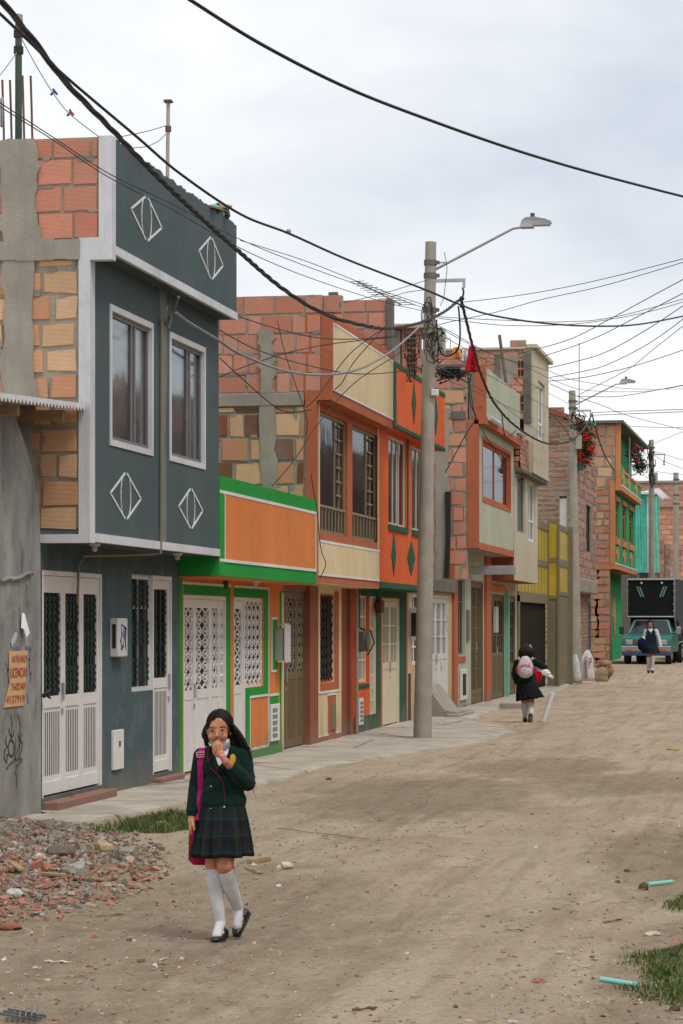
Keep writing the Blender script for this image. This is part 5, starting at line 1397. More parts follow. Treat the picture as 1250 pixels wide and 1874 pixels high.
# clothes pegs on the line from the mast
for (px, py, c, lab) in ((97, 170, (0.05, 0.12, 0.3), 'blue and yellow clothes peg on the thin roof line'), (127, 208, (0.35, 0.08, 0.06), 'red clothes peg on the thin roof line')):
    p = at(px, py, 23.1); mb = MB(); mb.rbox(p, (0.02, 0.02, 0.06), (0.4, 0.9, 0.2)); mb.rbox(p + Vector((0.02, 0, 0.01)), (0.02, 0.015, 0.07), (0.2, -0.7, 0.4))
    tag(mb.build('clothes_peg', paint('peg_%d' % px, c)), lab, 'clothes peg')

# ------------------------------------------------------------------ ROW ACROSS THE STREET (added out of view to fill the window reflections)
yy = 6.0
for i, (w_, h_, lab) in enumerate(((11, 5.4, 'low bare block house across the street'), (9, 6.6, 'taller bare block house across the street'), (12, 5.2, 'long bare block house across the street'), (10, 6.9, 'tallest bare block house across the street'), (14, 5.6, 'cream rendered house across the street'), (16, 8.4, 'three-storey brown house across the street'), (15, 9.3, 'three-storey pale house across the street'), (18, 8.8, 'broad brown house far across the street'), (20, 9.6, 'farthest tall pale house across the street'))):  # last four made taller to darken the reflections
    t = thing('reflection_house', lab + ', added for window reflections', 'house', (7.5, yy + w_ / 2, 0), group='added houses across the street')
    m = MB(); m.box(4.8, 11, yy + 0.02, yy + w_ - 0.02, -0.2, h_); m.build('wall', M_cream if i == 4 else (M_maroon if i % 2 else M_concd if i > 5 else M_beige), t)
    for k in range(3):
        for z in (0.9, 3.4, 6.1):
            if z + 1.5 > h_: continue
            m = MB(); m.box(4.76, 4.8, yy + w_ * (0.14 + 0.28 * k), yy + w_ * (0.30 + 0.28 * k), z, z + 1.3); m.build('window', M_dark, t)
    yy += w_
# ------------------------------------------------------------------ GROUND
MC, MR, MH = (-6.55, 17.9), (2.1, 4.4), 0.22
def mdist(x, y): return ((x - MC[0] + 0.27 * (y - 16.6)) / MR[0]) ** 2 + ((y - MC[1]) / MR[1]) ** 2
def mound(x, y):
    d = mdist(x, y)
    if d >= 1: return 0.0
    return MH * (1 - d) ** 1.3 * (1 + 0.5 * noise.noise((x * 1.1, y * 0.8, 4)))
def bumps(x, y):
    b = 0.030 * noise.noise((x * 0.55, y * 0.35, 1.7)) + 0.014 * noise.noise((x * 1.7, y * 1.2, 5.2))
    if y < 45: b += 0.011 * noise.noise((x * 5, y * 3.5, 2.2)) + 0.006 * noise.noise((x * 14, y * 12, 7.7))
    # wheel ruts along the street
    for c in (-2.4, -0.9, 0.6):
        w = c + 0.35 * noise.noise((y * 0.07, c, 3)) - 0.05 * (y - 14) * 0
        b -= 0.022 * math.exp(-((x - w) / 0.28) ** 2)
    if x < -5.6: b *= max(0.0, 1 - (-5.6 - x) / 0.6)
    return b
def gz(x, y): return ground_z(x, y) + bumps(x, y)

def grid_axis(lo, f0, f1, hi, step, grow=1.35):
    a = [f0]
    while a[-1] < f1: a.append(a[-1] + step(a[-1]))
    s = step(f1)
    while a[-1] < hi: s *= grow; a.append(min(hi, a[-1] + s))
    s = step(f0); b = [f0]
    while b[-1] > lo: s *= grow; b.append(max(lo, b[-1] - s))
    return sorted(set(b[1:] + a))
gx = grid_axis(-400, -7.4, 3.0, 400, lambda v: 0.075)
gy = grid_axis(-60, 9.5, 110, 1500, lambda v: max(0.07, 0.0065 * v))
vs = [(x, y, gz(x, y) if -60 < x < 60 and y < 300 else ground_z(x, y)) for y in gy for x in gx]
nx = len(gx)
fs = [(j * nx + i, j * nx + i + 1, (j + 1) * nx + i + 1, (j + 1) * nx + i) for j in range(len(gy) - 1) for i in range(nx - 1)]
me = bpy.data.meshes.new('dirt_street'); me.from_pydata(vs, [], fs); me.update()
for p in me.polygons: p.use_smooth = True
def dirtmat():
    t = NT('packed_dirt'); P = t.pos()
    sep = t.n('SeparateXYZ', {'Vector': P}).outputs
    a = t.noise(t.mapping(P, (1, 0.55, 1)), 0.55, 8, 0.62)
    b = t.noise(t.mapping(P, (1, 0.45, 1), (3, 1, 0)), 2.3, 8, 0.65)
    c = t.noise(P, 22, 6, 0.7)
    light, midc, dark = c8(188, 172, 150, 1.24), c8(167, 150, 128, 1.12), c8(124, 106, 87, 1.0)
    m = t.math('ADD', t.math('MULTIPLY', a, 0.6), t.math('MULTIPLY', b, 0.4))
    # damp and trodden zones with their own outline
    def blob(cx, cy, rx, ry, soft=0.6):
        dx = t.math('DIVIDE', t.math('SUBTRACT', sep[0], cx), rx); dy = t.math('DIVIDE', t.math('SUBTRACT', sep[1], cy), ry)
        d = t.math('ADD', t.math('MULTIPLY', dx, dx), t.math('MULTIPLY', dy, dy))
        d = t.math('ADD', d, t.math('MULTIPLY', t.math('SUBTRACT', b, 0.5), 1.8))
        return t.ramp(d, 1.0, 1.0 - soft)
    damp = blob(-3.9, 13.0, 1.75, 5.5)
    for q in ((-3.9, 25.5, 1.4, 4.0), (-3.2, 30.5, 1.1, 3.2), (-0.6, 13.0, 0.55, 3.0), (-3.6, 11.0, 1.1, 2.5), (-0.9, 19.5, 0.8, 3.5), (-2.0, 28.0, 1.5, 2.5)):
        damp = t.math('MAXIMUM', damp, blob(*q))
    c1 = t.mix(t.ramp(m, 0.36, 0.62), midc, light)
    e = t.noise(t.mapping(P, (1, 0.5, 1), (7, 3, 0)), 6.5, 8, 0.7)
    broken = t.math('MULTIPLY', damp, t.ramp(t.math('ADD', t.math('MULTIPLY', e, 0.6), t.math('MULTIPLY', b, 0.5)), 0.42, 0.66))
    c2 = t.mix(t.math('ADD', t.math('MULTIPLY', damp, 0.26), t.math('MULTIPLY', broken, 0.40)), c1, dark)
    c2 = t.mix(t.math('MULTIPLY', t.ramp(e, 0.54, 0.70), 0.40), c2, dark)
    c2 = t.mix(t.math('MULTIPLY', t.ramp(t.noise(t.mapping(P, (1, 0.4, 1), (1, 9, 0)), 4.0, 8, 0.72), 0.56, 0.72), 0.45), c2, c8(196, 182, 160, 1.0))
    st = t.noise(t.mapping(P, (1.6, 0.10, 1), (0, 0, 2)), 3.2, 6, 0.6)      # wheel-dragged streaks
    c3 = t.mix(t.math('MULTIPLY', t.ramp(st, 0.48, 0.68), 0.42), c2, c8(132, 113, 92, 1.0))
    c4 = t.mix(t.math('MULTIPLY', t.ramp(c, 0.42, 0.70), 0.42), c3, dark)
    v = t.n('TexVoronoi', {'Vector': P, 'Scale': 26.0, 'Randomness': 1.0})
    pebm = t.math('MULTIPLY', t.math('LESS_THAN', v.outputs['Distance'], 0.26), t.math('GREATER_THAN', t.noise(P, 9, 3), 0.56))
    c5 = t.mix(t.math('MULTIPLY', pebm, 0.6), c4, t.mix(t.n('SeparateColor', {'Color': v.outputs['Color']}).outputs[0], c8(200, 188, 168), c8(120, 100, 82)))
    f = t.noise(P, 90, 4, 0.7)
    h = t.math('ADD', t.math('ADD', t.math('MULTIPLY', c, 1.2), t.math('MULTIPLY', f, 0.5)), t.math('MULTIPLY', pebm, 0.9))
    t.pbsdf(c5, 0.95, t.bump(h, 0.9, 0.035), spec=0.1)
    return t.m
M_dirt = dirtmat()
me.materials.append(M_dirt)
g_o = bpy.data.objects.new('ground', me); COL.objects.link(g_o); g_o['kind'] = 'structure'

# pavement slab with a broken edge
def edge_x(y):
    P = [(21.2, -6.35), (22.2, -6.15), (27, -5.9), (30, -5.85), (33, -5.35), (36, -4.75), (40, -4.65), (42.5, -5.1), (45, -6.0), (50, -6.2), (62, -6.2), (70, -6.5), (74, -6.85)]
    if y <= P[0][0]: return P[0][1]
    for (a, b), (c, d) in zip(P, P[1:]):
        if y <= c: return b + (d - b) * (y - a) / (c - a)
    return P[-1][1]
ys = []; y = 21.2
while y < 74: ys.append(y); y += max(0.09, 0.0045 * y)
sv, sf = [], []
NXS = 12
for y in ys:
    xe_ = edge_x(y) + 0.20 * noise.noise((y * 1.3, 2, 0)) + 0.11 * noise.noise((y * 4.5, 7, 0)) + 0.05 * noise.noise((y * 13, 1, 0))
    x0 = -7.3 if y > 22.0 else -6.95 + 0.25 * noise.noise((y * 4, 1, 1))
    for i in range(NXS + 1):
        u = i / NXS
        x = x0 + (xe_ - x0) * u
        zz = 0.052 + 0.012 * noise.noise((x * 0.9, y * 0.6, 9)) - 0.012 * u
        if i == NXS: zz -= 0.012
        sv.append((x, y, ground_z(x, y) + zz))
    sv.append((xe_ + 0.03, y, ground_z(xe_, y) - 0.09))
w_ = NXS + 2
for j in range(len(ys) - 1):
    for i in range(w_ - 1):
        sf.append((j * w_ + i, j * w_ + i + 1, (j + 1) * w_ + i + 1, (j + 1) * w_ + i))
sv0 = len(sv)
for i in range(NXS + 1): sv.append((sv[i][0], ys[0] - 0.04, -0.09))
for i in range(NXS): sf.append((sv0 + i, sv0 + i + 1, i + 1, i))
me = bpy.data.meshes.new('pavement'); me.from_pydata(sv, [], sf); me.update(); me.materials.append(M_walk)
pv = bpy.data.objects.new('pavement', me); COL.objects.link(pv); pv['kind'] = 'structure'

class Soup:
    """many tiny faces with a colour each -> one mesh"""
    def __init__(s): s.v, s.f, s.t = [], [], []
    def chip(s, c, size, r, tone, flat=0.5):
        a, b, h = size * r.uniform(0.6, 1.3), size * r.uniform(0.4, 0.9), size * flat * r.uniform(0.5, 1.2)
        from mathutils import Euler
        m = Euler((r.uniform(-0.6, 0.6), r.uniform(-0.6, 0.6), r.uniform(0, 6.3))).to_matrix()
        n = len(s.v)
        for sx, sy, sz in ((-1, -1, -1), (1, -1, -1), (1, 1, -1), (-1, 1, -1), (-1, -1, 1), (1, -1, 1), (1, 1, 1), (-1, 1, 1)):
            p = Vector((a * sx * r.uniform(0.5, 1), b * sy * r.uniform(0.5, 1), h * sz * r.uniform(0.6, 1)))
            s.v.append(Vector(c) + m @ p)
        for q in ((0, 3, 2, 1), (4, 5, 6, 7), (0, 1, 5, 4), (1, 2, 6, 5), (2, 3, 7, 6), (3, 0, 4, 7)):
            s.f.append([n + k for k in q]); s.t.append(tone)
    def blade(s, c, h, w, r, tone):
        a = r.uniform(0, 6.3); d = Vector((math.cos(a), math.sin(a), 0)); l = Vector((r.uniform(-0.6, 0.6), r.uniform(-0.6, 0.6), 0)) * h
        n = len(s.v); c = Vector(c)
        s.v += [c - d * w, c + d * w, c + d * w * 0.7 + l * 0.35 + Vector((0, 0, h * 0.6)), c - d * w * 0.7 + l * 0.35 + Vector((0, 0, h * 0.6)), c + l + Vector((0, 0, h))]
        s.f += [[n, n + 1, n + 2, n + 3], [n + 3, n + 2, n + 4]]; s.t += [tone, tone]
    def build(s, name, mat, kind=None):
        me = bpy.data.meshes.new(name); me.from_pydata([tuple(v) for v in s.v], [], s.f)
        at_ = me.attributes.new('tone', 'FLOAT_COLOR', 'FACE')
        flat = []
        for t in s.t: flat += [*t, 1.0]
        at_.data.foreach_set('color', flat)
        me.update(); me.materials.append(mat)
        o = bpy.data.objects.new(name, me); COL.objects.link(o)
        if kind: o['kind'] = kind
        return o
M_chip = tonemat('rubble_chip', 0.92, 0.3, 40)
M_grass = tonemat('grass_blade', 0.7, 0.25, 8, 0.1)

# rubble heap: earth body with thousands of broken brick and concrete bits
r = random.Random(77)
so = Soup()
N = 46
hv = {}
for j in range(N + 1):
    for i in range(N + 1):
        x, y = MC[0] + MR[0] * 1.45 * (2 * i / N - 1), MC[1] + MR[1] * (2 * j / N - 1)
        m = mound(x, y)
        hv[(i, j)] = len(so.v)
        so.v.append(Vector((x, y, gz(x, y) + (m + 0.02 * noise.noise((x * 7, y * 7, 1)) * min(1, m * 8) if m > 0 else -0.03))))
for j in range(N):
    for i in range(N):
        so.f.append([hv[(i, j)], hv[(i + 1, j)], hv[(i + 1, j + 1)], hv[(i, j + 1)]]); so.t.append(c8(150, 130, 108, 0.85))
GREYS = [c8(q, q - 4, q - 12, 0.95) for q in (112, 130, 148, 166, 184)] + [c8(170, 152, 128, 0.95), c8(146, 126, 104, 0.9), c8(182, 164, 140, 0.95), c8(154, 132, 112, 0.9), c8(134, 114, 94, 0.9)]
REDS = [c8(r_, g_, b_, 0.95) for r_, g_, b_ in ((184, 108, 82), (170, 98, 74), (194, 126, 102), (160, 102, 84), (186, 116, 94))]
ODD = [(0.7, 0.7, 0.7), (0.62, 0.6, 0.55), c8(60, 110, 150), c8(70, 140, 120), c8(230, 200, 60), c8(210, 130, 160), c8(80, 90, 96)]
k = 0
while k < 17500:
    x, y = MC[0] + MR[0] * r.uniform(-1.1, 1.5), MC[1] + MR[1] * r.uniform(-1.08, 1.1)
    d = mdist(x, y)
    if d > 1.2 or x < -6.93 or r.random() < (d - 0.55) * 1.5: continue
    k += 1
    px_red = y < 16.9 + 0.7 * noise.noise((x * 1.2, y, 3)) and y > 13.8
    q = r.random()
    if px_red: tone = r.choice(REDS) if q < 0.42 else r.choice(GREYS)
    else: tone = r.choice(GREYS) if q < 0.91 else r.choice(REDS)
    if q > 0.995: tone = r.choice(ODD)
    k_ = r.uniform(0.72, 1.2); tone = tuple((c * 0.74 + d_ * 0.26) * k_ for c, d_ in zip(tone, (0.27, 0.22, 0.165)))
    sz = r.choice((0.006, 0.007, 0.009, 0.011, 0.015, 0.019, 0.030)) * r.uniform(0.8, 1.3) * (1.9 if r.random() > 0.975 else 1)
    so.chip((x, y, gz(x, y) + mound(x, y) + sz * 0.25), sz, r, tone, 0.5)
ro = so.build('rubble_pile', M_chip, 'stuff')
tag(ro, 'heap of broken red brick and grey concrete rubble against the plastered wall', 'rubble')

# loose chips, splinters and pebbles over the street
so = Soup(); k = 0
while k < 7000:
    Z = 9.5 + 38 * r.random() ** 1.7
    px = r.uniform(-60, 1310)
    p = at(px, 1142, Z)
    x, y = p.x, p.y
    if x < edge_x(y) + 0.15 or mound(x, y) > 0.02: continue
    near_left = math.exp(-((x + 4.2) / 1.3) ** 2) * (y < 22)
    right = math.exp(-((x + 0.7) / 0.8) ** 2) * (y < 24)
    if r.random() > 0.22 + 0.85 * max(near_left, right): continue
    k += 1
    q = r.random()
    tone = r.choice(GREYS + [c8(176, 156, 126), c8(158, 136, 108), c8(140, 120, 98), c8(168, 148, 122), c8(184, 168, 144)] * 3) if q < 0.93 else (r.choice(REDS) if q < 0.985 else (0.6, 0.6, 0.58))
    sz = r.choice((0.003, 0.004, 0.005, 0.007, 0.009, 0.013)) * (1.8 if q > 0.97 else 1) * r.uniform(0.7, 1.3)
    so.chip((x, y, gz(x, y) + sz * 0.2), sz, r, tone, 0.35)
    if r.random() < 0.035:       # splinter
        a = r.uniform(0, 6.3); l = r.uniform(0.02, 0.07); dx, dy = math.cos(a) * l, math.sin(a) * l; n = len(so.v); w = 0.003
        z = gz(x, y) + 0.008
        so.v += [Vector((x - dx, y - dy, z)), Vector((x + dx, y + dy, z)), Vector((x + dx, y + dy, z + .006)), Vector((x - dx, y - dy, z + .006)), Vector((x - dx - w, y - dy + w * 2, z + .004)), Vector((x + dx - w, y + dy + w * 2, z + .004))]
        so.f += [[n, n + 1, n + 2, n + 3], [n + 3, n + 2, n + 5, n + 4]]; so.t += [c8(178, 158, 130, 0.9)] * 2
o = so.build('ground_litter', M_chip, 'stuff'); tag(o, 'scattered pebbles, splinters and small debris on the dirt street', 'litter')

GRN = [c8(r_, g_, b_, 0.95) for r_, g_, b_ in ((70, 96, 44), (84, 110, 50), (60, 88, 44), (96, 118, 60), (112, 124, 70), (74, 104, 56), (150, 142, 96), (128, 118, 78))]
def grass(name, inside, n, h, label, seed, group=None):
    r = random.Random(seed); so = Soup(); k = 0
    (x0, x1, y0, y1) = inside[0]
    while k < n:
        x, y = r.uniform(x0, x1), r.uniform(y0, y1)
        q = inside[1](x, y)
        if q <= 0 or r.random() > min(1, q * 3): continue
        k += 1
        cl = 0.6 + 0.8 * max(0, noise.noise((x * 3, y * 3, 8)) + 0.4)
        so.blade((x, y, gz(x, y) - 0.005 + mound(x, y)), h * cl * r.uniform(0.5, 1.2) * min(1, 0.4 + q * 2), 0.0035 * r.uniform(0.8, 1.6), r, mulc(r.choice(GRN), r.uniform(0.7, 1.2)))
    return tag(so.build(name, M_grass, 'stuff'), label, 'grass')
def ell(cx, cy, rx, ry, wob=0.35, f=1.7):
    return ((cx - rx * 1.3, cx + rx * 1.3, cy - ry * 1.3, cy + ry * 1.3), lambda x, y: 1 - ((x - cx) / rx) ** 2 - ((y - cy) / ry) ** 2 + wob * noise.noise((x * f, y * f, 2)) + wob * 0.6 * noise.noise((x * 5, y * 5, 6)))
c1 = gp(292, 1510); grass('grass_patch', ell(c1[0] + 0.1, c1[1] + 0.1, 0.42, 1.0), 6000, 0.085, 'tuft of green grass at the pavement edge behind the near schoolgirl', 3)
c2 = gp(1235, 1768); grass('grass_patch', ell(c2[0] + 1.05, c2[1] - 0.15, 1.36, 1.9, 0.4), 40000, 0.046, 'low grass patch spreading in the bottom right corner', 4)
c3 = gp(125, 1478); grass('weed_tuft', ell(c3[0] + 0.05, c3[1] - 0.2, 0.12, 0.3, 0.1), 160, 0.16, 'small weeds below the white garage door step', 5)
c3 = gp(215, 1519); grass('weed_tuft', ell(c3[0], c3[1], 0.25, 0.45, 0.2), 260, 0.10, 'sparse weeds at the back of the rubble heap', 6)
c3 = gp(835, 1298); grass('weed_tuft', ell(c3[0], c3[1], 0.2, 0.7, 0.2), 500, 0.13, 'short grass strip beside the concrete ramp behind the first pole', 8)
c3 = gp(1240, 1612); grass('weed_tuft', ell(c3[0] + .1, c3[1] - 1.2, 0.15, 0.5, 0.2), 500, 0.06, 'few grass blades at right edge just above the bigger patch', 9)

# ------------------------------------------------------------------ named bits on the ground
def place(px, py, dz=0.0):
    x, y = gp(px, py, 0.0)
    for _ in range(3):
        z = gz(x, y) + mound(x, y); x, y = gp(px, py, z)
    return Vector((x, y, z + dz))
def stone(px, py, w, tone, label, seed, hk=0.6, name='stone', sub=2, mat=None):
    """w, in photo pixels, is the stone's width"""
    p = place(px, py); s = w / 2 * p.length / F
    mb = MB(); mb.rock((p.x, p.y, p.z + s * hk * 0.55), (s, s * 0.85, s * hk), seed, tone, sub, 0.55)
    for k in range(2):
        pass
    return tag(mb.build(name, mat or tonemat('stone_surface', 0.92, 0.55, 28, 0.8)), label, 'stone')
stone(523, 1590, 30, c8(200, 188, 166, 1.05), 'pale angular stone on the dirt right of the schoolgirl', 1, 0.55)
stone(190, 1563, 34, c8(182, 160, 124), 'tan lump of concrete standing on right side of the rubble heap', 2, 0.95)
stone(112, 1567, 46, c8(112, 102, 92), 'dark grey flat concrete chunk in middle of the rubble heap', 3, 0.6)
stone(142, 1594, 32, c8(182, 180, 172), 'rounded light grey stone low in the rubble heap', 4, 0.7)
stone(122, 1602, 38, c8(140, 134, 122), 'mid grey broken concrete piece in front of rounded light stone', 5, 0.55)
stone(294, 1517, 30, c8(146, 118, 88), 'brown stone lying beside a plank at the grass tuft', 6, 0.6)
stone(98, 1497, 20, c8(176, 164, 144), 'pale stone under the garage door step at top of heap', 7, 0.8)
stone(221, 1628, 15, c8(190, 180, 162), 'small pale stone on dirt right of the heap', 8, 0.9)
stone(240, 1722, 20, c8(160, 148, 130), 'grey stone alone on dirt left of the schoolgirl shoes', 9, 0.6)
stone(258, 1761, 16, c8(140, 122, 100), 'brownish stone next to the white paper scraps', 10, 0.7)
stone(165, 1770, 12, c8(150, 134, 112), 'small upright brown stone at lower left', 11, 1.0)
stone(1178, 1628, 20, c8(92, 74, 56), 'dark brown clod lying across the end of a teal pipe', 12, 0.85, 'clod')
stone(1148, 1596, 12, c8(110, 90, 66), 'brown clod behind the teal pipe at the right', 13, 0.7, 'clod')
stone(1131, 1616, 11, c8(104, 84, 62), 'smaller brown clod left of the teal pipe', 14, 0.6, 'clod')
stone(1195, 1712, 30, c8(196, 186, 166, 1.05), 'pale flat stone at the top of the right grass patch', 15, 0.35)
stone(1027, 1745, 18, c8(198, 186, 164), 'pale flat stone on dirt left of the grass patch', 16, 0.45)
stone(1018, 1664, 16, c8(170, 156, 124), 'yellowish flat stone in the middle of the street on the right', 17, 0.4)
stone(1235, 1850, 22, c8(88, 72, 54), 'dark clod at the bottom edge below the grass patch', 18, 0.6, 'clod')
stone(985, 1798, 26, c8(172, 118, 94), 'reddish broken brick bit on dirt left of the teal stick', 19, 0.4)
stone(20, 1700, 44, c8(150, 96, 74), 'flat reddish brick slab at left edge of the heap foot', 20, 0.35)
stone(602, 1427, 12, c8(150, 84, 64), 'small red brick bit near the pavement edge', 21, 0.5)
stone(70, 1575, 26, c8(200, 200, 194, 1.05), 'white plaster lump on left half of the heap', 22, 0.7)
stone(28, 1640, 30, c8(196, 196, 190, 1.0), 'large whitish plaster lump at the heap left edge', 23, 0.6)
def stick(px0, py0, px1, py1, w, mat, label, name='stick', cat='stick', flat=0.5, dz=0.012):
    a, b = place(px0, py0, dz), place(px1, py1, dz)
    mb = MB(); k = 6
    pts = [a.lerp(b, i / k) + Vector((0, 0, 0.0 if 'plastic' in name else 0.004 * math.sin(i * 2.1))) for i in range(k + 1)]
    if 'plastic' in name:
        up = max(gz(p.x, p.y) + w * 0.6 - p.z for p in pts)
        for p in pts: p.z += max(0, up)
    else:
        for p in pts: p.z = max(p.z, gz(p.x, p.y) + mound(p.x, p.y) + w * 0.4)
    mb.tube(pts, [w * (1.0 if 'plastic' in name else 0.8 + 0.3 * math.sin(i * 1.7)) for i in range(k + 1)], 8, flat=flat)
    return tag(mb.build(name, mat), label, cat)
def plank(px0, py0, px1, py1, w, t, mat, label, name='plank'):
    a, b = place(px0, py0), place(px1, py1)
    d = (b - a); L = d.length; c = (a + b) / 2
    mb = MB(); mb.rbox((c.x, c.y, max(c.z, gz(c.x, c.y) + mound(c.x, c.y)) + t / 2), (L, w, t), (0, 0, math.atan2(d.y, d.x)), 0.003)
    return tag(mb.build(name, mat), label, 'plank')
plank(456, 1581, 492, 1576, 0.05, 0.035, M_wood, 'short weathered plank on dirt right of the schoolgirl skirt')
stick(447, 1590, 482, 1601, 0.011, M_wood, 'thin splintered stick below the short plank', flat=0.6)
plank(250, 1513, 302, 1524, 0.06, 0.03, M_wood, 'long narrow plank lying in front of brown stone')
stick(176, 1678, 228, 1674, 0.010, M_wood, 'pale stick lying level on dirt below the heap')
stick(82, 1763, 130, 1764, 0.009, paint('pale_stick', (0.6, 0.55, 0.46), 0.8), 'whitish flat stick at lower left')
stick(112, 1792, 158, 1787, 0.007, M_wood, 'thin grey twig at lower left near the bottom')
stick(505, 1518, 678, 1538, 0.006, M_rust, 'long thin rusty wire on dirt behind the schoolgirl', 'wire_piece', 'wire')
plank(55, 1592, 118, 1612, 0.045, 0.02, M_wood, 'bleached board lying across the rubble heap')
plank(10, 1568, 40, 1600, 0.045, 0.02, M_wood, 'shorter board at the left of the rubble heap')
plank(118, 1604, 190, 1618, 0.035, 0.018, M_wood, 'thin brown board at right foot of the rubble heap')
stick(1100, 1796, 1167, 1807, 0.013, paint('teal_plastic', c8(120, 190, 176, 1.2), 0.4), 'pale teal plastic stick beside the right grass patch', 'plastic_stick', 'plastic pipe', 1.0)
stick(1186, 1622, 1230, 1617, 0.016, MATS['teal_plastic'], 'teal plastic pipe under a dark clod at the right', 'plastic_pipe', 'plastic pipe', 1.0)
stick(645, 1853, 690, 1848, 0.008, M_rust, 'dry brown branch at the bottom middle', 'branch', 'branch', 1.0)
stick(1105, 1690, 1138, 1683, 0.012, M_wood, 'short pale stick left of the grass patch top')
stick(925, 1706, 960, 1705, 0.007, M_rust, 'thin brown twig on dirt in the right half')
stick(1222, 1372, 1243, 1374, 0.03, paint('yellow_peel', (0.62, 0.44, 0.08), 0.6), 'yellow peel on the dirt at right edge', 'peel', 'peel', 0.5)
def scrap(px, py, w, tone, label, seed):
    p = place(px, py, 0.012); s = w / 2 * p.length / F; r = random.Random(seed); mb = MB()
    n = 6; ring = [(p.x + s * r.uniform(0.6, 1.1) * math.cos(i), p.y + s * 1.3 * r.uniform(0.6, 1.1) * math.sin(i), p.z + r.uniform(0.0, 0.03)) for i in [k * 6.283 / n for k in range(n)]]
    mb.prism(ring, (0, 0, 0.004), tone)
    return tag(mb.build('paper_scrap', tonemat('scrap_paper', 0.8, 0.1, 10, 0.1)), label, 'paper')
scrap(300, 1766, 24, (0.74, 0.74, 0.75), 'crumpled white paper scrap on dirt left of the schoolgirl shoes', 1)
scrap(282, 1777, 14, (0.66, 0.64, 0.58), 'small dull white scrap just left of the crumpled paper', 2)
scrap(125, 1672, 18, (0.7, 0.7, 0.7), 'white scrap at the front foot of the heap', 3)
scrap(152, 1560, 16, (0.74, 0.74, 0.72), 'white scrap in the right half of the heap', 4)
# grey plastic crate fragment
p = place(42, 1866)
mb = MB()
for k in range(6): mb.rbox((p.x + 0.028 * (k - 2.5), p.y, p.z + 0.02 + 0.004 * k), (0.008, 0.16, 0.012), (0.1, 0.2, 0.3))
for k in range(3): mb.rbox((p.x, p.y + 0.06 * (k - 1), p.z + 0.022), (0.18, 0.009, 0.012), (0.1, 0.2, 0.3))
tag(mb.build('plastic_grating', paint('grey_plastic', (0.13, 0.13, 0.12), 0.5)), 'broken grey plastic grating at the bottom left corner', 'grating')
# kerb blocks and ramp
a, b = gp(790, 1326), gp(831, 1318)
mb = MB()
x0, x1 = G + 0.02, G + 0.62; ya, yb = YX(779, G), YX(803, G)
mb.hull([(x0, ya, -0.05), (x1, ya, -0.05), (x1, ya, 0.12), (x1 - 0.25, ya, 0.16), (x0, ya, 0.62)], [(x0, yb, -0.05), (x1, yb, -0.05), (x1, yb, 0.12), (x1 - 0.25, yb, 0.16), (x0, yb, 0.62)])
mb.box(x1 - 0.22, x1 + 0.05, ya - 0.15, yb + 0.2, -0.05, 0.10, bev=0.02)
tag(mb.build('concrete_ramp', M_conc), 'small sloping concrete ramp below rusty white door behind the first pole', 'ramp')
p = place(935, 1297); mb = MB(); mb.rbox((p.x, p.y, p.z + 0.05), (0.48, 0.2, 0.14), (0, 0, 0.1), 0.015); tag(mb.build('kerb_block', M_conc), 'loose concrete kerb block on ground left of the walking pupil', 'block')

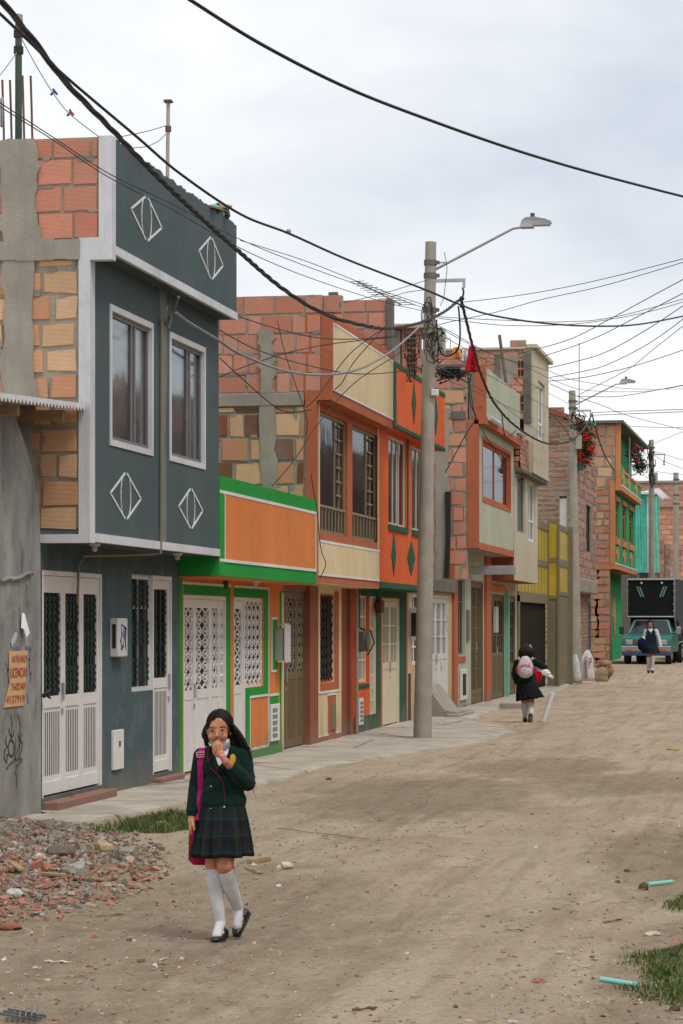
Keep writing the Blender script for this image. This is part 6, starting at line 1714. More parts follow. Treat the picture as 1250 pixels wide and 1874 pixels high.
# ------------------------------------------------------------------ UTILITY POLES
def pole(label, bpx, bZ, tpx, tpy, r0, r1, lamp=True, box=True, group='concrete utility poles along the street'):
    b = at(bpx, 1142, bZ); zb = ground_z(b.x, b.y) - 0.1
    t = at(tpx, tpy, bZ)
    p = thing('utility_pole', label, 'utility pole', (b.x, b.y, zb), group=group)
    base = Vector((b.x, b.y, zb)); top = Vector(t)
    P = lambda u: base.lerp(top, u)
    H = top.z - zb
    def Pz(z): return P((z - zb) / H)
    def rz(z): return r0 + (r1 - r0) * (z - zb) / H
    mb = MB(); mb.tube([P(i / 14) for i in range(15)], [r0 + (r1 - r0) * i / 14 for i in range(15)], 20); mb.build('shaft', M_pole, p, smooth=True)
    for d in (0.32, 0.52, 1.05, 1.45):
        z = top.z - d; mb = MB(); mb.tube([Pz(z - 0.04), Pz(z + 0.04)], rz(z) + 0.014, 18); q = Pz(z); mb.rbox((q.x + rz(z) + 0.02, q.y, q.z), (0.07, 0.06, 0.05)); mb.build('clamp_band', M_concd, p)
    s = bZ / 37.6 * 0 + 1.0
    z = top.z - 0.42; q = Pz(z)
    if lamp:
        a = Vector((q.x + r1, q.y, q.z)); e = a + Vector((1.20, -0.06, 0.58))
        mb = MB(); mb.tube([a, a.lerp(e, 0.5), e, e + Vector((0.16, 0, 0.02))], [0.022, 0.022, 0.02, 0.02], 8); mb.tube([a + Vector((-.02, 0, .1)), a + Vector((0.15, 0, 0.1)), a + Vector((0.12, 0, 0.05))], 0.014, 6); mb.build('lamp_arm', M_galv, p, smooth=True)
        c = e + Vector((0.12, 0, 0.03))
        mb = MB()
        pr = [(0, 0.02), (0.02, 0.085), (0.08, 0.122), (0.20, 0.13), (0.38, 0.092), (0.47, 0.055), (0.47, 0.03)]
        w = [0.07, 0.08, 0.10, 0.11, 0.11, 0.09, 0.08]
        rings = [[(c.x + x, c.y + s_ * w_, c.z + zz) for (x, zz), w_ in zip(pr, w)] for s_ in (-1, 1)]
        mb.hull(rings[0], rings[1]); hd = mb.build('lamp_head', paint('lamp_shell', (0.52, 0.54, 0.57), 0.35, var=0.15), p)
        mb = MB(); mb.box(c.x, c.x + 0.20, c.y - 0.085, c.y + 0.085, c.z - 0.03, c.z + 0.025, bev=0.01); mb.build('gear_tray', M_galv, hd)
        mb = MB(); mb.box(c.x + 0.20, c.x + 0.45, c.y - 0.08, c.y + 0.08, c.z + 0.0, c.z + 0.03, bev=0.01); mb.build('lens', paint('lamp_lens', (0.5, 0.5, 0.47), 0.15), hd)
        mb = MB(); mb.tube([(c.x + 0.18, c.y, c.z + 0.12), (c.x + 0.18, c.y, c.z + 0.195)], 0.035, 10); mb.build('photocell', paint('brown_photocell', (0.10, 0.05, 0.035), 0.5), hd)
    z = top.z - 0.62 - 0.05; z = top.z - 0.60; q = Pz(top.z - 0.60 - 0.0)
    q = Pz(top.z - 0.6)
    mb = MB(); a = Vector((q.x + r1, q.y, q.z)); mb.box(a.x, a.x + 0.46, a.y - 0.025, a.y + 0.025, a.z - 0.025, a.z + 0.025); mb.box(a.x + 0.42, a.x + 0.46, a.y - 0.02, a.y + 0.02, a.z - 0.12, a.z - 0.025); mb.build('cross_arm', M_galv, p)
    mb = MB(); c = a + Vector((0.42, -0.03, -0.12)); pts = [c + Vector((0.02 * math.sin(i * 1.2), 0, -0.055 * i)) for i in range(7)]; mb.tube(pts, 0.016, 6)
    for i in (3, 5): mb.ball(pts[i], 0.04, 8, 6)
    mb.build('insulator', M_black, p)
    if box:
        q = Pz(top.z - 1.35); mb = MB(); mb.box(q.x + rz(q.z) - 0.02, q.x + rz(q.z) + 0.15, q.y - 0.12, q.y + 0.08, q.z - 0.40, q.z + 0.02, bev=0.015); mb.build('junction_box', paint('box_beige', (0.46, 0.44, 0.36), 0.5, wear=0.3), p)
    return p, Pz, rz
p1, P1, r1z = pole('nearest concrete utility pole with curved street lamp arm, beside the orange house', 773, 37.9, 788.5, 443, 0.145, 0.085)
mb = MB(); q = P1(5.4); mb.rbox((q.x + 0.11, q.y - 0.08, 5.36), (0.12, 0.1, 0.10), (0.1, 0, 0.3), 0.01); mb.build('ceramic_knob', M_wdoor, p1)
p2, P2, r2z = pole('second utility pole with street lamp in front of rough brick house', 1056, 73.4, 1047, 715, 0.16, 0.10)
p3, P3, r3z = pole('third utility pole rising behind the black-boxed truck', 1193, 100, 1192, 805, 0.15, 0.10, lamp=False)
p4, P4, r4z = pole('farthest utility pole at right edge behind the truck', 1237, 115, 1237, 865, 0.17, 0.12, lamp=False, box=False)

# ------------------------------------------------------------------ CABLES
def spline(pts, n=8):
    out = []
    for i in range(len(pts) - 1):
        p0, p1_, p2_, p3_ = pts[max(i - 1, 0)], pts[i], pts[i + 1], pts[min(i + 2, len(pts) - 1)]
        for k in range(n):
            t = k / n
            out.append(tuple(0.5 * ((2 * b) + (-a + c) * t + (2 * a - 5 * b + 4 * c - d) * t * t + (-a + 3 * b - 3 * c + d) * t ** 3) for a, b, c, d in zip(p0, p1_, p2_, p3_)))
    out.append(tuple(pts[-1]))
    return out
def cable(label, pts, Z0, Z1, r=0.010, mat=None, name='cable', group=None, twist=0, n=8):
    xs = [p[0] for p in pts]
    L = [0.0]
    for a, b in zip(pts, pts[1:]): L.append(L[-1] + math.hypot(b[0] - a[0], b[1] - a[1]))
    P3d = []
    for p, l in zip(pts, L):
        u = l / L[-1]
        Z = 1 / ((1 - u) / Z0 + u / Z1)
        P3d.append(tuple(at(p[0], p[1], Z)))
    def run_on(a, b):           # carry the wire on to its next support beyond the frame
        a, b = Vector(a), Vector(b); d = (b - a).normalized(); d.z *= 0.6
        return tuple(b + d * 16)
    sp = [Vector(p) for p in spline(P3d, n)]
    if pts[-1][0] > 1249: sp.append(Vector(run_on(sp[-2], sp[-1])))
    if pts[0][0] < 0 or pts[0][1] < 0: sp.insert(0, Vector(run_on(sp[1], sp[0])))
    mb = MB()
    if twist:
        # resample evenly, wind strands round the messenger wire
        d = [0.0]
        for a, b in zip(sp, sp[1:]): d.append(d[-1] + (b - a).length)
        m = int(d[-1] / (twist / 12))
        ev = []
        j = 0
        for i in range(m + 1):
            s_ = d[-1] * i / m
            while j < len(d) - 2 and d[j + 1] < s_: j += 1
            ev.append(sp[j].lerp(sp[j + 1], (s_ - d[j]) / max(1e-9, d[j + 1] - d[j])))
        for s_ in range(3):
            st = []
            for i, p in enumerate(ev):
                t = (ev[min(i + 1, m)] - ev[max(i - 1, 0)]).normalized()
                a = t.cross(Vector((0, 0, 1))).normalized(); b = a.cross(t)
                w = 2 * PI * i / 12 * (1 + 0.05 * math.sin(i * 0.05)) + s_ * 2 * PI / 3
                st.append(p + (a * math.cos(w) + b * math.sin(w)) * r * 1.05)
            mb.tube(st, r, 5)
    else:
        mb.tube(sp, r, 5)
    return tag(mb.build(name, mat or M_cable, smooth=True), label, 'cable', group)
cable('thick twisted black cable sagging from upper left corner to the first pole', [(-40, -50), (-5, -8), (60, 72), (120, 150), (200, 232), (290, 325), (370, 400), (435, 458), (520, 530), (600, 577), (680, 598), (720, 600), (770, 590), (812, 571), (840, 549)], 16, 37.6, 0.0125, name='twisted_cable', twist=1.1)
cable('single black wire running just above the twisted cable past the first pole to right edge', [(-30, 0), (0, 25), (60, 82), (120, 140), (250, 250), (330, 318), (440, 392), (530, 428), (640, 477), (780, 531), (838, 556), (900, 577), (1000, 592), (1100, 597), (1180, 592), (1290, 570)], 18, 42, 0.013)
mbk = at(528, 424, 27); mb = MB(); mb.ball(mbk, 0.03, 8, 6); tag(mb.build('cable_knot', paint('blue_tape', (0.2, 0.26, 0.36))), 'small bluish taped knot on the wire above the houses', 'knot')
cable('lone black cable crossing the top of the sky from top left to right edge', [(300, -30), (345, -2), (480, 82), (640, 163), (800, 225), (950, 277), (1100, 321), (1290, 370)], 13, 21, 0.011)
cable('upper of the two thin paired wires across the teal house front', [(-30, 165), (0, 188), (100, 253), (200, 318), (320, 376), (435, 436), (560, 487), (700, 537), (783, 566)], 19, 37.7, 0.005)
cable('lower of the two thin paired wires across the teal house front', [(-30, 172), (0, 195), (100, 258), (200, 325), (320, 386), (435, 452), (560, 506), (700, 552), (781, 570)], 19, 37.7, 0.005)
cable('thin clothes line from roof mast down to the teal parapet', [(38, 68), (66, 120), (97, 170), (127, 208), (182, 251)], 22.6, 22.9, 0.005, M_cableg, 'clothes_line')
cable('thin guy wire from the mast to the left edge', [(30, 97), (15, 118), (-10, 150)], 22.6, 21.5, 0.005, M_cableg, 'guy_wire')
cable('upper thin line from rooftop pipe to the teal parapet', [(304, 230), (270, 240), (222, 250)], 24.2, 23.6, 0.005, M_cableg, 'clothes_line')
cable('lower sagging line from rooftop pipe to the teal parapet', [(305, 244), (290, 258), (268, 268), (240, 271)], 24.2, 23.6, 0.005, M_cableg, 'clothes_line')
cable('grey service cable looping from teal house bracket up to the first pole', [(322, 572), (345, 590), (400, 623), (436, 646), (508, 675), (573, 686), (630, 682), (674, 668), (724, 637), (774, 592)], 25.3, 37.5, 0.016, M_cableg)
cable('dark wire along the block wall of cream house up to the first pole', [(402, 560), (440, 580), (520, 605), (600, 620), (700, 617), (778, 600)], 27.4, 37.6, 0.007)
cable('dark wire from parapet of green house rising to the first pole', [(498, 890), (540, 840), (585, 772), (650, 700), (740, 640), (779, 606)], 30.5, 37.5, 0.007)
cable('kinked dark drop wire from cream house window top to the twisted cable', [(603, 743), (611, 716), (626, 700), (650, 660), (702, 602)], 33.6, 35.2, 0.0075)
cable('straight dark drop wire left of the kinked one on cream parapet', [(560, 745), (580, 727), (640, 648), (700, 602)], 32.8, 35.0, 0.0075)
cable('wire dangling down the front of cream house lower panel', [(569, 866), (575, 905), (580, 930), (587, 1002), (596, 1030), (592, 1045), (585, 1058)], 33.2, 33.6, 0.006)
cable('thin vertical wire down the cream parapet panel', [(663, 632), (664, 690), (664, 755)], 36.2, 36.2, 0.005)
cable('slack thin wire crossing cream parapet to the pole, upper', [(402, 604), (470, 640), (560, 668), (650, 684), (730, 680), (776, 668)], 27.4, 37.6, 0.007)
cable('slack thin wire crossing cream parapet to the pole, lower', [(402, 690), (450, 670), (540, 642), (640, 625), (779, 612)], 27.6, 37.6, 0.007)
cable('thin wire hanging across stained block wall to the parapet', [(402, 655), (440, 690), (500, 742), (530, 754), (570, 750)], 31, 33, 0.007)
cable('thin black loop of wire hanging on stained blocks beside the column', [(508, 588), (520, 640), (536, 690), (552, 735), (562, 770), (560, 800)], 33, 33, 0.006)
cable('big black drip loop hanging at the right of the first pole', [(839, 560), (842, 600), (840, 634), (829, 648), (815, 651), (804, 638), (800, 606), (799, 585)], 37.4, 37.7, 0.014, name='drip_loop')
cable('thick twisted cable swooping from first pole to the second pole', [(844, 550), (853, 585), (862, 622), (870, 650), (880, 684), (905, 738), (945, 781), (990, 808), (1020, 812), (1050, 803), (1072, 780), (1084, 757)], 37.5, 73, 0.013, name='twisted_cable', twist=2.2)
cable('hanging slack end below the swooping twisted cable', [(918, 752), (922, 790), (928, 800), (945, 788)], 45, 50, 0.012)
cable('dark wire dropping from red cloth down the side of pale house', [(856, 690), (862, 740), (870, 765), (850, 800), (815, 865)], 45, 49.5, 0.010)
cable('second wire beside it dropping from red cloth', [(858, 690), (866, 745), (872, 766), (890, 800), (930, 860)], 45, 50, 0.008)
cable('dark cable swooping from second pole to the green house and third pole', [(1084, 760), (1097, 808), (1115, 848), (1135, 868), (1162, 868), (1191, 846)], 73, 99.8, 0.022)
RG = 'thin service wires fanning out to the right'
fan = [
    ('highest thin wire rising to the right edge from first pole', [(847, 553), (940, 542), (1033, 526), (1140, 502), (1290, 463)], 38, 34),
    ('second highest thin wire rising to the right edge, starting behind the pole', [(780, 600), (820, 590), (909, 571), (992, 548), (1112, 521), (1290, 468)], 38, 34),
    ('thin wire climbing steeply right from the pale board', [(947, 648), (1040, 622), (1116, 584), (1180, 549), (1290, 490)], 55, 45),
    ('thin wire climbing right from the tall house cap', [(995, 652), (1081, 622), (1164, 581), (1290, 516)], 58, 45),
    ('thin wire climbing right from below the tall house cap', [(1002, 674), (1060, 660), (1112, 643), (1192, 598), (1290, 532)], 60, 45),
    ('thin sagging wire just under the single black wire', [(800, 578), (820, 581), (923, 586), (1033, 589), (1130, 579), (1290, 536)], 38, 40),
    ('lowest sagging wire under the single black wire', [(800, 582), (848, 588), (940, 596), (1061, 592), (1185, 571), (1290, 540)], 38, 41),
    ('thin wire climbing right passing over the second lamp', [(1002, 698), (1060, 692), (1116, 681), (1180, 664), (1290, 627)], 62, 50),
    ('thin wire climbing right just above the second lamp arm', [(1006, 691), (1060, 681), (1112, 667), (1198, 622), (1290, 552)], 62, 50),
    ('short thin wire rising from the second lamp to right edge', [(1060, 722), (1100, 702), (1152, 674), (1200, 636), (1290, 565)], 73, 60),
    ('wire sloping down from first pole to flatten at the right edge', [(800, 596), (820, 605), (906, 650), (999, 677), (1040, 693), (1100, 704), (1164, 712), (1290, 711)], 38, 70),
    ('wire sloping down from red cloth and levelling beyond second pole', [(805, 600), (872, 636), (958, 670), (1026, 701), (1081, 715), (1192, 715), (1290, 698)], 38, 70),
    ('nearly level wire from second pole top to right edge', [(1056, 725), (1123, 726), (1180, 718), (1290, 697)], 73, 65),
    ('wire sloping down right from the second pole to right edge', [(1006, 702), (1061, 727), (1110, 745), (1154, 762), (1290, 796)], 62, 90),
    ('wire from first pole down to the second pole neck', [(805, 612), (900, 665), (990, 712), (1046, 742)], 38, 73),
    ('lower wire from first pole down behind the second pole', [(805, 640), (900, 690), (1000, 745), (1050, 772), (1110, 802)], 38, 80),
    ('level pair of wires above green house roof, upper one', [(1084, 755), (1160, 752), (1290, 748)], 73, 60),
    ('level pair of wires above green house roof, lower one', [(1084, 760), (1160, 757), (1290, 752)], 73, 60),
    ('level wire beyond green house roof ridge', [(1135, 779), (1200, 782), (1290, 783)], 92, 80),
    ('short wire rising right from third pole top', [(1195, 812), (1250, 790), (1290, 772)], 100, 80),
    ('thick wire from third pole sagging right to the edge', [(1196, 826), (1225, 834), (1250, 842), (1290, 850)], 100, 90),
    ('thin wire from third pole down right to the edge', [(1196, 833), (1225, 848), (1290, 872)], 100, 90),
    ('thin wire from green house balcony over to the fourth pole', [(1160, 862), (1195, 880), (1237, 915)], 95, 114),
    ('thin level wire between third pole and right edge', [(1195, 862), (1240, 868), (1290, 872)], 100, 112),
    ('thin wire crossing front of pale house from first pole', [(800, 690), (860, 712), (930, 745), (1000, 775), (1045, 790)], 38, 73),
    ('lower thin wire crossing front of pale house', [(800, 670), (850, 698), (900, 726), (960, 772), (1020, 815)], 38, 66),
    ('thin wire sagging over the tall house wall to second pole', [(878, 745), (940, 765), (1000, 770), (1046, 760)], 50, 73),
    ('thin wire falling over brick side of rough house', [(940, 690), (990, 740), (1030, 780), (1050, 812)], 56, 73),
    ('thin wire over brick balcony to the white tower window', [(945, 872), (990, 868), (1012, 860)], 56, 66),
    ('thin wire from left of aerial to the first pole, upper', [(440, 440), (560, 478), (680, 525), (782, 560)], 33, 37.8),
    ('thin wire rising from block wall to first pole top', [(600, 560), (690, 540), (780, 513)], 36, 37.8),
    ('thin wire from aerial tip to first pole', [(712, 545), (745, 535), (783, 530)], 40, 37.8),
    ('thin hanging wire loop below the lamp arm', [(813, 462), (818, 490), (815, 520), (812, 545), (806, 560)], 37.6, 37.6),
]
for i, (lab, pts, z0, z1) in enumerate(fan):
    cable(lab, pts, z0, z1, 0.0055 if z0 < 50 else 0.009, group=RG if pts[-1][0] > 1249 else None)
# knots of cable tied to the first two poles
def tangle(label, cx, cy, Z, w, h, n, seed, r=0.012):
    r_ = random.Random(seed); mb = MB()
    for k in range(n):
        pts = []; px, py = cx + r_.uniform(-w, w) * 0.5, cy + r_.uniform(-h, h)
        a = r_.uniform(0, 6.3); ra, rb = r_.uniform(0.3, 1) * w, r_.uniform(0.15, 0.6) * h
        for i in range(9):
            t = a + i * r_.uniform(0.5, 0.8)
            pts.append(at(px + ra * math.cos(t), py + rb * math.sin(t) + i * r_.uniform(-1, 2), Z + r_.uniform(-0.1, 0.12) - 0.12))
        mb.tube([Vector(p) for p in spline([tuple(p) for p in pts], 5)], r * r_.uniform(0.5, 1.1), 5)
    return tag(mb.build('cable_tangle', M_cable, smooth=True), label, 'cables')
tangle('dense black tangle of cables tied round the first pole', 788, 605, 37.75, 15, 44, 11, 3, 0.008)
tangle('coiled black cables hanging right of the first pole neck', 808, 625, 37.6, 13, 30, 6, 4, 0.008)
tangle('black cable bundle lying on roof edge right of the first pole', 828, 682, 46, 26, 6, 16, 5, 0.016)
tangle('loose thin wires against the orange roof stair left of pole', 755, 650, 38.5, 22, 40, 9, 6, 0.007)
tangle('small cable tangle at the neck of the third pole', 1192, 850, 99.7, 6, 30, 12, 7, 0.022)
tangle('cable tangle on second pole by the green signboard', 1060, 770, 73.1, 14, 14, 9, 8, 0.016)
mb = MB()
a, b = at(1068, 770, 74.5), at(1088, 777, 74.5); mb.box(a.x, b.x, a.y, a.y + 0.6, b.z, a.z); tag(mb.build('green_sheet', paint('green_sheet_paint', (0.05, 0.26, 0.12), 0.4)), 'small bright green sheet hung above the red flowers', 'sheet')
# slanting stay pole beside third pole etc. is hidden behind the truck

# ------------------------------------------------------------------ FLOWERS
def flower_bush(label, cx, cy, Z, w, h, nl, nf, seed, pot=True, red=(0.62, 0.03, 0.02)):
    c = at(cx, cy, Z)
    t = thing('flower_plant', label, 'plant', (c.x, c.y, c.z - h / 2))
    r_ = random.Random(seed); so = Soup()
    for k in range(nl):
        q = Vector((r_.gauss(0, 0.4), r_.gauss(0, 0.4), r_.gauss(0, 0.45)))
        if q.length > 1.1: continue
        so.chip((c.x + q.x * w / 2, c.y + q.y * w / 3, c.z + q.z * h / 2), 0.05, r_, mulc(c8(76, 108, 58), r_.uniform(0.5, 1.2)), 0.12)
    o = so.build('foliage', M_grass); o.parent = t; o.matrix_parent_inverse = wmat(t).inverted()
    so = Soup()
    for k in range(nf):
        a = r_.uniform(0, 6.3); q = Vector((math.cos(a) * r_.random() ** 0.5, -0.6, math.sin(a) * r_.random() ** 0.5))
        for i in range(7): so.chip((c.x + q.x * w * 0.46 + r_.uniform(-.05, .05), c.y + q.y * w / 3 + r_.uniform(-.04, .04), c.z + q.z * h * 0.44 + r_.uniform(-.05, .05)), 0.045, r_, mulc(red, r_.uniform(0.7, 1.2)), 0.4)
    o = so.build('blossom', tonemat('petal', 0.7, 0.05, 20, 0.05)); o.parent = t; o.matrix_parent_inverse = wmat(t).inverted()
    if pot:
        p = at(cx - 9, cy + h / 2 * F / Z - 3, Z); mb = MB(); mb.tube([(p.x, p.y, p.z - 0.16), (p.x, p.y, p.z + 0.12)], [0.09, 0.13], 10); mb.build('pot', paint('teal_pot', c8(60, 130, 120, 1.1)), t)
    return t
flower_bush('big bush of red geraniums in a teal pot right of the second pole', 1071, 818, 76.2, 0.72, 1.25, 900, 34, 1)
flower_bush('pink flowers and greenery on the green house balcony', 1163, 832, 92, 0.75, 0.9, 500, 14, 2, False, (0.5, 0.05, 0.10))
flower_bush('green hanging creeper at end of the green house balcony', 1172, 852, 96, 0.6, 0.8, 500, 0, 3, False)

# ------------------------------------------------------------------ SACKS BY THE GATE
def sack(name, label, px0, px1, pyt, pyb, Z, mat, seed, letters=None):
    a = at(px0, pyb, Z); b = at(px1, pyt, Z)
    w, h = b.x - a.x, b.z - a.z; cx, cy, z0 = (a.x + b.x) / 2, a.y, max(a.z, gz(a.x, a.y) - 0.02)
    h = b.z - z0
    t = thing(name, label, 'sack', (cx, cy, z0))
    mb = MB(); r_ = random.Random(seed)
    rings = []; n = 20; k = 9
    prof = [0.42, 0.50, 0.52, 0.50, 0.48, 0.49, 0.47, 0.42, 0.30, 0.12]
    for j in range(k + 1):
        u = j / k; rings.append([(cx + w * prof[j] * math.cos(2 * PI * i / n) * (1 + 0.08 * noise.noise((math.cos(2 * PI * i / n) * 2, u * 5, seed))) + 0.02 * math.sin(u * 5 + seed), cy + w * 0.75 * prof[j] * math.sin(2 * PI * i / n) * (1 + 0.08 * noise.noise((math.sin(i) * 2, u * 5, seed + 3))), z0 + h * u * (1 - 0.04 * math.cos(i))) for i in range(n)])
    for j in range(k): mb.hull(rings[j], rings[j + 1], cap0=(j == 0), cap1=(j == k - 1))
    bmesh.ops.remove_doubles(mb.bm, verts=mb.bm.verts, dist=1e-5)
    mb.build('bag', mat, t, smooth='all')
    if letters:
        mb = MB(); yf = cy - w * 0.75 * 0.53 - 0.015
        R90 = Matrix.Rotation(PI / 2, 4, 'Z')
        M0 = Matrix(((1, 0, 0, 0), (0, 0, -1, 0), (0, 1, 0, 0), (0, 0, 0, 1)))
        for (txt, ox, oz, ww, hh) in letters:
            text_mesh(mb, txt, ww * h, hh * w, Matrix.Translation((cx + ox * w, yf + 0.03 * abs(ox), z0 + oz * h)) @ M0 @ R90, 0.01, 0.02)
        mb.build('red_lettering', paint('sack_red', (0.4, 0.03, 0.05), 0.7), t)
    return t
M_sack = fabric('white_sack', (0.68, 0.68, 0.66), fold=0.6)
sack('white_sack', 'plain white bulging sack between gate post and the lettered sack', 1046, 1063, 1199, 1248, 72.5, M_sack, 1)
sack('lettered_sack', 'white sack with red vertical lettering standing in front of the second pole', 1063, 1088, 1191, 1246, 72.9, M_sack, 2, [('AGUARDIENTE', 0.02, 0.08, 0.74, 0.2), ('SA', 0.36, 0.60, 0.2, 0.2)])
sack('brown_sack', 'squat dirty beige sack beside the white lettered sack', 1089, 1114, 1221, 1249, 74.2, fabric('jute', c8(164, 146, 124, 1.0), fold=1.0), 3)
p = at(1108, 1214, 75.5); mb = MB(); mb.rock((p.x, p.y, p.z), (0.22, 0.2, 0.13), 3, None, 1, 0.9, 0.4); mb.rock((p.x - 0.22, p.y + 0.1, p.z - 0.08), (0.17, 0.15, 0.09), 8, None, 1, 0.9, 1.0)
mb.rock((p.x, p.y + .05, p.z - 0.25), (0.22, 0.2, 0.22), 5, None, 2, 0.7)
tag(mb.build('cardboard_heap', fabric('cardboard', c8(176, 136, 102, 0.9), fold=0.9), smooth='all'), 'crumpled brown cardboard bundle piled behind the squat sack', 'cardboard')

# ------------------------------------------------------------------ TRUCK
def lpart(name, mb, mat, parent, smooth=False): return mb.build(name, mat, parent, smooth=smooth, local=True)
tb = at(1183, 1142, 85.5)
tz = ground_z(tb.x, tb.y)
tr = thing('truck', 'old teal pickup truck with tall black canvas cargo box facing down the street', 'truck', (tb.x, tb.y, tz), math.radians(-3.5))
M_teal = paint('teal_truck_paint', c8(44, 122, 116, 0.95), 0.28, wear=0.1, spec=0.6)
M_chrome = paint('dull_chrome', (0.55, 0.54, 0.52), 0.25, wear=0.4, wearcol=(.25, .23, .2), metal=0.7)
M_tyre = paint('tyre_rubber', (0.022, 0.021, 0.02), 0.85, wear=0.4, wearcol=(0.12, 0.1, 0.08))
M_canvas = fabric('black_canvas', (0.018, 0.019, 0.02), fold=0.7)
hw = 0.86
mb = MB()
body = [(0.06, 0.42), (0.0, 0.52), (0.0, 0.86), (0.10, 0.98), (1.05, 1.06), (2.3, 1.06), (2.3, 0.42)]
for s in (0,):
    mb.hull([(-hw, y, z) for y, z in body], [(hw, y, z) for y, z in body])
es = [e_ for e_ in mb.bm.edges]; bmesh.ops.bevel(mb.bm, geom=es, offset=0.035, segments=2, affect='EDGES', clamp_overlap=True)
lpart('body', mb, M_teal, tr, True)
mb = MB()
lo = [(-0.80, 1.0, 1.05), (0.80, 1.0, 1.05), (0.80, 2.28, 1.05), (-0.80, 2.28, 1.05)]
hi = [(-0.62, 1.45, 1.55), (0.62, 1.45, 1.55), (0.62, 2.25, 1.55), (-0.62, 2.25, 1.55)]
mb.hull(lo, hi); bmesh.ops.bevel(mb.bm, geom=mb.bm.edges[:], offset=0.03, segments=2, affect='EDGES', clamp_overlap=True)
cabin = lpart('cabin', mb, M_teal, tr, True)
mb = MB()
def wq(u, v): 
    a = Vector(lo[0]).lerp(Vector(lo[1]), u); b = Vector(hi[0]).lerp(Vector(hi[1]), u); return a.lerp(b, v)
nrm = (Vector(lo[1]) - Vector(lo[0])).cross(Vector(hi[0]) - Vector(lo[0])).normalized()
mb.prism([wq(0.05, 0.1) + nrm * 0.002, wq(0.95, 0.1) + nrm * 0.002, wq(0.93, 0.92) + nrm * 0.002, wq(0.07, 0.92) + nrm * 0.002], nrm * 0.012); lpart('windscreen', mb, M_glassd, cabin)
mb = MB(); mb.tube([wq(0.03, 0.05) + nrm * .01, wq(0.05, 0.96) + nrm * .01, wq(0.95, 0.96) + nrm * .01, wq(0.97, 0.05) + nrm * .01], 0.018, 6); lpart('window_trim', mb, M_chrome, cabin)
for s in (-1, 1):
    mb = MB(); a = [Vector((s * 0.80, 1.12, 1.08)), Vector((s * 0.80, 2.15, 1.08)), Vector((s * 0.64, 2.15, 1.5)), Vector((s * 0.64, 1.5, 1.5))]
    mb.prism([p + Vector((s * 0.003, 0, 0.0)) for p in a], (s * 0.012, 0, 0.004)); lpart('side_window', mb, M_glassd, cabin)
    mb = MB(); mb.rbox((s * 1.0, 1.05, 1.18), (0.17, 0.05, 0.26), (0, 0, 0), 0.02); mb.tube([(s * 0.82, 1.08, 1.1), (s * 0.95, 1.06, 1.15)], 0.014, 6); lpart('wing_mirror', mb, M_dgreen if s < 0 else M_chrome, tr)
    mb = MB(); mb.box(s * 0.60 - 0.13, s * 0.60 + 0.13, -0.03, 0.02, 0.68, 0.86, bev=0.012); hl_ = lpart('headlight', mb, M_chrome, tr)
    mb = MB(); mb.rbox((s * 0.60, -0.032, 0.77), (0.20, 0.02, 0.13), (0, 0, 0), 0.015); lpart('lens', mb, paint('headlight_glass', (0.5, 0.5, 0.48), 0.1), hl_)
    mb = MB(); mb.box(s * 0.58 - 0.1, s * 0.58 + 0.1, -0.10, -0.06, 0.47, 0.53); lpart('indicator', mb, paint('amber_lens', (0.5, 0.16, 0.03), 0.3), tr)
mb = MB(); mb.box(-0.46, 0.46, -0.012, 0.02, 0.68, 0.86); gr_ = lpart('grille', mb, M_black, tr)
mb = MB()
for k in range(4): mb.box(-0.45, 0.45, -0.02, -0.012, 0.70 + 0.045 * k, 0.715 + 0.045 * k)
mb.box(-0.03, 0.03, -0.022, -0.012, 0.68, 0.86); lpart('grille_bar', mb, M_chrome, gr_)
mb = MB(); mb.box(-hw, hw, -0.09, 0.02, 0.44, 0.64, bev=0.02); bp = lpart('bumper', mb, M_chrome, tr)
mb = MB(); mb.box(-hw, hw, -0.10, 0.0, 0.30, 0.43, bev=0.02); lpart('lower_bumper', mb, paint('blue_bumper', (0.05, 0.08, 0.17), 0.5), bp)
mb = MB(); mb.box(-0.17, 0.17, -0.115, -0.095, 0.44, 0.60); pl_ = lpart('number_plate', mb, paint('plate_yellow', (0.62, 0.36, 0.03), 0.4), tr)
def wheel(parent, x, y, r=0.32):
    mb = MB(); mb.tube([(x - 0.1, y, r), (x + 0.1, y, r)], r, 20); bmesh.ops.bevel(mb.bm, geom=[e_ for e_ in mb.bm.edges if len(e_.link_faces) == 2 and any(len(f.verts) > 4 for f in e_.link_faces)], offset=0.03, segments=2, affect='EDGES', clamp_overlap=True)
    w_ = lpart('wheel', mb, M_tyre, parent, True)
    mb = MB(); s = 1 if x > 0 else -1; mb.tube([(x + s * 0.09, y, r), (x + s * 0.112, y, r)], [r * 0.55, r * 0.5], 14); lpart('rim', mb, M_galv, w_)
for (x, y) in ((-0.72, 0.55), (0.72, 0.55), (-0.72, 3.9), (0.72, 3.9), (-0.5, 3.9), (0.5, 3.9)): wheel(tr, x, y, 0.33)
mb = MB(); mb.box(-0.4, 0.4, 0.3, 5.2, 0.40, 0.52); lpart('chassis', mb, M_black, tr)
cx0, cx1, cz0, cz1, cy0, cy1 = -0.87, 0.80, 1.66, 2.98, 1.55, 5.4
mb = MB(); mb.box(cx0, cx1, cy0, cy1, cz0, cz1, bev=0.02); mb.box(cx0, cx1, 2.45, cy1, 0.72, cz0 + 0.05, bev=0.02)
cb = lpart('cargo_box', mb, M_canvas, tr)
mb = MB(); mb.prism([(cx1 + 0.004, cy0 + 0.05, cz0), (cx1 + 0.004, cy1, 0.72), (cx1 + 0.004, cy1, cz1), (cx1 + 0.004, cy0 + 0.05, cz1)], (0.02, 0, 0)); lpart('side_canvas', mb, fabric('grey_canvas', (0.07, 0.072, 0.078), fold=0.8), cb)
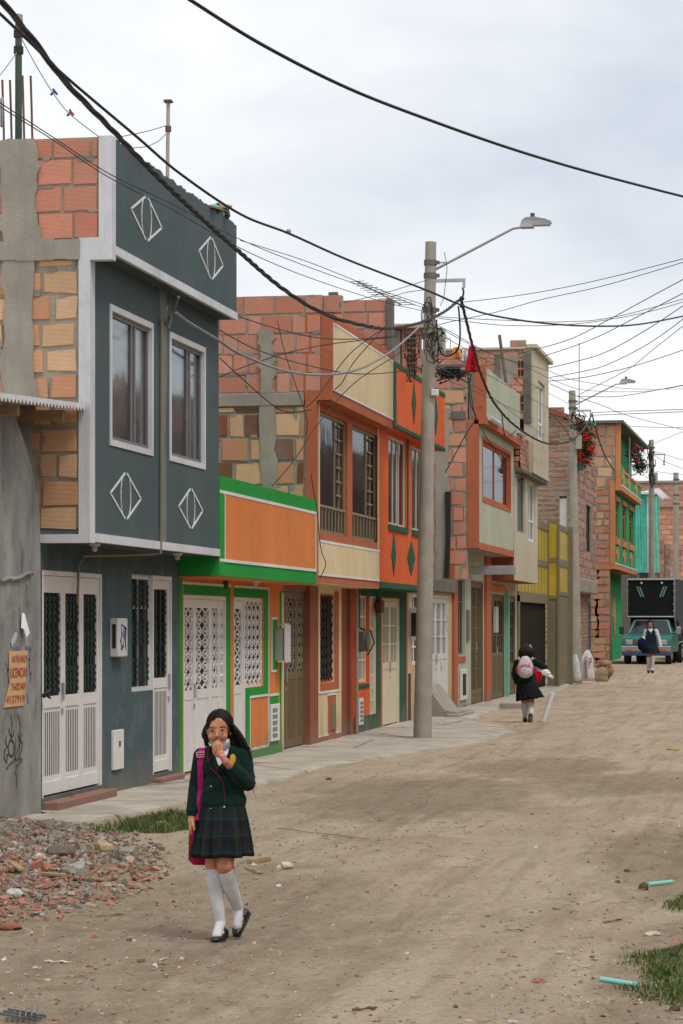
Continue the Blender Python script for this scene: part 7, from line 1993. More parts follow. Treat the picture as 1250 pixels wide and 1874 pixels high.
mb = MB(); fpts = [(cx0, cy0 - 0.02, cz0), (cx1, cy0 - 0.02, cz0), (cx1, cy0 - 0.02, cz1), (cx0, cy0 - 0.02, cz1)]
for a, b in zip(fpts, fpts[1:] + fpts[:1]): mb.tube([a, b], 0.03, 6)
mb.tube([(cx1, cy0, cz0), (cx1 + 0.02, cy0 + 0.9, 0.75), (cx1 + 0.02, cy1, 0.75)], 0.03, 6)
for k in range(5): mb.rbox((cx0, cy0 - 0.04, cz0 + 0.2 + 0.24 * k), (0.10, 0.03, 0.03)); mb.rbox((cx1, cy0 - 0.04, cz0 + 0.2 + 0.24 * k), (0.10, 0.03, 0.03))
lpart('box_frame', mb, M_galv, cb)
mb = MB(); mb.box(cx0 + 0.02, cx1 - 0.02, cy0 - 0.03, cy1, cz1 - 0.02, cz1 + 0.05, bev=0.02); lpart('box_roof', mb, M_alu, cb)
for s in (-1, 1):
    for k in range(2): 
        mb = MB(); x = s * (0.52 - 0.09 * k); mb.prism([(x - 0.025, cy0 - 0.012, cz1 - 0.25), (x + 0.025, cy0 - 0.012, cz1 - 0.25), (x + 0.025 - s * 0.14, cy0 - 0.012, cz1 - 0.62), (x - 0.025 - s * 0.14, cy0 - 0.012, cz1 - 0.62)], (0, -0.01, 0)); lpart('pale_stripe', mb, paint('pale_teal_tape', c8(116, 160, 148, 0.9)), cb)
mb = MB()
for s in (-1, 1): mb.tube([(s * 0.36, cy0 - 0.005, cz1 - 0.12), (s * 0.36, cy0 - 0.03, cz1 - 0.12)], 0.04, 10)
lpart('clearance_light', mb, paint('white_lens', (0.65, 0.65, 0.62), 0.2), cb)
# second vehicle, mostly outside the frame
vb = at(1285, 1142, 92)
v2 = thing('dark_truck', 'dark blue vehicle cut off by the right edge beside the truck', 'truck', (vb.x, vb.y, ground_z(vb.x, vb.y)), 0.03)
M_navy = paint('navy_paint', (0.022, 0.045, 0.075), 0.3, spec=0.6)
mb = MB(); body = [(0.0, 0.4), (-0.02, 1.1), (0.25, 1.25), (0.6, 2.0), (1.8, 2.05), (1.8, 0.4)]
mb.hull([(-0.85, y, z) for y, z in body], [(0.85, y, z) for y, z in body]); bmesh.ops.bevel(mb.bm, geom=mb.bm.edges[:], offset=0.05, segments=2, affect='EDGES', clamp_overlap=True); lpart('cab', mb, M_navy, v2, True)
mb = MB(); mb.prism([(-0.74, 0.25, 1.3), (0.74, 0.25, 1.3), (0.70, 0.56, 1.95), (-0.70, 0.56, 1.95)], (0, -0.03, 0.01)); lpart('windscreen', mb, M_glassd, v2)
mb = MB(); mb.box(-0.9, 0.9, 1.9, 5.2, 0.75, 2.5, bev=0.03); lpart('cargo_box', mb, M_canvas, v2)
mb = MB(); mb.box(-0.9, 0.9, -0.12, 0.0, 0.4, 0.6, bev=0.02); lpart('bumper', mb, M_chrome, v2)
for s in (-1, 1):
    mb = MB(); mb.rbox((s * 1.0, 0.45, 1.5), (0.14, 0.06, 0.3), (0, 0, 0), 0.02); lpart('wing_mirror', mb, M_black, v2)
    mb = MB(); mb.rbox((s * 0.62, -0.03, 0.8), (0.24, 0.04, 0.16), (0, 0, 0), 0.02); lpart('headlight', mb, M_chrome, v2)
for (x, y) in ((-0.75, 0.6), (0.75, 0.6), (-0.75, 4.0), (0.75, 4.0)): wheel(v2, x, y, 0.38)
# ------------------------------------------------------------------ PEOPLE
def skinmat(name, col):
    t = NT(name); P = t.obj()
    a = t.noise(P, 14, 4, 0.6)
    c = t.mix(t.ramp(a, 0.35, 0.7), mulc(col, 0.86), mulc(col, 1.1))
    p = t.pbsdf(c, 0.5, t.bump(t.noise(P, 220, 2), 0.08, 0.002), spec=0.35)
    p.inputs['Subsurface Weight'].default_value = 0.12
    p.inputs['Subsurface Radius'].default_value = (0.01, 0.004, 0.002)
    return t.m
def plaidmat(name, base, k=1.0):
    t = NT(name); U = t.uv()
    s = t.n('SeparateXYZ', {'Vector': U}).outputs
    def band(x, period, off, w):
        m = t.math('FRACT', t.math('ADD', t.math('DIVIDE', x, period), off))
        return t.math('LESS_THAN', m, w)
    col = base
    navy, green, red, gold = (0.008, 0.010, 0.017), (0.011, 0.025, 0.020), (0.06, 0.016, 0.014), (0.075, 0.06, 0.028)
    per = 0.095
    c = t.mix(t.math('MULTIPLY', band(s[0], per, 0.0, 0.45), 0.6), base, navy)
    c = t.mix(t.math('MULTIPLY', band(s[1], per, 0.1, 0.45), 0.5), c, navy)
    c = t.mix(t.math('MULTIPLY', band(s[0], per, 0.35, 0.22), 0.6), c, green)
    c = t.mix(t.math('MULTIPLY', band(s[1], per, 0.55, 0.22), 0.5), c, green)
    c = t.mix(t.math('MULTIPLY', band(s[0], per, 0.62, 0.05), 0.65 * k), c, red)
    c = t.mix(t.math('MULTIPLY', band(s[1], per, 0.72, 0.05), 0.65 * k), c, red)
    c = t.mix(t.math('MULTIPLY', band(s[0], per, 0.2, 0.035), 0.6 * k), c, gold)
    c = t.mix(t.math('MULTIPLY', band(s[1], per, 0.28, 0.035), 0.6 * k), c, gold)
    f = t.noise(t.obj(), 700, 2)
    t.pbsdf(c, 0.95, t.bump(f, 0.2, 0.002), spec=0.12)
    return t.m
M_skin = skinmat('skin_warm', c8(188, 128, 97, 0.98))
M_skin2 = skinmat('skin_brown', c8(168, 112, 86, 1.05))
M_knit = fabric('bottle_green_knit', (0.006, 0.026, 0.020), fold=0.8, weave=500)
M_sock = fabric('white_sock', (0.70, 0.69, 0.72), fold=0.3, weave=600)
M_shirt = fabric('white_shirt', (0.72, 0.73, 0.78), fold=0.5)
M_plaid = plaidmat('green_plaid', (0.013, 0.021, 0.025))
M_plaidk = plaidmat('dark_plaid', (0.007, 0.009, 0.010), 0.4)
M_shoe = paint('black_shoe_leather', (0.014, 0.014, 0.016), 0.32, var=0.3, spec=0.5)
M_sole = paint('brown_sole', (0.10, 0.07, 0.045), 0.8)
def hairmat(name, col):
    t = NT(name); P = t.obj()
    a = t.noise(t.mapping(P, (60, 60, 8)), 3, 3)
    t.pbsdf(t.mix(a, mulc(col, 0.4), mulc(col, 1.6)), 0.5, t.bump(a, 0.6, 0.004), spec=0.22)
    return t.m
M_hair = hairmat('black_hair', (0.009, 0.007, 0.006))
M_pink = fabric('pink_webbing', (0.46, 0.018, 0.16), fold=0.15)
M_pinkbag = fabric('crimson_bag_cloth', (0.40, 0.012, 0.06), fold=0.4)
M_lip = paint('lip', (0.30, 0.085, 0.07), 0.45)
M_brow = paint('brow_hair', (0.02, 0.013, 0.01), 0.8)
M_eye = paint('eye_white', (0.24, 0.20, 0.18), 0.5)
M_iris = paint('dark_iris', (0.008, 0.005, 0.004), 0.6)
M_trim = paint('red_piping', (0.16, 0.01, 0.014), 0.8)

class Person:
    def __init__(s, label, px, py, zfix=None):
        p = place(px, py)
        s.px, s.py = px, py
        k = (px - 625) / F
        s.Z = (p - Vector((0, 0, EYE))).dot(Vector((-SN, CS, 0)))
        s.S = F / s.Z
        s.root = thing('person', label, 'person', p, TH - math.atan(k))
    def L(s, px, py, d=0.0): return Vector(((px - s.px) / s.S, -d, (s.py - py) / s.S))
def part(name, mb, mat, parent, smooth='all'): return mb.build(name, mat, parent, smooth=smooth, local=True)
def skirt_mesh(cx0, z0, w0, d0, cx1, z1, w1, d1, pleats, amp, rows=14, n=160, dy0=0.0, dy1=0.0, tilt=0.0, per=None):
    mb = MB(); mb.custom_uv = True
    g = []
    per = per or 2 * PI * (w1 + d1) / 2
    for j in range(rows + 1):
        v = j / rows; e = v ** 0.85
        w, d, cx, z, dy = w0 + (w1 - w0) * e, d0 + (d1 - d0) * e, cx0 + (cx1 - cx0) * v, z0 + (z1 - z0) * v, dy0 + (dy1 - dy0) * v
        row = []
        for i in range(n):
            a = 2 * PI * i / n
            ph = (a * pleats / (2 * PI)) % 1.0
            pl = amp * v * (2 * (ph if ph < 0.75 else (1 - ph) * 3) - 0.75) + amp * 0.6 * v * noise.noise((math.cos(a) * 2.5, math.sin(a) * 2.5, v * 1.5))
            row.append(mb.bm.verts.new((cx + (w + pl) * math.cos(a), dy + (d + pl) * math.sin(a), z + tilt * v * math.cos(a) + 0.004 * v * math.sin(a * 7))))
        g.append(row)
    for j in range(rows):
        for i in range(n):
            k = (i + 1) % n
            f = mb.bm.faces.new((g[j][i], g[j][k], g[j + 1][k], g[j + 1][i]))
            uu = [(i / n) * per, ((i + 1) / n) * per]; vv = [abs(z1 - z0) * j / rows, abs(z1 - z0) * (j + 1) / rows]
            for l, q in zip(f.loops, ((uu[0], vv[0]), (uu[1], vv[0]), (uu[1], vv[1]), (uu[0], vv[1]))): l[mb.uv].uv = q
    bmesh.ops.recalc_face_normals(mb.bm, faces=mb.bm.faces)
    bmesh.ops.solidify(mb.bm, geom=mb.bm.faces[:], thickness=-0.004)
    return mb
def bvh_of(o):
    m = o.data
    return BVHTree.FromPolygons([v.co for v in m.vertices], [list(p.vertices) for p in m.polygons])
def hit_y(bvhs, x, z, s=-1):
    ys = []
    for b in (bvhs if isinstance(bvhs, (list, tuple)) else [bvhs]):
        h = b.ray_cast(Vector((x, s * 1.0, z)), Vector((0, -s, 0)))
        if h[0] is not None: ys.append(h[0].y)
    return (min(ys) if s < 0 else max(ys)) if ys else None
def conform(mb, poly, bvh, off=0.003, step=0.006, back=False):
    """patch with outline poly [(x, z)] laid on a surface seen from the front"""
    bm2 = bmesh.new()
    vs = [bm2.verts.new((x, 0, z)) for x, z in poly]
    es = [bm2.edges.new((vs[i], vs[(i + 1) % len(vs)])) for i in range(len(vs))]
    bmesh.ops.triangle_fill(bm2, use_beauty=True, edges=es)
    for _ in range(5):
        lg = [e for e in bm2.edges if e.calc_length() > step]
        if not lg: break
        bmesh.ops.subdivide_edges(bm2, edges=lg, cuts=1); bmesh.ops.triangulate(bm2, faces=bm2.faces)
    s = 1 if back else -1
    pts = {}
    for v in bm2.verts:
        pts[v.index] = hit_y(bvh, v.co.x, v.co.z, s)
    bm2.verts.ensure_lookup_table(); bm2.verts.index_update()
    ys = [y for y in (pts.get(i) for i in pts) if y is not None]
    mean = sum(ys) / max(1, len(ys))
    out = {}
    for v in bm2.verts:
        y = hit_y(bvh, v.co.x, v.co.z, s)
        if y is None: y = mean
        out[v] = (mb.bm.verts.new((v.co.x, y + s * off, v.co.z)), mb.bm.verts.new((v.co.x, y - s * 0.002, v.co.z)))
    for f in bm2.faces:
        try:
            mb.bm.faces.new([out[v][0] for v in f.verts]); mb.bm.faces.new([out[v][1] for v in f.verts][::-1])
        except ValueError: pass
    for e in bm2.edges:
        if len(e.link_faces) == 1:
            a, b = e.verts
            try: mb.bm.faces.new((out[a][0], out[b][0], out[b][1], out[a][1]))
            except ValueError: pass
    bm2.free()
def front_line(pts, bvh, off=0.003, back=False):
    s = 1 if back else -1; res = []
    for x, z in pts:
        h = bvh.ray_cast(Vector((x, s * 1.0, z)), Vector((0, -s, 0)))
        res.append(Vector((x, (h[0].y if h[0] is not None else 0) + s * off, z)))
    return res
def chain(mb, pts, rs, n=12):
    for (a, ra), (b, rb) in zip(list(zip(pts, rs)), list(zip(pts, rs))[1:]): mb.capsule(a, ra, b, rb, n)

# ---------------- the near schoolgirl
g1 = Person('near schoolgirl with long black hair, dark green cardigan and plaid skirt, hand at mouth', 402, 1722)
L = g1.L; root = g1.root
mb = MB()
# head
mb.ball(L(402, 1325, -0.004), (0.066, 0.083, 0.073), 20, 14)
mb.ball(L(399, 1338, 0.022), (0.0575, 0.060, 0.070), 20, 14)
mb.ball(L(398.2, 1354.5, 0.046), (0.030, 0.026, 0.026), 14, 10)
mb.ball(L(389, 1347, 0.045), 0.027, 12, 8); mb.ball(L(408.5, 1346.5, 0.045), 0.027, 12, 8)
mb.ball(L(398, 1329, 0.047), (0.044, 0.034, 0.03), 14, 10)
mb.capsule(L(397.2, 1336, 0.078), 0.0065, L(396.6, 1345.5, 0.093), 0.0105, 10)
mb.ball(L(393.8, 1346.5, 0.083), 0.008, 8, 6); mb.ball(L(400, 1346.3, 0.083), 0.008, 8, 6)
mb.ball(L(397.5, 1352.5, 0.068), (0.018, 0.014, 0.012), 10, 8)
mb.ball(L(421, 1338, -0.005), (0.010, 0.02, 0.026), 8, 6); mb.ball(L(380.5, 1339, -0.005), (0.008, 0.018, 0.024), 8, 6)
mb.capsule(L(402, 1352, -0.012), 0.043, L(405, 1380, -0.022), 0.046)
# trunk and hips under the clothes
mb.capsule(L(406, 1395, -0.01), 0.075, L(408, 1470, -0.005), 0.075)
mb.ball(L(408, 1490, -0.005), (0.10, 0.075, 0.08), 14, 10)
# arm hanging at her right side
SHR, ELR, WRR = L(368, 1383, -0.015), L(358.5, 1440, -0.045), L(351.5, 1494, 0.005)
chain(mb, [SHR, ELR, WRR], [0.038, 0.031, 0.0215])
mb.capsule(WRR, 0.0205, L(350.5, 1503, 0.015), 0.022)
mb.ball(L(350.5, 1506, 0.018), (0.018, 0.028, 0.030), 12, 8)
for i, (dx, dd, ln) in enumerate(((-1.2, 0.042, 13), (-1.4, 0.026, 15), (-1.0, 0.010, 14.5), (-0.4, -0.005, 12))):
    chain(mb, [L(350 + dx, 1511, dd), L(350.3 + dx, 1511 + ln * 0.5, dd + 0.006), L(351.6 + dx, 1511 + ln, dd + 0.001)], [0.0095, 0.0085, 0.0068], 8)
chain(mb, [L(352, 1502, 0.038), L(354.5, 1510, 0.056), L(355.5, 1517, 0.058)], [0.0105, 0.0095, 0.0075], 8)
# arm raised to her mouth
SHL, ELL, WRL = L(446, 1382, -0.015), L(453, 1433, 0.035), L(412.5, 1390, 0.172)
chain(mb, [SHL, ELL, WRL], [0.038, 0.033, 0.0215])
mb.capsule(WRL, 0.0195, L(407, 1382, 0.172), 0.0195)
mb.ball(L(403.5, 1377, 0.168), (0.0235, 0.014, 0.028), 12, 8, Matrix.Rotation(math.radians(-28), 3, 'Y'))
F4 = [[(394.2, 1371.5, .166), (391.6, 1362.5, .166), (394.6, 1356.5, .130), (397.2, 1354.6, .104)],
      [(398.2, 1369.0, .170), (396.2, 1359.5, .172), (398.0, 1354.6, .134), (399.2, 1353.4, .106)],
      [(402.6, 1368.3, .170), (401.6, 1359.5, .170), (401.4, 1355.6, .134), (401.2, 1354.8, .108)],
      [(406.6, 1370.0, .164), (406.6, 1362.5, .160), (404.8, 1358.0, .132), (403.2, 1357.2, .112)]]
for f_, sc in zip(F4, (1, 1.05, 1, 0.88)):
    chain(mb, [L(*q) for q in f_], [0.0080 * sc, 0.0073 * sc, 0.0066 * sc, 0.0055 * sc], 8)
chain(mb, [L(398, 1381, .158), L(391.5, 1374, .150), L(391, 1365, .128), L(394.5, 1358.5, .108)], [0.0098, 0.0086, 0.0076, 0.006], 8)
# legs
HR, KR, AR = L(396, 1500, 0.0), L(389.5, 1578, 0.015), L(403.5, 1690, -0.005)
HL, KL, AL = L(420, 1500, 0.0), L(411.5, 1582, 0.085), L(436.5, 1668, -0.115)
chain(mb, [HR, KR, L(395, 1625, -0.005), AR], [0.066, 0.046, 0.041, 0.026]); chain(mb, [HL, KL, L(421, 1620, 0.0), AL], [0.068, 0.049, 0.043, 0.027])
mb.ball(KL + Vector((0, -0.018, -0.002)), 0.036, 12, 8); mb.ball(KR + Vector((0, -0.016, 0)), 0.033, 12, 8)
mb.capsule(AR, 0.027, L(396, 1712, 0.075), 0.022); mb.capsule(AL, 0.027, L(434, 1698, -0.075), 0.022)
nb = remeshed(mb, 0.0029, 6, 0.5)
body = part('body', nb, M_skin, root)
bb = bvh_of(body)
# face details
def facept(px, py, off): 
    q = L(px, py); return front_line([(q.x, q.z)], bb, off)[0]
mb = MB()
for (px, py) in ((388.6, 1337.0), (406.4, 1336.0)):
    mb.ball(facept(px, py, -0.004), (0.0085, 0.006, 0.0040), 12, 8)
eye = part('eye', mb, M_eye, body)
mb = MB()
for (px, py) in ((388.9, 1336.9), (406.7, 1335.9)):
    mb.ball(facept(px, py, 0.0005), (0.0068, 0.0044, 0.0044), 10, 8)
part('iris', mb, M_iris, eye)
mb = MB()
for pts in ([(382.5, 1331.8), (387.5, 1330.4), (393.2, 1331.6)], [(401.8, 1330.8), (407.5, 1329.0), (413.5, 1330.6)]):
    mb.tube([facept(a, b, 0.001) for a, b in pts], [0.0018, 0.0030, 0.0014], 6)
for pts in ([(384.8, 1336.4), (388.5, 1334.9), (392.4, 1336.8)], [(402.6, 1335.7), (406.4, 1333.9), (410.6, 1335.4)]):
    mb.tube([facept(a, b, 0.002) for a, b in pts], [0.0012, 0.0021, 0.0012], 6)
part('eyebrow', mb, M_brow, body)
mb = MB(); mb.tube([facept(x, y, 0.001) for x, y in ((390.5, 1353.2), (394, 1351.8), (397.5, 1352.2), (401, 1351.6), (405.5, 1352.6))], [0.0012, 0.0035, 0.003, 0.0036, 0.0012], 6)
mb.tube([facept(x, y, 0.001) for x, y in ((392, 1354.6), (397.5, 1355.4), (404, 1354.2))], [0.001, 0.0042, 0.001], 6); part('lips', mb, M_lip, body)
# cardigan
mb = MB()
mb.ball(L(406, 1402, -0.008), (0.122, 0.096, 0.085), 20, 14)
mb.ball(L(408, 1440, -0.004), (0.118, 0.094, 0.11), 20, 14)
mb.capsule(L(373, 1385, -0.015), 0.046, L(441, 1384, -0.015), 0.046, 16)
mb.capsule(L(385, 1377, -0.02), 0.038, L(428, 1376, -0.02), 0.038, 16)
mb.tube([L(408, 1425, -0.004), L(408.5, 1462, -0.002), L(408.5, 1470, -0.002), L(408.5, 1481, -0.002)], [0.070, 0.106, 0.104, 0.096], 28, flat=1.27)
chain(mb, [SHR, ELR], [0.046, 0.042]); mb.tube([ELR, ELR.lerp(WRR, 0.5), ELR.lerp(WRR, 0.86), ELR.lerp(WRR, 0.9), WRR], [0.042, 0.040, 0.039, 0.032, 0.031], 16)
chain(mb, [SHL, ELL], [0.048, 0.046]); e_ = ELL.lerp(WRL, 0.80)
mb.tube([ELL, ELL.lerp(WRL, 0.35), ELL.lerp(WRL, 0.68), e_], [0.046, 0.047, 0.041, 0.034], 16)
# heavy folds of the sleeve and waist
rr = random.Random(3)
for k in range(5):
    c = ELL.lerp(WRL, 0.1 + 0.13 * k); mb.ball(c + Vector((rr.uniform(-.01, .01), -0.004, -0.012)), (0.047 - 0.002 * k, 0.046, 0.016), 12, 8, Matrix.Rotation(math.radians(40 + rr.uniform(-20, 20)), 3, 'Y'))
for k in range(8):
    x = 374 + k * 9.5; mb.capsule(L(x, 1440 + rr.uniform(-8, 8), 0.075 * math.sin(math.acos(max(-1, min(1, (x - 408) / 42))))), 0.012, L(x + rr.uniform(-5, 5), 1468, 0.09 * math.sin(math.acos(max(-1, min(1, (x - 408) / 42))))), 0.015, 10)
nb = remeshed(mb, 0.0058, 4, 0.5)
card = part('cardigan', nb, M_knit, root)
cv = bvh_of(card)
def P2(lst): return [(L(x, y).x, L(x, y).z) for x, y in lst]
mb = MB(); conform(mb, P2([(384, 1370), (380.5, 1386), (388, 1404), (401, 1418), (404, 1421), (412, 1408), (420, 1390), (424, 1371), (414, 1369), (394, 1369)]), cv, 0.004); part('vest', mb, M_plaidk, root)
mb = MB(); conform(mb, P2([(391.5, 1368), (393.5, 1380), (399.5, 1399), (402, 1400), (409, 1391), (417, 1378), (419, 1369), (405, 1367)]), cv, 0.008); part('shirt', mb, M_shirt, root)
mb = MB(); mb.tube(front_line(P2([(382, 1366), (380, 1378), (380, 1388), (387, 1405), (396, 1414), (404, 1422), (408.5, 1431), (411, 1452), (412.5, 1476)]), cv, 0.005), 0.0028, 6); part('piping', mb, M_trim, card)
# turtle collar
mb = MB(); c0, c1 = L(403, 1353.5, -0.012), L(404.5, 1369, -0.016)
mb.tube([c0 + Vector((0, 0, 0.003)), c0, c0.lerp(c1, 0.45), c0.lerp(c1, 0.5), c1], [0.050, 0.054, 0.056, 0.053, 0.058], 24); part('collar', mb, fabric('grey_white_rib', (0.74, 0.75, 0.78), fold=0.1), root)
# buttons and crest
mb = MB()
for (x, y, rad) in ((410.3, 1474.5, 0.0062), (386, 1437.5, 0.005), (387, 1478, 0.005)):
    q = front_line(P2([(x, y)]), cv, 0.003)[0]; mb.tube([q, q + Vector((0, -0.004, 0))], rad, 10)
part('button', mb, paint('grey_button', (0.42, 0.46, 0.47), 0.3), card)
mb = MB(); conform(mb, P2([(426 + 5.4 * math.cos(a), 1387 + 7.6 * math.sin(a)) for a in [i * 2 * PI / 18 for i in range(18)]]), cv, 0.004); crest = part('school_crest', mb, paint('gold_thread', (0.56, 0.32, 0.035), 0.7), card)
mb = MB()
ring = P2([(426 + 3.8 * math.cos(a), 1386 + 5.0 * math.sin(a)) for a in [i * 2 * PI / 14 for i in range(15)]]); mb.tube(front_line(ring, cv, 0.0045), 0.0012, 4)
mb.tube(front_line(P2([(423.5, 1385), (426, 1388.5), (428.5, 1385)]), cv, 0.0045), 0.0013, 4); mb.tube(front_line(P2([(426, 1382.5), (426, 1388.5)]), cv, 0.0045), 0.0011, 4); mb.tube(front_line(P2([(423.5, 1392), (426, 1393), (428.5, 1392)]), cv, 0.0045), 0.0013, 4)
part('crest_stitching', mb, paint('brown_thread', (0.16, 0.05, 0.02), 0.8), crest)
# skirt
z0, z1 = L(0, 1474).z, L(0, 1566).z
part('skirt', skirt_mesh(L(408, 0).x, z0, 0.123, 0.094, L(406.8, 0).x, z1, 0.172, 0.148, 15, 0.022, dy1=-0.005, tilt=0.003), M_plaid, root)
# socks
def sock(name, pts, rs, top_off, parent):
    mb = MB(); chain(mb, pts, rs, 16)
    d = (pts[0] - pts[1]).normalized()
    nb = remeshed(mb, 0.0045, 3)
    # open top cut: flat rim
    bmesh.ops.bisect_plane(nb.bm, geom=nb.bm.verts[:] + nb.bm.edges[:] + nb.bm.faces[:], plane_co=pts[0] - d * 0.004, plane_no=(d + Vector(top_off)).normalized(), clear_outer=True)
    ed = [e for e in nb.bm.edges if len(e.link_faces) == 1]
    bmesh.ops.holes_fill(nb.bm, edges=ed)
    return part(name, nb, M_sock, parent)
kr = KR.lerp(AR, 0.10); kl = KL.lerp(AL, 0.08)
sock('sock', [kr, L(394.8, 1625, -0.007), AR, L(396.5, 1710, 0.075)], [0.0475, 0.0445, 0.0295, 0.0275], (0.15, 0.25, 0), root)
sock('sock', [kl, L(421, 1622, -0.002), AL, L(434.5, 1697, -0.072)], [0.0505, 0.0465, 0.0305, 0.0275], (-0.12, 0.3, 0), root)
mb = MB()
for (c, dvec, rad) in ((kr, AR - KR, 0.046), (kl, AL - KL, 0.049)): pass
# shoes
def shoe(heel, toe, width, parent, sole_n, inst, strap_c):
    ax = (toe - heel).normalized(); side = ax.cross(sole_n).normalized(); M = Matrix((side, ax, -sole_n)).transposed()
    mb = MB()
    ln = (toe - heel).length
    for (u, w, h, lift) in ((0.0, 0.80, 0.95, 0.5), (0.28, 0.80, 0.72, 0.3), (0.60, 0.95, 0.62, 0.2), (0.86, 0.98, 0.62, 0.2), (1.0, 0.8, 0.5, 0.1)):
        mb.ball(heel.lerp(toe, u), (width * w, ln * 0.24, width * h * 0.85), 14, 10, M)
    nb = remeshed(mb, 0.0045, 3)
    # open throat of the shoe
    o = part('shoe', nb, M_shoe, parent)
    mb = MB(); th = heel.lerp(toe, 0.45) - sole_n * width * 0.55
    mb.ball(th, (width * 0.66, ln * 0.23, width * 0.42), 14, 10, M); part('sock_instep', mb, M_sock, o)
    mb = MB(); c = heel.lerp(toe, 0.34) - sole_n * width * 0.6
    ring = [c + side * width * 0.98 * math.cos(a) - sole_n * width * 0.62 * math.sin(a) + ax * 0.004 for a in [PI * i / 12 for i in range(-1, 14)]]
    mb.tube(ring, 0.0062, 6, flat=1.7); mb.rbox(ring[3] + side * 0.004, (0.014, 0.014, 0.014)); part('shoe_strap', mb, M_shoe, o)
    mb = MB(); k = [heel + ax * ln * -0.2, heel.lerp(toe, 0.5), toe + ax * ln * 0.16]
    mb.tube([p + sole_n * width * 0.62 for p in k], [width * 0.74, width * 0.82, width * 0.72], 14, flat=0.25); part('sole', mb, M_black, o)
    return o
shoe(L(410, 1709.5, -0.03), L(394.5, 1714.5, 0.10), 0.036, root, Vector((0, 0, -1)), None, None)
sn = Vector((0.42, 0.80, -0.42)).normalized()
hl, tl = L(448.5, 1679, -0.185), L(433, 1706.5, -0.075)
ax_ = (tl - hl).normalized(); sn = (sn - ax_ * sn.dot(ax_)).normalized()
shoe(hl, tl, 0.036, root, sn, None, None)
# hair
mb = MB()
cap = []
hc = L(402.5, 1325, -0.014)
g = bmesh.ops.create_uvsphere(mb.bm, u_segments=96, v_segments=64, radius=1, matrix=Matrix.Translation(hc) @ Matrix.Diagonal((0.0755, 0.090, 0.083, 1)))
def hairline(x, z):  # cut the face out of the cap
    u = (x - L(399.5, 0).x)
    return L(0, 1317.5).z - 1.5 * u * u - 1400 * u ** 4 - 0.02 * u
rm = [f for f in mb.bm.faces if (f.calc_center_median().y < hc.y - 0.028 and f.calc_center_median().z < hairline(f.calc_center_median().x, 0)) or f.calc_center_median().z < hc.z - 0.055]
bmesh.ops.delete(mb.bm, geom=rm, context='FACES')
bmesh.ops.solidify(mb.bm, geom=mb.bm.faces[:], thickness=0.006)
hr = random.Random(12)
def lock(p0, p1, p2, p3, r0, r1, n=9):
    pts = []
    for i in range(n):
        t = i / (n - 1); a = (1 - t)
        pts.append(p0 * a ** 3 + p1 * 3 * a * a * t + p2 * 3 * a * t * t + p3 * t ** 3)
    mb.tube(pts, [r0 * (0.75 + 0.25 * math.sin(PI * min(1, i / (n - 1) * 1.3))) * (1 - (i / (n - 1)) ** 3) + r1 * (i / (n - 1)) ** 3 for i in range(n)], 6, flat=0.7)
part_p = L(397, 1302.5, 0.035)
for k in range(70):      # strands swept over the crown to her left, then down over the shoulder and back
    s = k / 69; back = hr.uniform(-0.11, 0.045)
    top = L(398 + 4 * s, 1303 + hr.uniform(-1.0, 2.5), 0.045 - 0.10 * hr.random())
    side = L(423.5 + hr.uniform(-1, 2.5), 1324 + 10 * s, 0.035 + back * 0.6)
    mid = L(446 + 16 * s + hr.uniform(-8, 4), 1350 + 10 * s + hr.uniform(-6, 8), hr.uniform(-0.06, 0.035))
    end = L(460 + 5 * s + hr.uniform(-5, 3), 1384 + 48 * s + hr.uniform(-14, 14), hr.uniform(-0.05, 0.03))
    lock(top, side + Vector((0, 0, 0.03)), mid, end, 0.0078, 0.0016)
for k in range(34):      # the other side, shorter fall behind the shoulder
    s = k / 33
    top = L(396 - 2 * s, 1303.5 + hr.uniform(-1, 2), 0.045 - 0.11 * hr.random())
    side = L(377.5 - hr.uniform(0, 2), 1322 + 10 * s, 0.03 - 0.09 * hr.random())
    mid = L(371 + hr.uniform(-3, 4), 1346 + hr.uniform(-5, 5), -0.02 - 0.05 * hr.random())
    end = L(381 + hr.uniform(-6, 5), 1362 + hr.uniform(-8, 10), -0.05 + hr.uniform(-0.03, 0.03))
    lock(top, side + Vector((0, 0, 0.03)), mid, end, 0.0072, 0.0015)
for k in range(64):      # curtain between her ear and the shoulder
    s = k / 63
    top = L(400 + hr.uniform(-4, 8), 1304 + hr.uniform(-1, 3), -0.01 - 0.05 * hr.random()); side = L(425 + hr.uniform(-2, 2), 1322 + hr.uniform(-4, 6), hr.uniform(-0.05, 0.012))
    mid = L(424 + 16 * s + hr.uniform(-2, 3), 1348 + hr.uniform(-6, 6), hr.uniform(-0.06, 0.0)); end = L(428 + 26 * s + hr.uniform(-3, 3), 1376 + 10 * s + hr.uniform(-6, 8), hr.uniform(-0.07, -0.01))
    lock(top, side, mid, end, 0.0065, 0.0012)
RX, RY, RZ = 0.0768, 0.0915, 0.0845
def scalp(p, k=1.0):
    d = Vector(((p.x - hc.x) / RX, (p.y - hc.y) / RY, (p.z - hc.z) / RZ)).normalized() * k
    return Vector((hc.x + d.x * RX, hc.y + d.y * RY, hc.z + d.z * RZ))
for k in range(150):     # fine combed hair over the crown, away from a middle parting
    sd = 1 if k % 5 else -1
    f0 = hr.uniform(0.075, -0.05); a = L(397.5 + sd * hr.uniform(0.2, 2), 1304, f0)
    b = L(401 + sd * hr.uniform(22, 25), 1332 + hr.uniform(-6, 10), f0 * 0.6 - hr.uniform(0.0, 0.05))
    pts = [scalp(a.lerp(b, i / 8), 1.0 + 0.025 * hr.random()) for i in range(9)]
    mb.tube(pts, [0.0012] + [0.0024] * 7 + [0.001], 4)
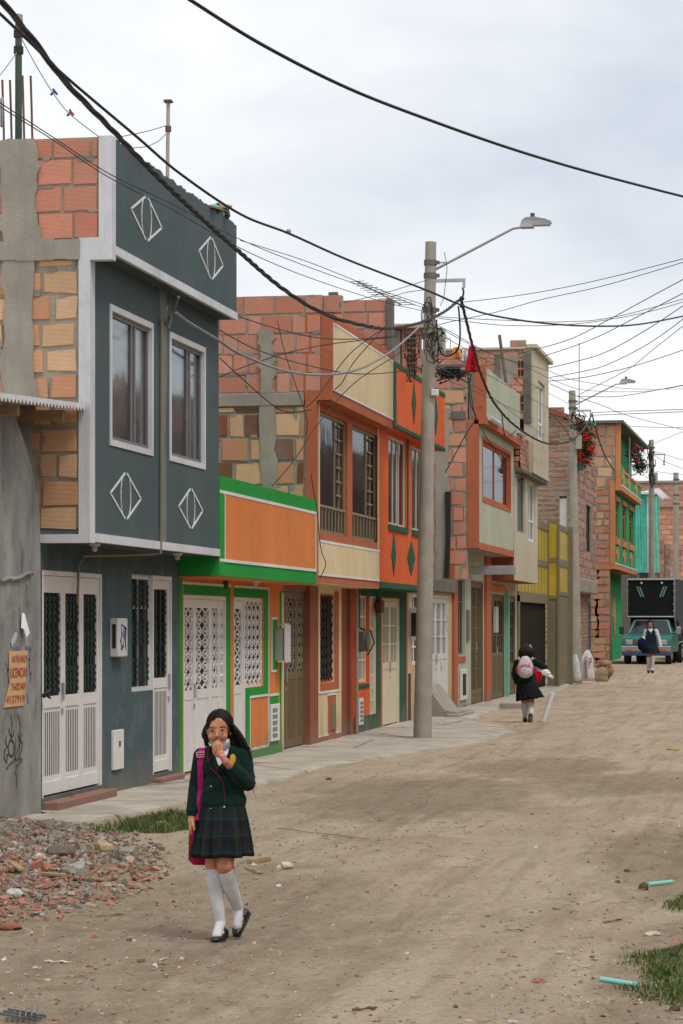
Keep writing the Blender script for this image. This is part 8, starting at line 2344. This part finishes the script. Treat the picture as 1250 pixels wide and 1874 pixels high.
for k in range(0):      # baby hair at the hairline
    x = hr.uniform(-0.052, 0.052); p = Vector((L(399.5, 0).x + x, hc.y - 0.075, hairline(L(399.5, 0).x + x, 0) + hr.uniform(-0.004, 0.004)))
    q = p + Vector((x * 0.35, 0.03, 0.022)); mb.tube([scalp(p, 1.0), scalp(p.lerp(q, 0.5), 1.02), scalp(q, 1.02)], [0.0006, 0.0018, 0.0018], 4)
for k in range(36):      # back mass
    top = L(402 + hr.uniform(-12, 12), 1306, -0.05); side = L(402 + hr.uniform(-16, 18), 1330, -0.115); mid = L(408 + hr.uniform(-16, 24), 1365, -0.105); end = L(420 + hr.uniform(-20, 36), 1405 + hr.uniform(-12, 30), -0.125)
    lock(top, side, mid, end, 0.011, 0.002)
for k in range(7):      # flyaway ends
    a = L(460 + hr.uniform(-3, 3), 1395 + 6 * k, -0.03)
    lock(a, a + Vector((0.012, 0, -0.03)), a + Vector((0.02 * hr.uniform(-0.2, 1.5), 0, -0.06)), a + Vector((0.03 * hr.uniform(-0.2, 1.8), 0.01, -0.09)), 0.003, 0.0006)
for k in range(10):
    lock(L(378, 1322 + k, 0.03), L(366 + k * .7, 1344 + k, 0.03), L(366 + k, 1352, 0.025), L(384 + k * 0.8, 1360 + hr.uniform(-3, 2), 0.02), 0.0042, 0.0010)
part('hair', mb, M_hair, root)
mb = MB(); mb.ball(facept(420.4, 1341.5, 0.0) + Vector((0.002, -0.004, 0)), 0.0035, 8, 6); part('earring', mb, M_galv, root)
# shoulder bag
bag = thing('shoulder_bag', 'crimson shoulder bag on a bright pink strap hanging at the near girl side', 'bag', root.location, root.rotation_euler.z)
mb = MB()
c = L(365.5, 1537, -0.08); mb.rbox(c, (0.125, 0.10, 0.30), (0, 0.03, 0), 0.03); bmesh.ops.subdivide_edges(mb.bm, edges=mb.bm.edges[:], cuts=1)
part('pouch', mb, M_pinkbag, bag, smooth=True)
mb = MB()
w = 0.0175
fr = front_line(P2([(370, 1371), (367.5, 1380), (366.5, 1396), (367, 1420), (367.5, 1445), (366, 1466), (364.5, 1482)]), cv, 0.006)
path = [L(372, 1500, -0.11), L(372, 1440, -0.125), L(371, 1395, -0.11), L(371, 1376, -0.07), L(370.5, 1369.5, -0.02)] + fr + [L(363.5, 1500, 0.02)]
for a, b in zip(path, path[1:]):
    s = Vector((w, 0, 0)); 
    d = (b - a).normalized(); nrm = Vector((1, 0, 0)).cross(d).normalized() * 0.0025
    mb.hull([a - s - nrm, a + s - nrm, a + s + nrm, a - s + nrm], [b - s - nrm, b + s - nrm, b + s + nrm, b - s + nrm])
st = part('strap', mb, M_pink, bag, smooth=False)
mb = MB(); q = fr[1]; b_ = [q + Vector((sx * 0.022, -0.006, sz)) for sx, sz in ((-1, 0.012), (1, 0.014), (1, -0.014), (-1, -0.016))]
mb.tube(b_ + [b_[0]], 0.003, 6); mb.tube([b_[0].lerp(b_[3], 0.55), b_[1].lerp(b_[2], 0.55)], 0.0028, 6); part('buckle', mb, paint('buckle_pink', (0.62, 0.36, 0.46), 0.3), st)

# ---------------- the pupil walking away
g2 = Person('pupil seen from behind in dark green jumper and black pleated skirt walking up the street', 966, 1322)
L = g2.L; root = g2.root
mb = MB()
mb.ball(L(963.5, 1190, -0.01), (0.075, 0.088, 0.092), 16, 12)
mb.ball(L(964, 1194, 0.03 * -1 - 0.02), (0.06, 0.06, 0.08), 12, 8)
mb.capsule(L(963, 1195, 0), 0.048, L(963, 1207, 0), 0.052)
mb.capsule(L(963, 1212, 0), 0.10, L(962, 1250, 0), 0.10)
SL, EL_, WL = L(946, 1213, 0), L(941, 1234, 0.02), L(946, 1251, -0.05)
SR, ER, WR = L(981, 1212, 0), L(997, 1222, -0.05), L(992, 1228, -0.22)
chain(mb, [SL, EL_, WL], [0.05, 0.04, 0.028]); chain(mb, [SR, ER, WR], [0.05, 0.042, 0.028])
for (w_, dx) in ((WL, 1), (WR, -1)):
    mb.ball(w_ + Vector((0.012 * dx, -0.02 if w_ is WL else -0.03, -0.03)), (0.026, 0.03, 0.036), 10, 8)
    for i in range(4): chain(mb, [w_ + Vector((-0.02 + 0.014 * i, -0.03, -0.05)), w_ + Vector((-0.02 + 0.015 * i, -0.045, -0.085)), w_ + Vector((-0.018 + 0.015 * i, -0.035, -0.11 + 0.006 * abs(i - 1.5)))], [0.010, 0.009, 0.007], 8)
    chain(mb, [w_ + Vector((0.02 * dx, -0.02, -0.02)), w_ + Vector((0.045 * dx, -0.03, -0.045)), w_ + Vector((0.05 * dx, -0.035, -0.07))], [0.011, 0.010, 0.008], 8)
HRl, KRl, ARl = L(957, 1262, 0), L(960, 1288, -0.03), L(961, 1313, -0.06)
HLl, KLl, ALl = L(969, 1262, 0), L(972.5, 1287, 0.0), L(971.5, 1309, 0.14)
chain(mb, [HRl, KRl, L(960.5, 1297, -0.03), ARl], [0.08, 0.055, 0.052, 0.036]); chain(mb, [HLl, KLl, L(972.5, 1296, 0.05), ALl], [0.08, 0.056, 0.053, 0.036])
mb.capsule(ARl, 0.034, L(961, 1319, -0.16), 0.028); mb.capsule(ALl, 0.034, L(970, 1318, 0.10), 0.028)
body = part('body', remeshed(mb, 0.0085, 4), M_skin2, root)
mb = MB()
mb.ball(L(963, 1218, 0), (0.165, 0.115, 0.12), 18, 12); mb.ball(L(962, 1240, 0), (0.155, 0.115, 0.14), 18, 12)
mb.capsule(L(951, 1211, 0), 0.06, L(976, 1210, 0), 0.06)
chain(mb, [SL, EL_, WL.lerp(EL_, 0.1)], [0.064, 0.058, 0.046]); chain(mb, [SR, ER, WR.lerp(ER, 0.1)], [0.064, 0.06, 0.046])
mb.tube([L(962, 1236, 0), L(962, 1252, 0)], [0.12, 0.118], 20, flat=1.28)
part('jumper', remeshed(mb, 0.0095, 4), M_knit, root)
part('skirt', skirt_mesh(L(962, 0).x, L(0, 1248).z, 0.155, 0.12, L(970.5, 0).x, L(0, 1279.5).z, 0.245, 0.19, 14, 0.02, rows=10, n=112, tilt=0.04), M_plaidk, root)
mb = MB(); chain(mb, [KRl.lerp(ARl, 0.02), L(960.5, 1297, -0.03), ARl, L(961, 1318, -0.14)], [0.062, 0.058, 0.042, 0.036]); part('sock', remeshed(mb, 0.0085, 3), fabric('grey_white_sock', (0.56, 0.55, 0.60), fold=0.3), root)
mb = MB(); chain(mb, [KLl.lerp(ALl, 0.02), L(972.5, 1296, 0.05), ALl], [0.062, 0.058, 0.044]); part('sock', remeshed(mb, 0.0085, 3), M_sock, root)
mb = MB(); chain(mb, [L(961, 1317.5, -0.04), L(961.5, 1319.3, -0.22)], [0.047, 0.044]); part('shoe', remeshed(mb, 0.0085, 3), M_shoe, root)
mb = MB(); chain(mb, [L(971, 1308.5, 0.165), L(970.5, 1319, 0.10)], [0.044, 0.046]); mb.ball(L(970, 1321, 0.08), (0.04, 0.06, 0.02), 10, 8); sh = part('shoe', remeshed(mb, 0.0085, 3), M_shoe, root)
mb = MB(); mb.ball(L(971, 1314, 0.195), (0.040, 0.022, 0.082), 12, 8, Matrix.Rotation(math.radians(-18), 3, 'X')); part('sole', mb, M_sole, sh)
# bobbed hair
mb = MB(); hc = L(963.5, 1188.5, 0)
mb.ball(hc, (0.098, 0.104, 0.10), 20, 14)
hr = random.Random(5)
for k in range(70):
    a = hr.uniform(-0.35, PI + 0.35); x, y = math.cos(a), -math.sin(a) * 1.0
    p0 = hc + Vector((x * 0.06, y * 0.06, 0.075)); p3 = hc + Vector((x * 0.092 * hr.uniform(0.9, 1.1), y * 0.10, -0.15 + hr.uniform(-0.03, 0.03)))
    n = 7; pts = [p0.lerp(p3, i / (n - 1)) + Vector((x, y, 0)) * 0.055 * math.sin(PI * min(1, i / (n - 1) * 0.9)) for i in range(n)]
    mb.tube(pts, [0.014] * (n - 1) + [0.004], 6)
part('hair', mb, M_hair, root)
mb = MB(); mb.rbox(L(971, 1182.5, 0.085), (0.03, 0.02, 0.06), (0, -0.5, 0), 0.006); part('hair_clip', mb, paint('mint_clip', (0.42, 0.55, 0.42), 0.4), root)
mb = MB(); mb.tube([L(957, 1200.5, 0.04), L(963, 1202, 0.07), L(970, 1200.5, 0.04)], 0.03, 8); part('red_collar', mb, M_red, root)
# rucksack
def floralmat():
    t = NT('pink_floral_cloth'); P = t.obj()
    v = t.n('TexVoronoi', {'Vector': P, 'Scale': 26.0}).outputs
    c = t.mix(t.math('LESS_THAN', v['Distance'], 0.42), (0.60, 0.56, 0.60), t.mix(t.n('SeparateColor', {'Color': v['Color']}).outputs[0], (0.55, 0.22, 0.32), (0.5, 0.42, 0.46)))
    t.pbsdf(c, 0.9); return t.m
M_flor = floralmat()
rk = thing('rucksack', 'white and pink flowered rucksack with red side pockets on the pupil walking away', 'rucksack', root.location, root.rotation_euler.z)
mb = MB(); mb.ball(L(961.5, 1222, 0.17), (0.145, 0.085, 0.19), 20, 14); mb.ball(L(961.5, 1212, 0.16), (0.115, 0.07, 0.12), 16, 12); mb.ball(L(961.5, 1228, 0.165), (0.15, 0.09, 0.13), 16, 12)
part('bag_body', remeshed(mb, 0.012, 3), M_flor, rk)
mb = MB(); mb.ball(L(961.5, 1228, 0.235), (0.10, 0.035, 0.09), 16, 12); part('front_pocket', mb, M_flor, rk)
mb = MB(); mb.tube([L(953, 1220, 0.245), L(957, 1217, 0.262), L(962, 1216.2, 0.268), L(967, 1217, 0.262), L(970.5, 1220, 0.245)], 0.007, 6); part('zip', mb, M_red, rk)
for sx in (947.5, 975):
    mb = MB(); mb.ball(L(sx, 1226, 0.15), (0.035, 0.06, 0.085), 12, 8); part('side_pocket', mb, paint('red_nylon', (0.52, 0.02, 0.05), 0.6), rk)
for sx, s2 in ((950, 948), (974, 979)):
    mb = MB(); mb.tube([L(sx, 1207, 0.12), L(sx, 1203, 0.03), L(s2, 1207, -0.08)], 0.02, 8); part('strap', mb, M_flor, rk)
# paper rolls
def roll(a, b, r, label, name='paper_roll', cat='paper roll'):
    mb = MB(); n = 20
    d = (b - a).normalized(); u = d.orthogonal().normalized(); v = d.cross(u)
    def ring(p, rr): return [p + (u * math.cos(2 * PI * i / n) + v * math.sin(2 * PI * i / n)) * rr for i in range(n)]
    R0, R1, I0, I1 = ring(a, r), ring(b, r), ring(a, r * 0.78), ring(b, r * 0.78)
    V = [[mb.bm.verts.new(p) for p in q] for q in (R0, R1, I1, I0)]
    for k in range(4):
        A, B = V[k], V[(k + 1) % 4]
        for i in range(n): mb.bm.faces.new((A[i], A[(i + 1) % n], B[(i + 1) % n], B[i]))
    return tag(mb.build(name, MATS['white_paper'], smooth=True), label, cat)
Wm = wmat(root)
W_ = lambda *q: Wm @ L(*q)
roll(W_(978, 1218, -0.16), W_(1004, 1231, 0.02), 0.040, 'upper white paper roll clamped under the arm of the pupil walking away')
roll(W_(982, 1225, -0.10), W_(1006.5, 1234, 0.05), 0.036, 'middle white paper roll under the arm of the pupil walking away')
roll(W_(985, 1229, -0.06), W_(1011.5, 1239.5, 0.08), 0.030, 'lowest white paper roll under the arm of the pupil walking away')
pa = place(994.5, 1321.5); pb = W_(1011, 1268, 0.10)
roll(pa + Vector((0, 0, 0.012)), pb, 0.046, 'long white paper roll tipping over with one end on the dirt', 'fallen_paper_roll')
cloth('red_carrier', [W_(982, 1250, 0.02), W_(987, 1251, 0.02), W_(995, 1231, 0.0), W_(979, 1227, 0.0)], M_red, 'limp red bag hanging under the paper rolls', 'bag', 0.03)

# ---------------- the pupil coming down the street
g3 = Person('pupil in white shirt and dark pinafore walking toward camera in front of the truck', 1190, 1231)
L = g3.L; root = g3.root
mb = MB()
mb.ball(L(1190, 1142.5, 0), (0.075, 0.09, 0.10), 16, 12); mb.ball(L(1190, 1146, 0.03), (0.06, 0.065, 0.085), 14, 10); mb.ball(L(1190, 1145.5, 0.095), (0.014, 0.02, 0.02), 8, 6)
mb.capsule(L(1190, 1147, 0), 0.048, L(1190, 1154, 0), 0.05)
mb.capsule(L(1191, 1158, 0), 0.10, L(1191, 1180, 0), 0.11)
SR, ER, WR = L(1182, 1155, 0), L(1178.5, 1167, 0.0), L(1178, 1171, 0.16)
SL, EL_, WL = L(1201, 1155, 0), L(1206, 1171, 0.02), L(1209, 1184, 0.10)
chain(mb, [SR, ER, WR], [0.05, 0.042, 0.028]); chain(mb, [SL, EL_, WL], [0.05, 0.042, 0.028])
for w_, dx in ((WR, 1), (WL, 1)):
    mb.ball(w_ + Vector((0.01 * dx, -0.02, -0.04)), (0.028, 0.03, 0.042), 10, 8)
    for i in range(4): chain(mb, [w_ + Vector((-0.015 + 0.017 * i, -0.03, -0.065)), w_ + Vector((-0.012 + 0.018 * i, -0.04, -0.10)), w_ + Vector((-0.01 + 0.018 * i, -0.03, -0.13 + 0.008 * abs(i - 1.5)))], [0.011, 0.010, 0.008], 8)
    chain(mb, [w_ + Vector((-0.02, -0.02, -0.03)), w_ + Vector((-0.045, -0.03, -0.06)), w_ + Vector((-0.045, -0.035, -0.085))], [0.012, 0.011, 0.009], 8)
K1, A1 = L(1187, 1204, 0.02), L(1187, 1224, -0.06); K2, A2 = L(1195, 1202, 0.08), L(1193.5, 1223, 0.04)
chain(mb, [L(1187, 1188, 0), K1, A1], [0.085, 0.06, 0.04]); chain(mb, [L(1195, 1188, 0), K2, A2], [0.085, 0.06, 0.04])
mb.capsule(A1, 0.04, L(1187, 1229, 0.05), 0.03); mb.capsule(A2, 0.04, L(1194, 1229, 0.14), 0.03)
body = part('body', remeshed(mb, 0.0095, 4), M_skin2, root)
b3 = bvh_of(body)
mb = MB()
for (x, y) in ((1187.9, 1142.3), (1192.1, 1142.3)):
    q = L(x, y); mb.ball(front_line([(q.x, q.z)], b3, -0.002)[0], (0.014, 0.008, 0.007), 8, 6)
part('eye', mb, M_iris, body)
mb = MB(); q = [L(x, y) for x, y in ((1188.4, 1148.4), (1190, 1148.0), (1191.6, 1148.4))]; mb.tube(front_line([(p.x, p.z) for p in q], b3, 0.0), [0.004, 0.008, 0.004], 6); part('lips', mb, M_lip, body)
mb = MB()
mb.capsule(L(1183.5, 1155.5, 0), 0.058, L(1199, 1155.5, 0), 0.058); mb.ball(L(1191, 1162, 0), (0.15, 0.11, 0.13), 16, 12)
chain(mb, [SR, ER, WR.lerp(ER, 0.15)], [0.062, 0.056, 0.042]); chain(mb, [SL, EL_, WL.lerp(EL_, 0.05)], [0.062, 0.058, 0.044])
mb.capsule(L(1187.5, 1151.5, 0.05), 0.03, L(1190, 1156, 0.1), 0.025); mb.capsule(L(1193, 1151.5, 0.05), 0.03, L(1191, 1156, 0.1), 0.025)
part('shirt', remeshed(mb, 0.0105, 3), M_shirt, root)
mb = MB()
for q in ([(1183.5, 1153), (1187, 1153.5), (1191, 1160), (1195, 1153.5), (1198.5, 1153), (1200, 1164), (1199, 1180), (1183.5, 1180), (1183, 1164)],):
    mb.prism([L(x, y, 0.115 + 0.03 * (1 - abs(x - 1191) / 9)) for x, y in q], (0, 0.06, 0))
mb.tube([L(1191, 1163, 0), L(1191, 1172, 0), L(1191, 1182, 0)], [0.122, 0.118, 0.12], 20, flat=1.30)
M_pina = fabric('dark_teal_pinafore', (0.010, 0.030, 0.042), fold=0.5)
part('pinafore', mb, M_pina, root, smooth=True)
part('skirt', skirt_mesh(L(1191, 0).x, L(0, 1178).z, 0.16, 0.125, L(1192, 0).x, L(0, 1195.5).z, 0.235, 0.19, 12, 0.025, rows=8, n=96), M_pina, root)
mb = MB(); chain(mb, [K1, A1], [0.066, 0.046]); chain(mb, [A1, L(1187, 1228, 0.03)], [0.046, 0.036]); part('sock', remeshed(mb, 0.0105, 3), M_sock, root)
mb = MB(); chain(mb, [K2, A2], [0.066, 0.046]); chain(mb, [A2, L(1194, 1228, 0.12)], [0.046, 0.036]); part('sock', remeshed(mb, 0.0105, 3), M_sock, root)
for (x, d) in ((1187, 0.0), (1194, 0.09)):
    mb = MB(); chain(mb, [L(x, 1228.2, d - 0.05), L(x, 1229.2, d + 0.10)], [0.05, 0.046]); part('shoe', remeshed(mb, 0.0105, 3), M_shoe, root)
mb = MB(); hc = L(1190, 1140.5, -0.02)
g = bmesh.ops.create_uvsphere(mb.bm, u_segments=24, v_segments=16, radius=1, matrix=Matrix.Translation(hc) @ Matrix.Diagonal((0.09, 0.10, 0.108, 1)))
rm = [f for f in mb.bm.faces if f.calc_center_median().y < hc.y - 0.02 and f.calc_center_median().z < L(0, 1138.5).z - 3.0 * (f.calc_center_median().x - hc.x) ** 2]
bmesh.ops.delete(mb.bm, geom=rm, context='FACES'); bmesh.ops.solidify(mb.bm, geom=mb.bm.faces[:], thickness=0.01)
hr = random.Random(8)
for s in (-1, 1):
    for k in range(10):
        p0 = hc + Vector((s * 0.075, -0.01 - 0.04 * hr.random(), 0.01)); mb.tube([p0, p0 + Vector((s * 0.015, 0, -0.10)), p0 + Vector((s * 0.02 + hr.uniform(-.01, .01), -0.03, -0.2 - 0.08 * hr.random()))], [0.016, 0.015, 0.004], 6)
part('hair', mb, M_hair, root)
bg = thing('school_bag', 'navy bag carried at the side of the pupil in white shirt', 'bag', root.location, root.rotation_euler.z)
mb = MB(); mb.ball(L(1175, 1179, 0.15), (0.13, 0.10, 0.19), 16, 12); mb.ball(L(1180, 1185, 0.14), (0.12, 0.10, 0.16), 16, 12); part('pouch', remeshed(mb, 0.014, 3), fabric('navy_cloth', (0.008, 0.011, 0.035), fold=0.6), bg)
mb = MB(); mb.tube([L(1173, 1171, 0.15), L(1177, 1169.5, 0.18), L(1181, 1172, 0.16)], 0.016, 6); part('bag_handle', mb, M_black, bg)
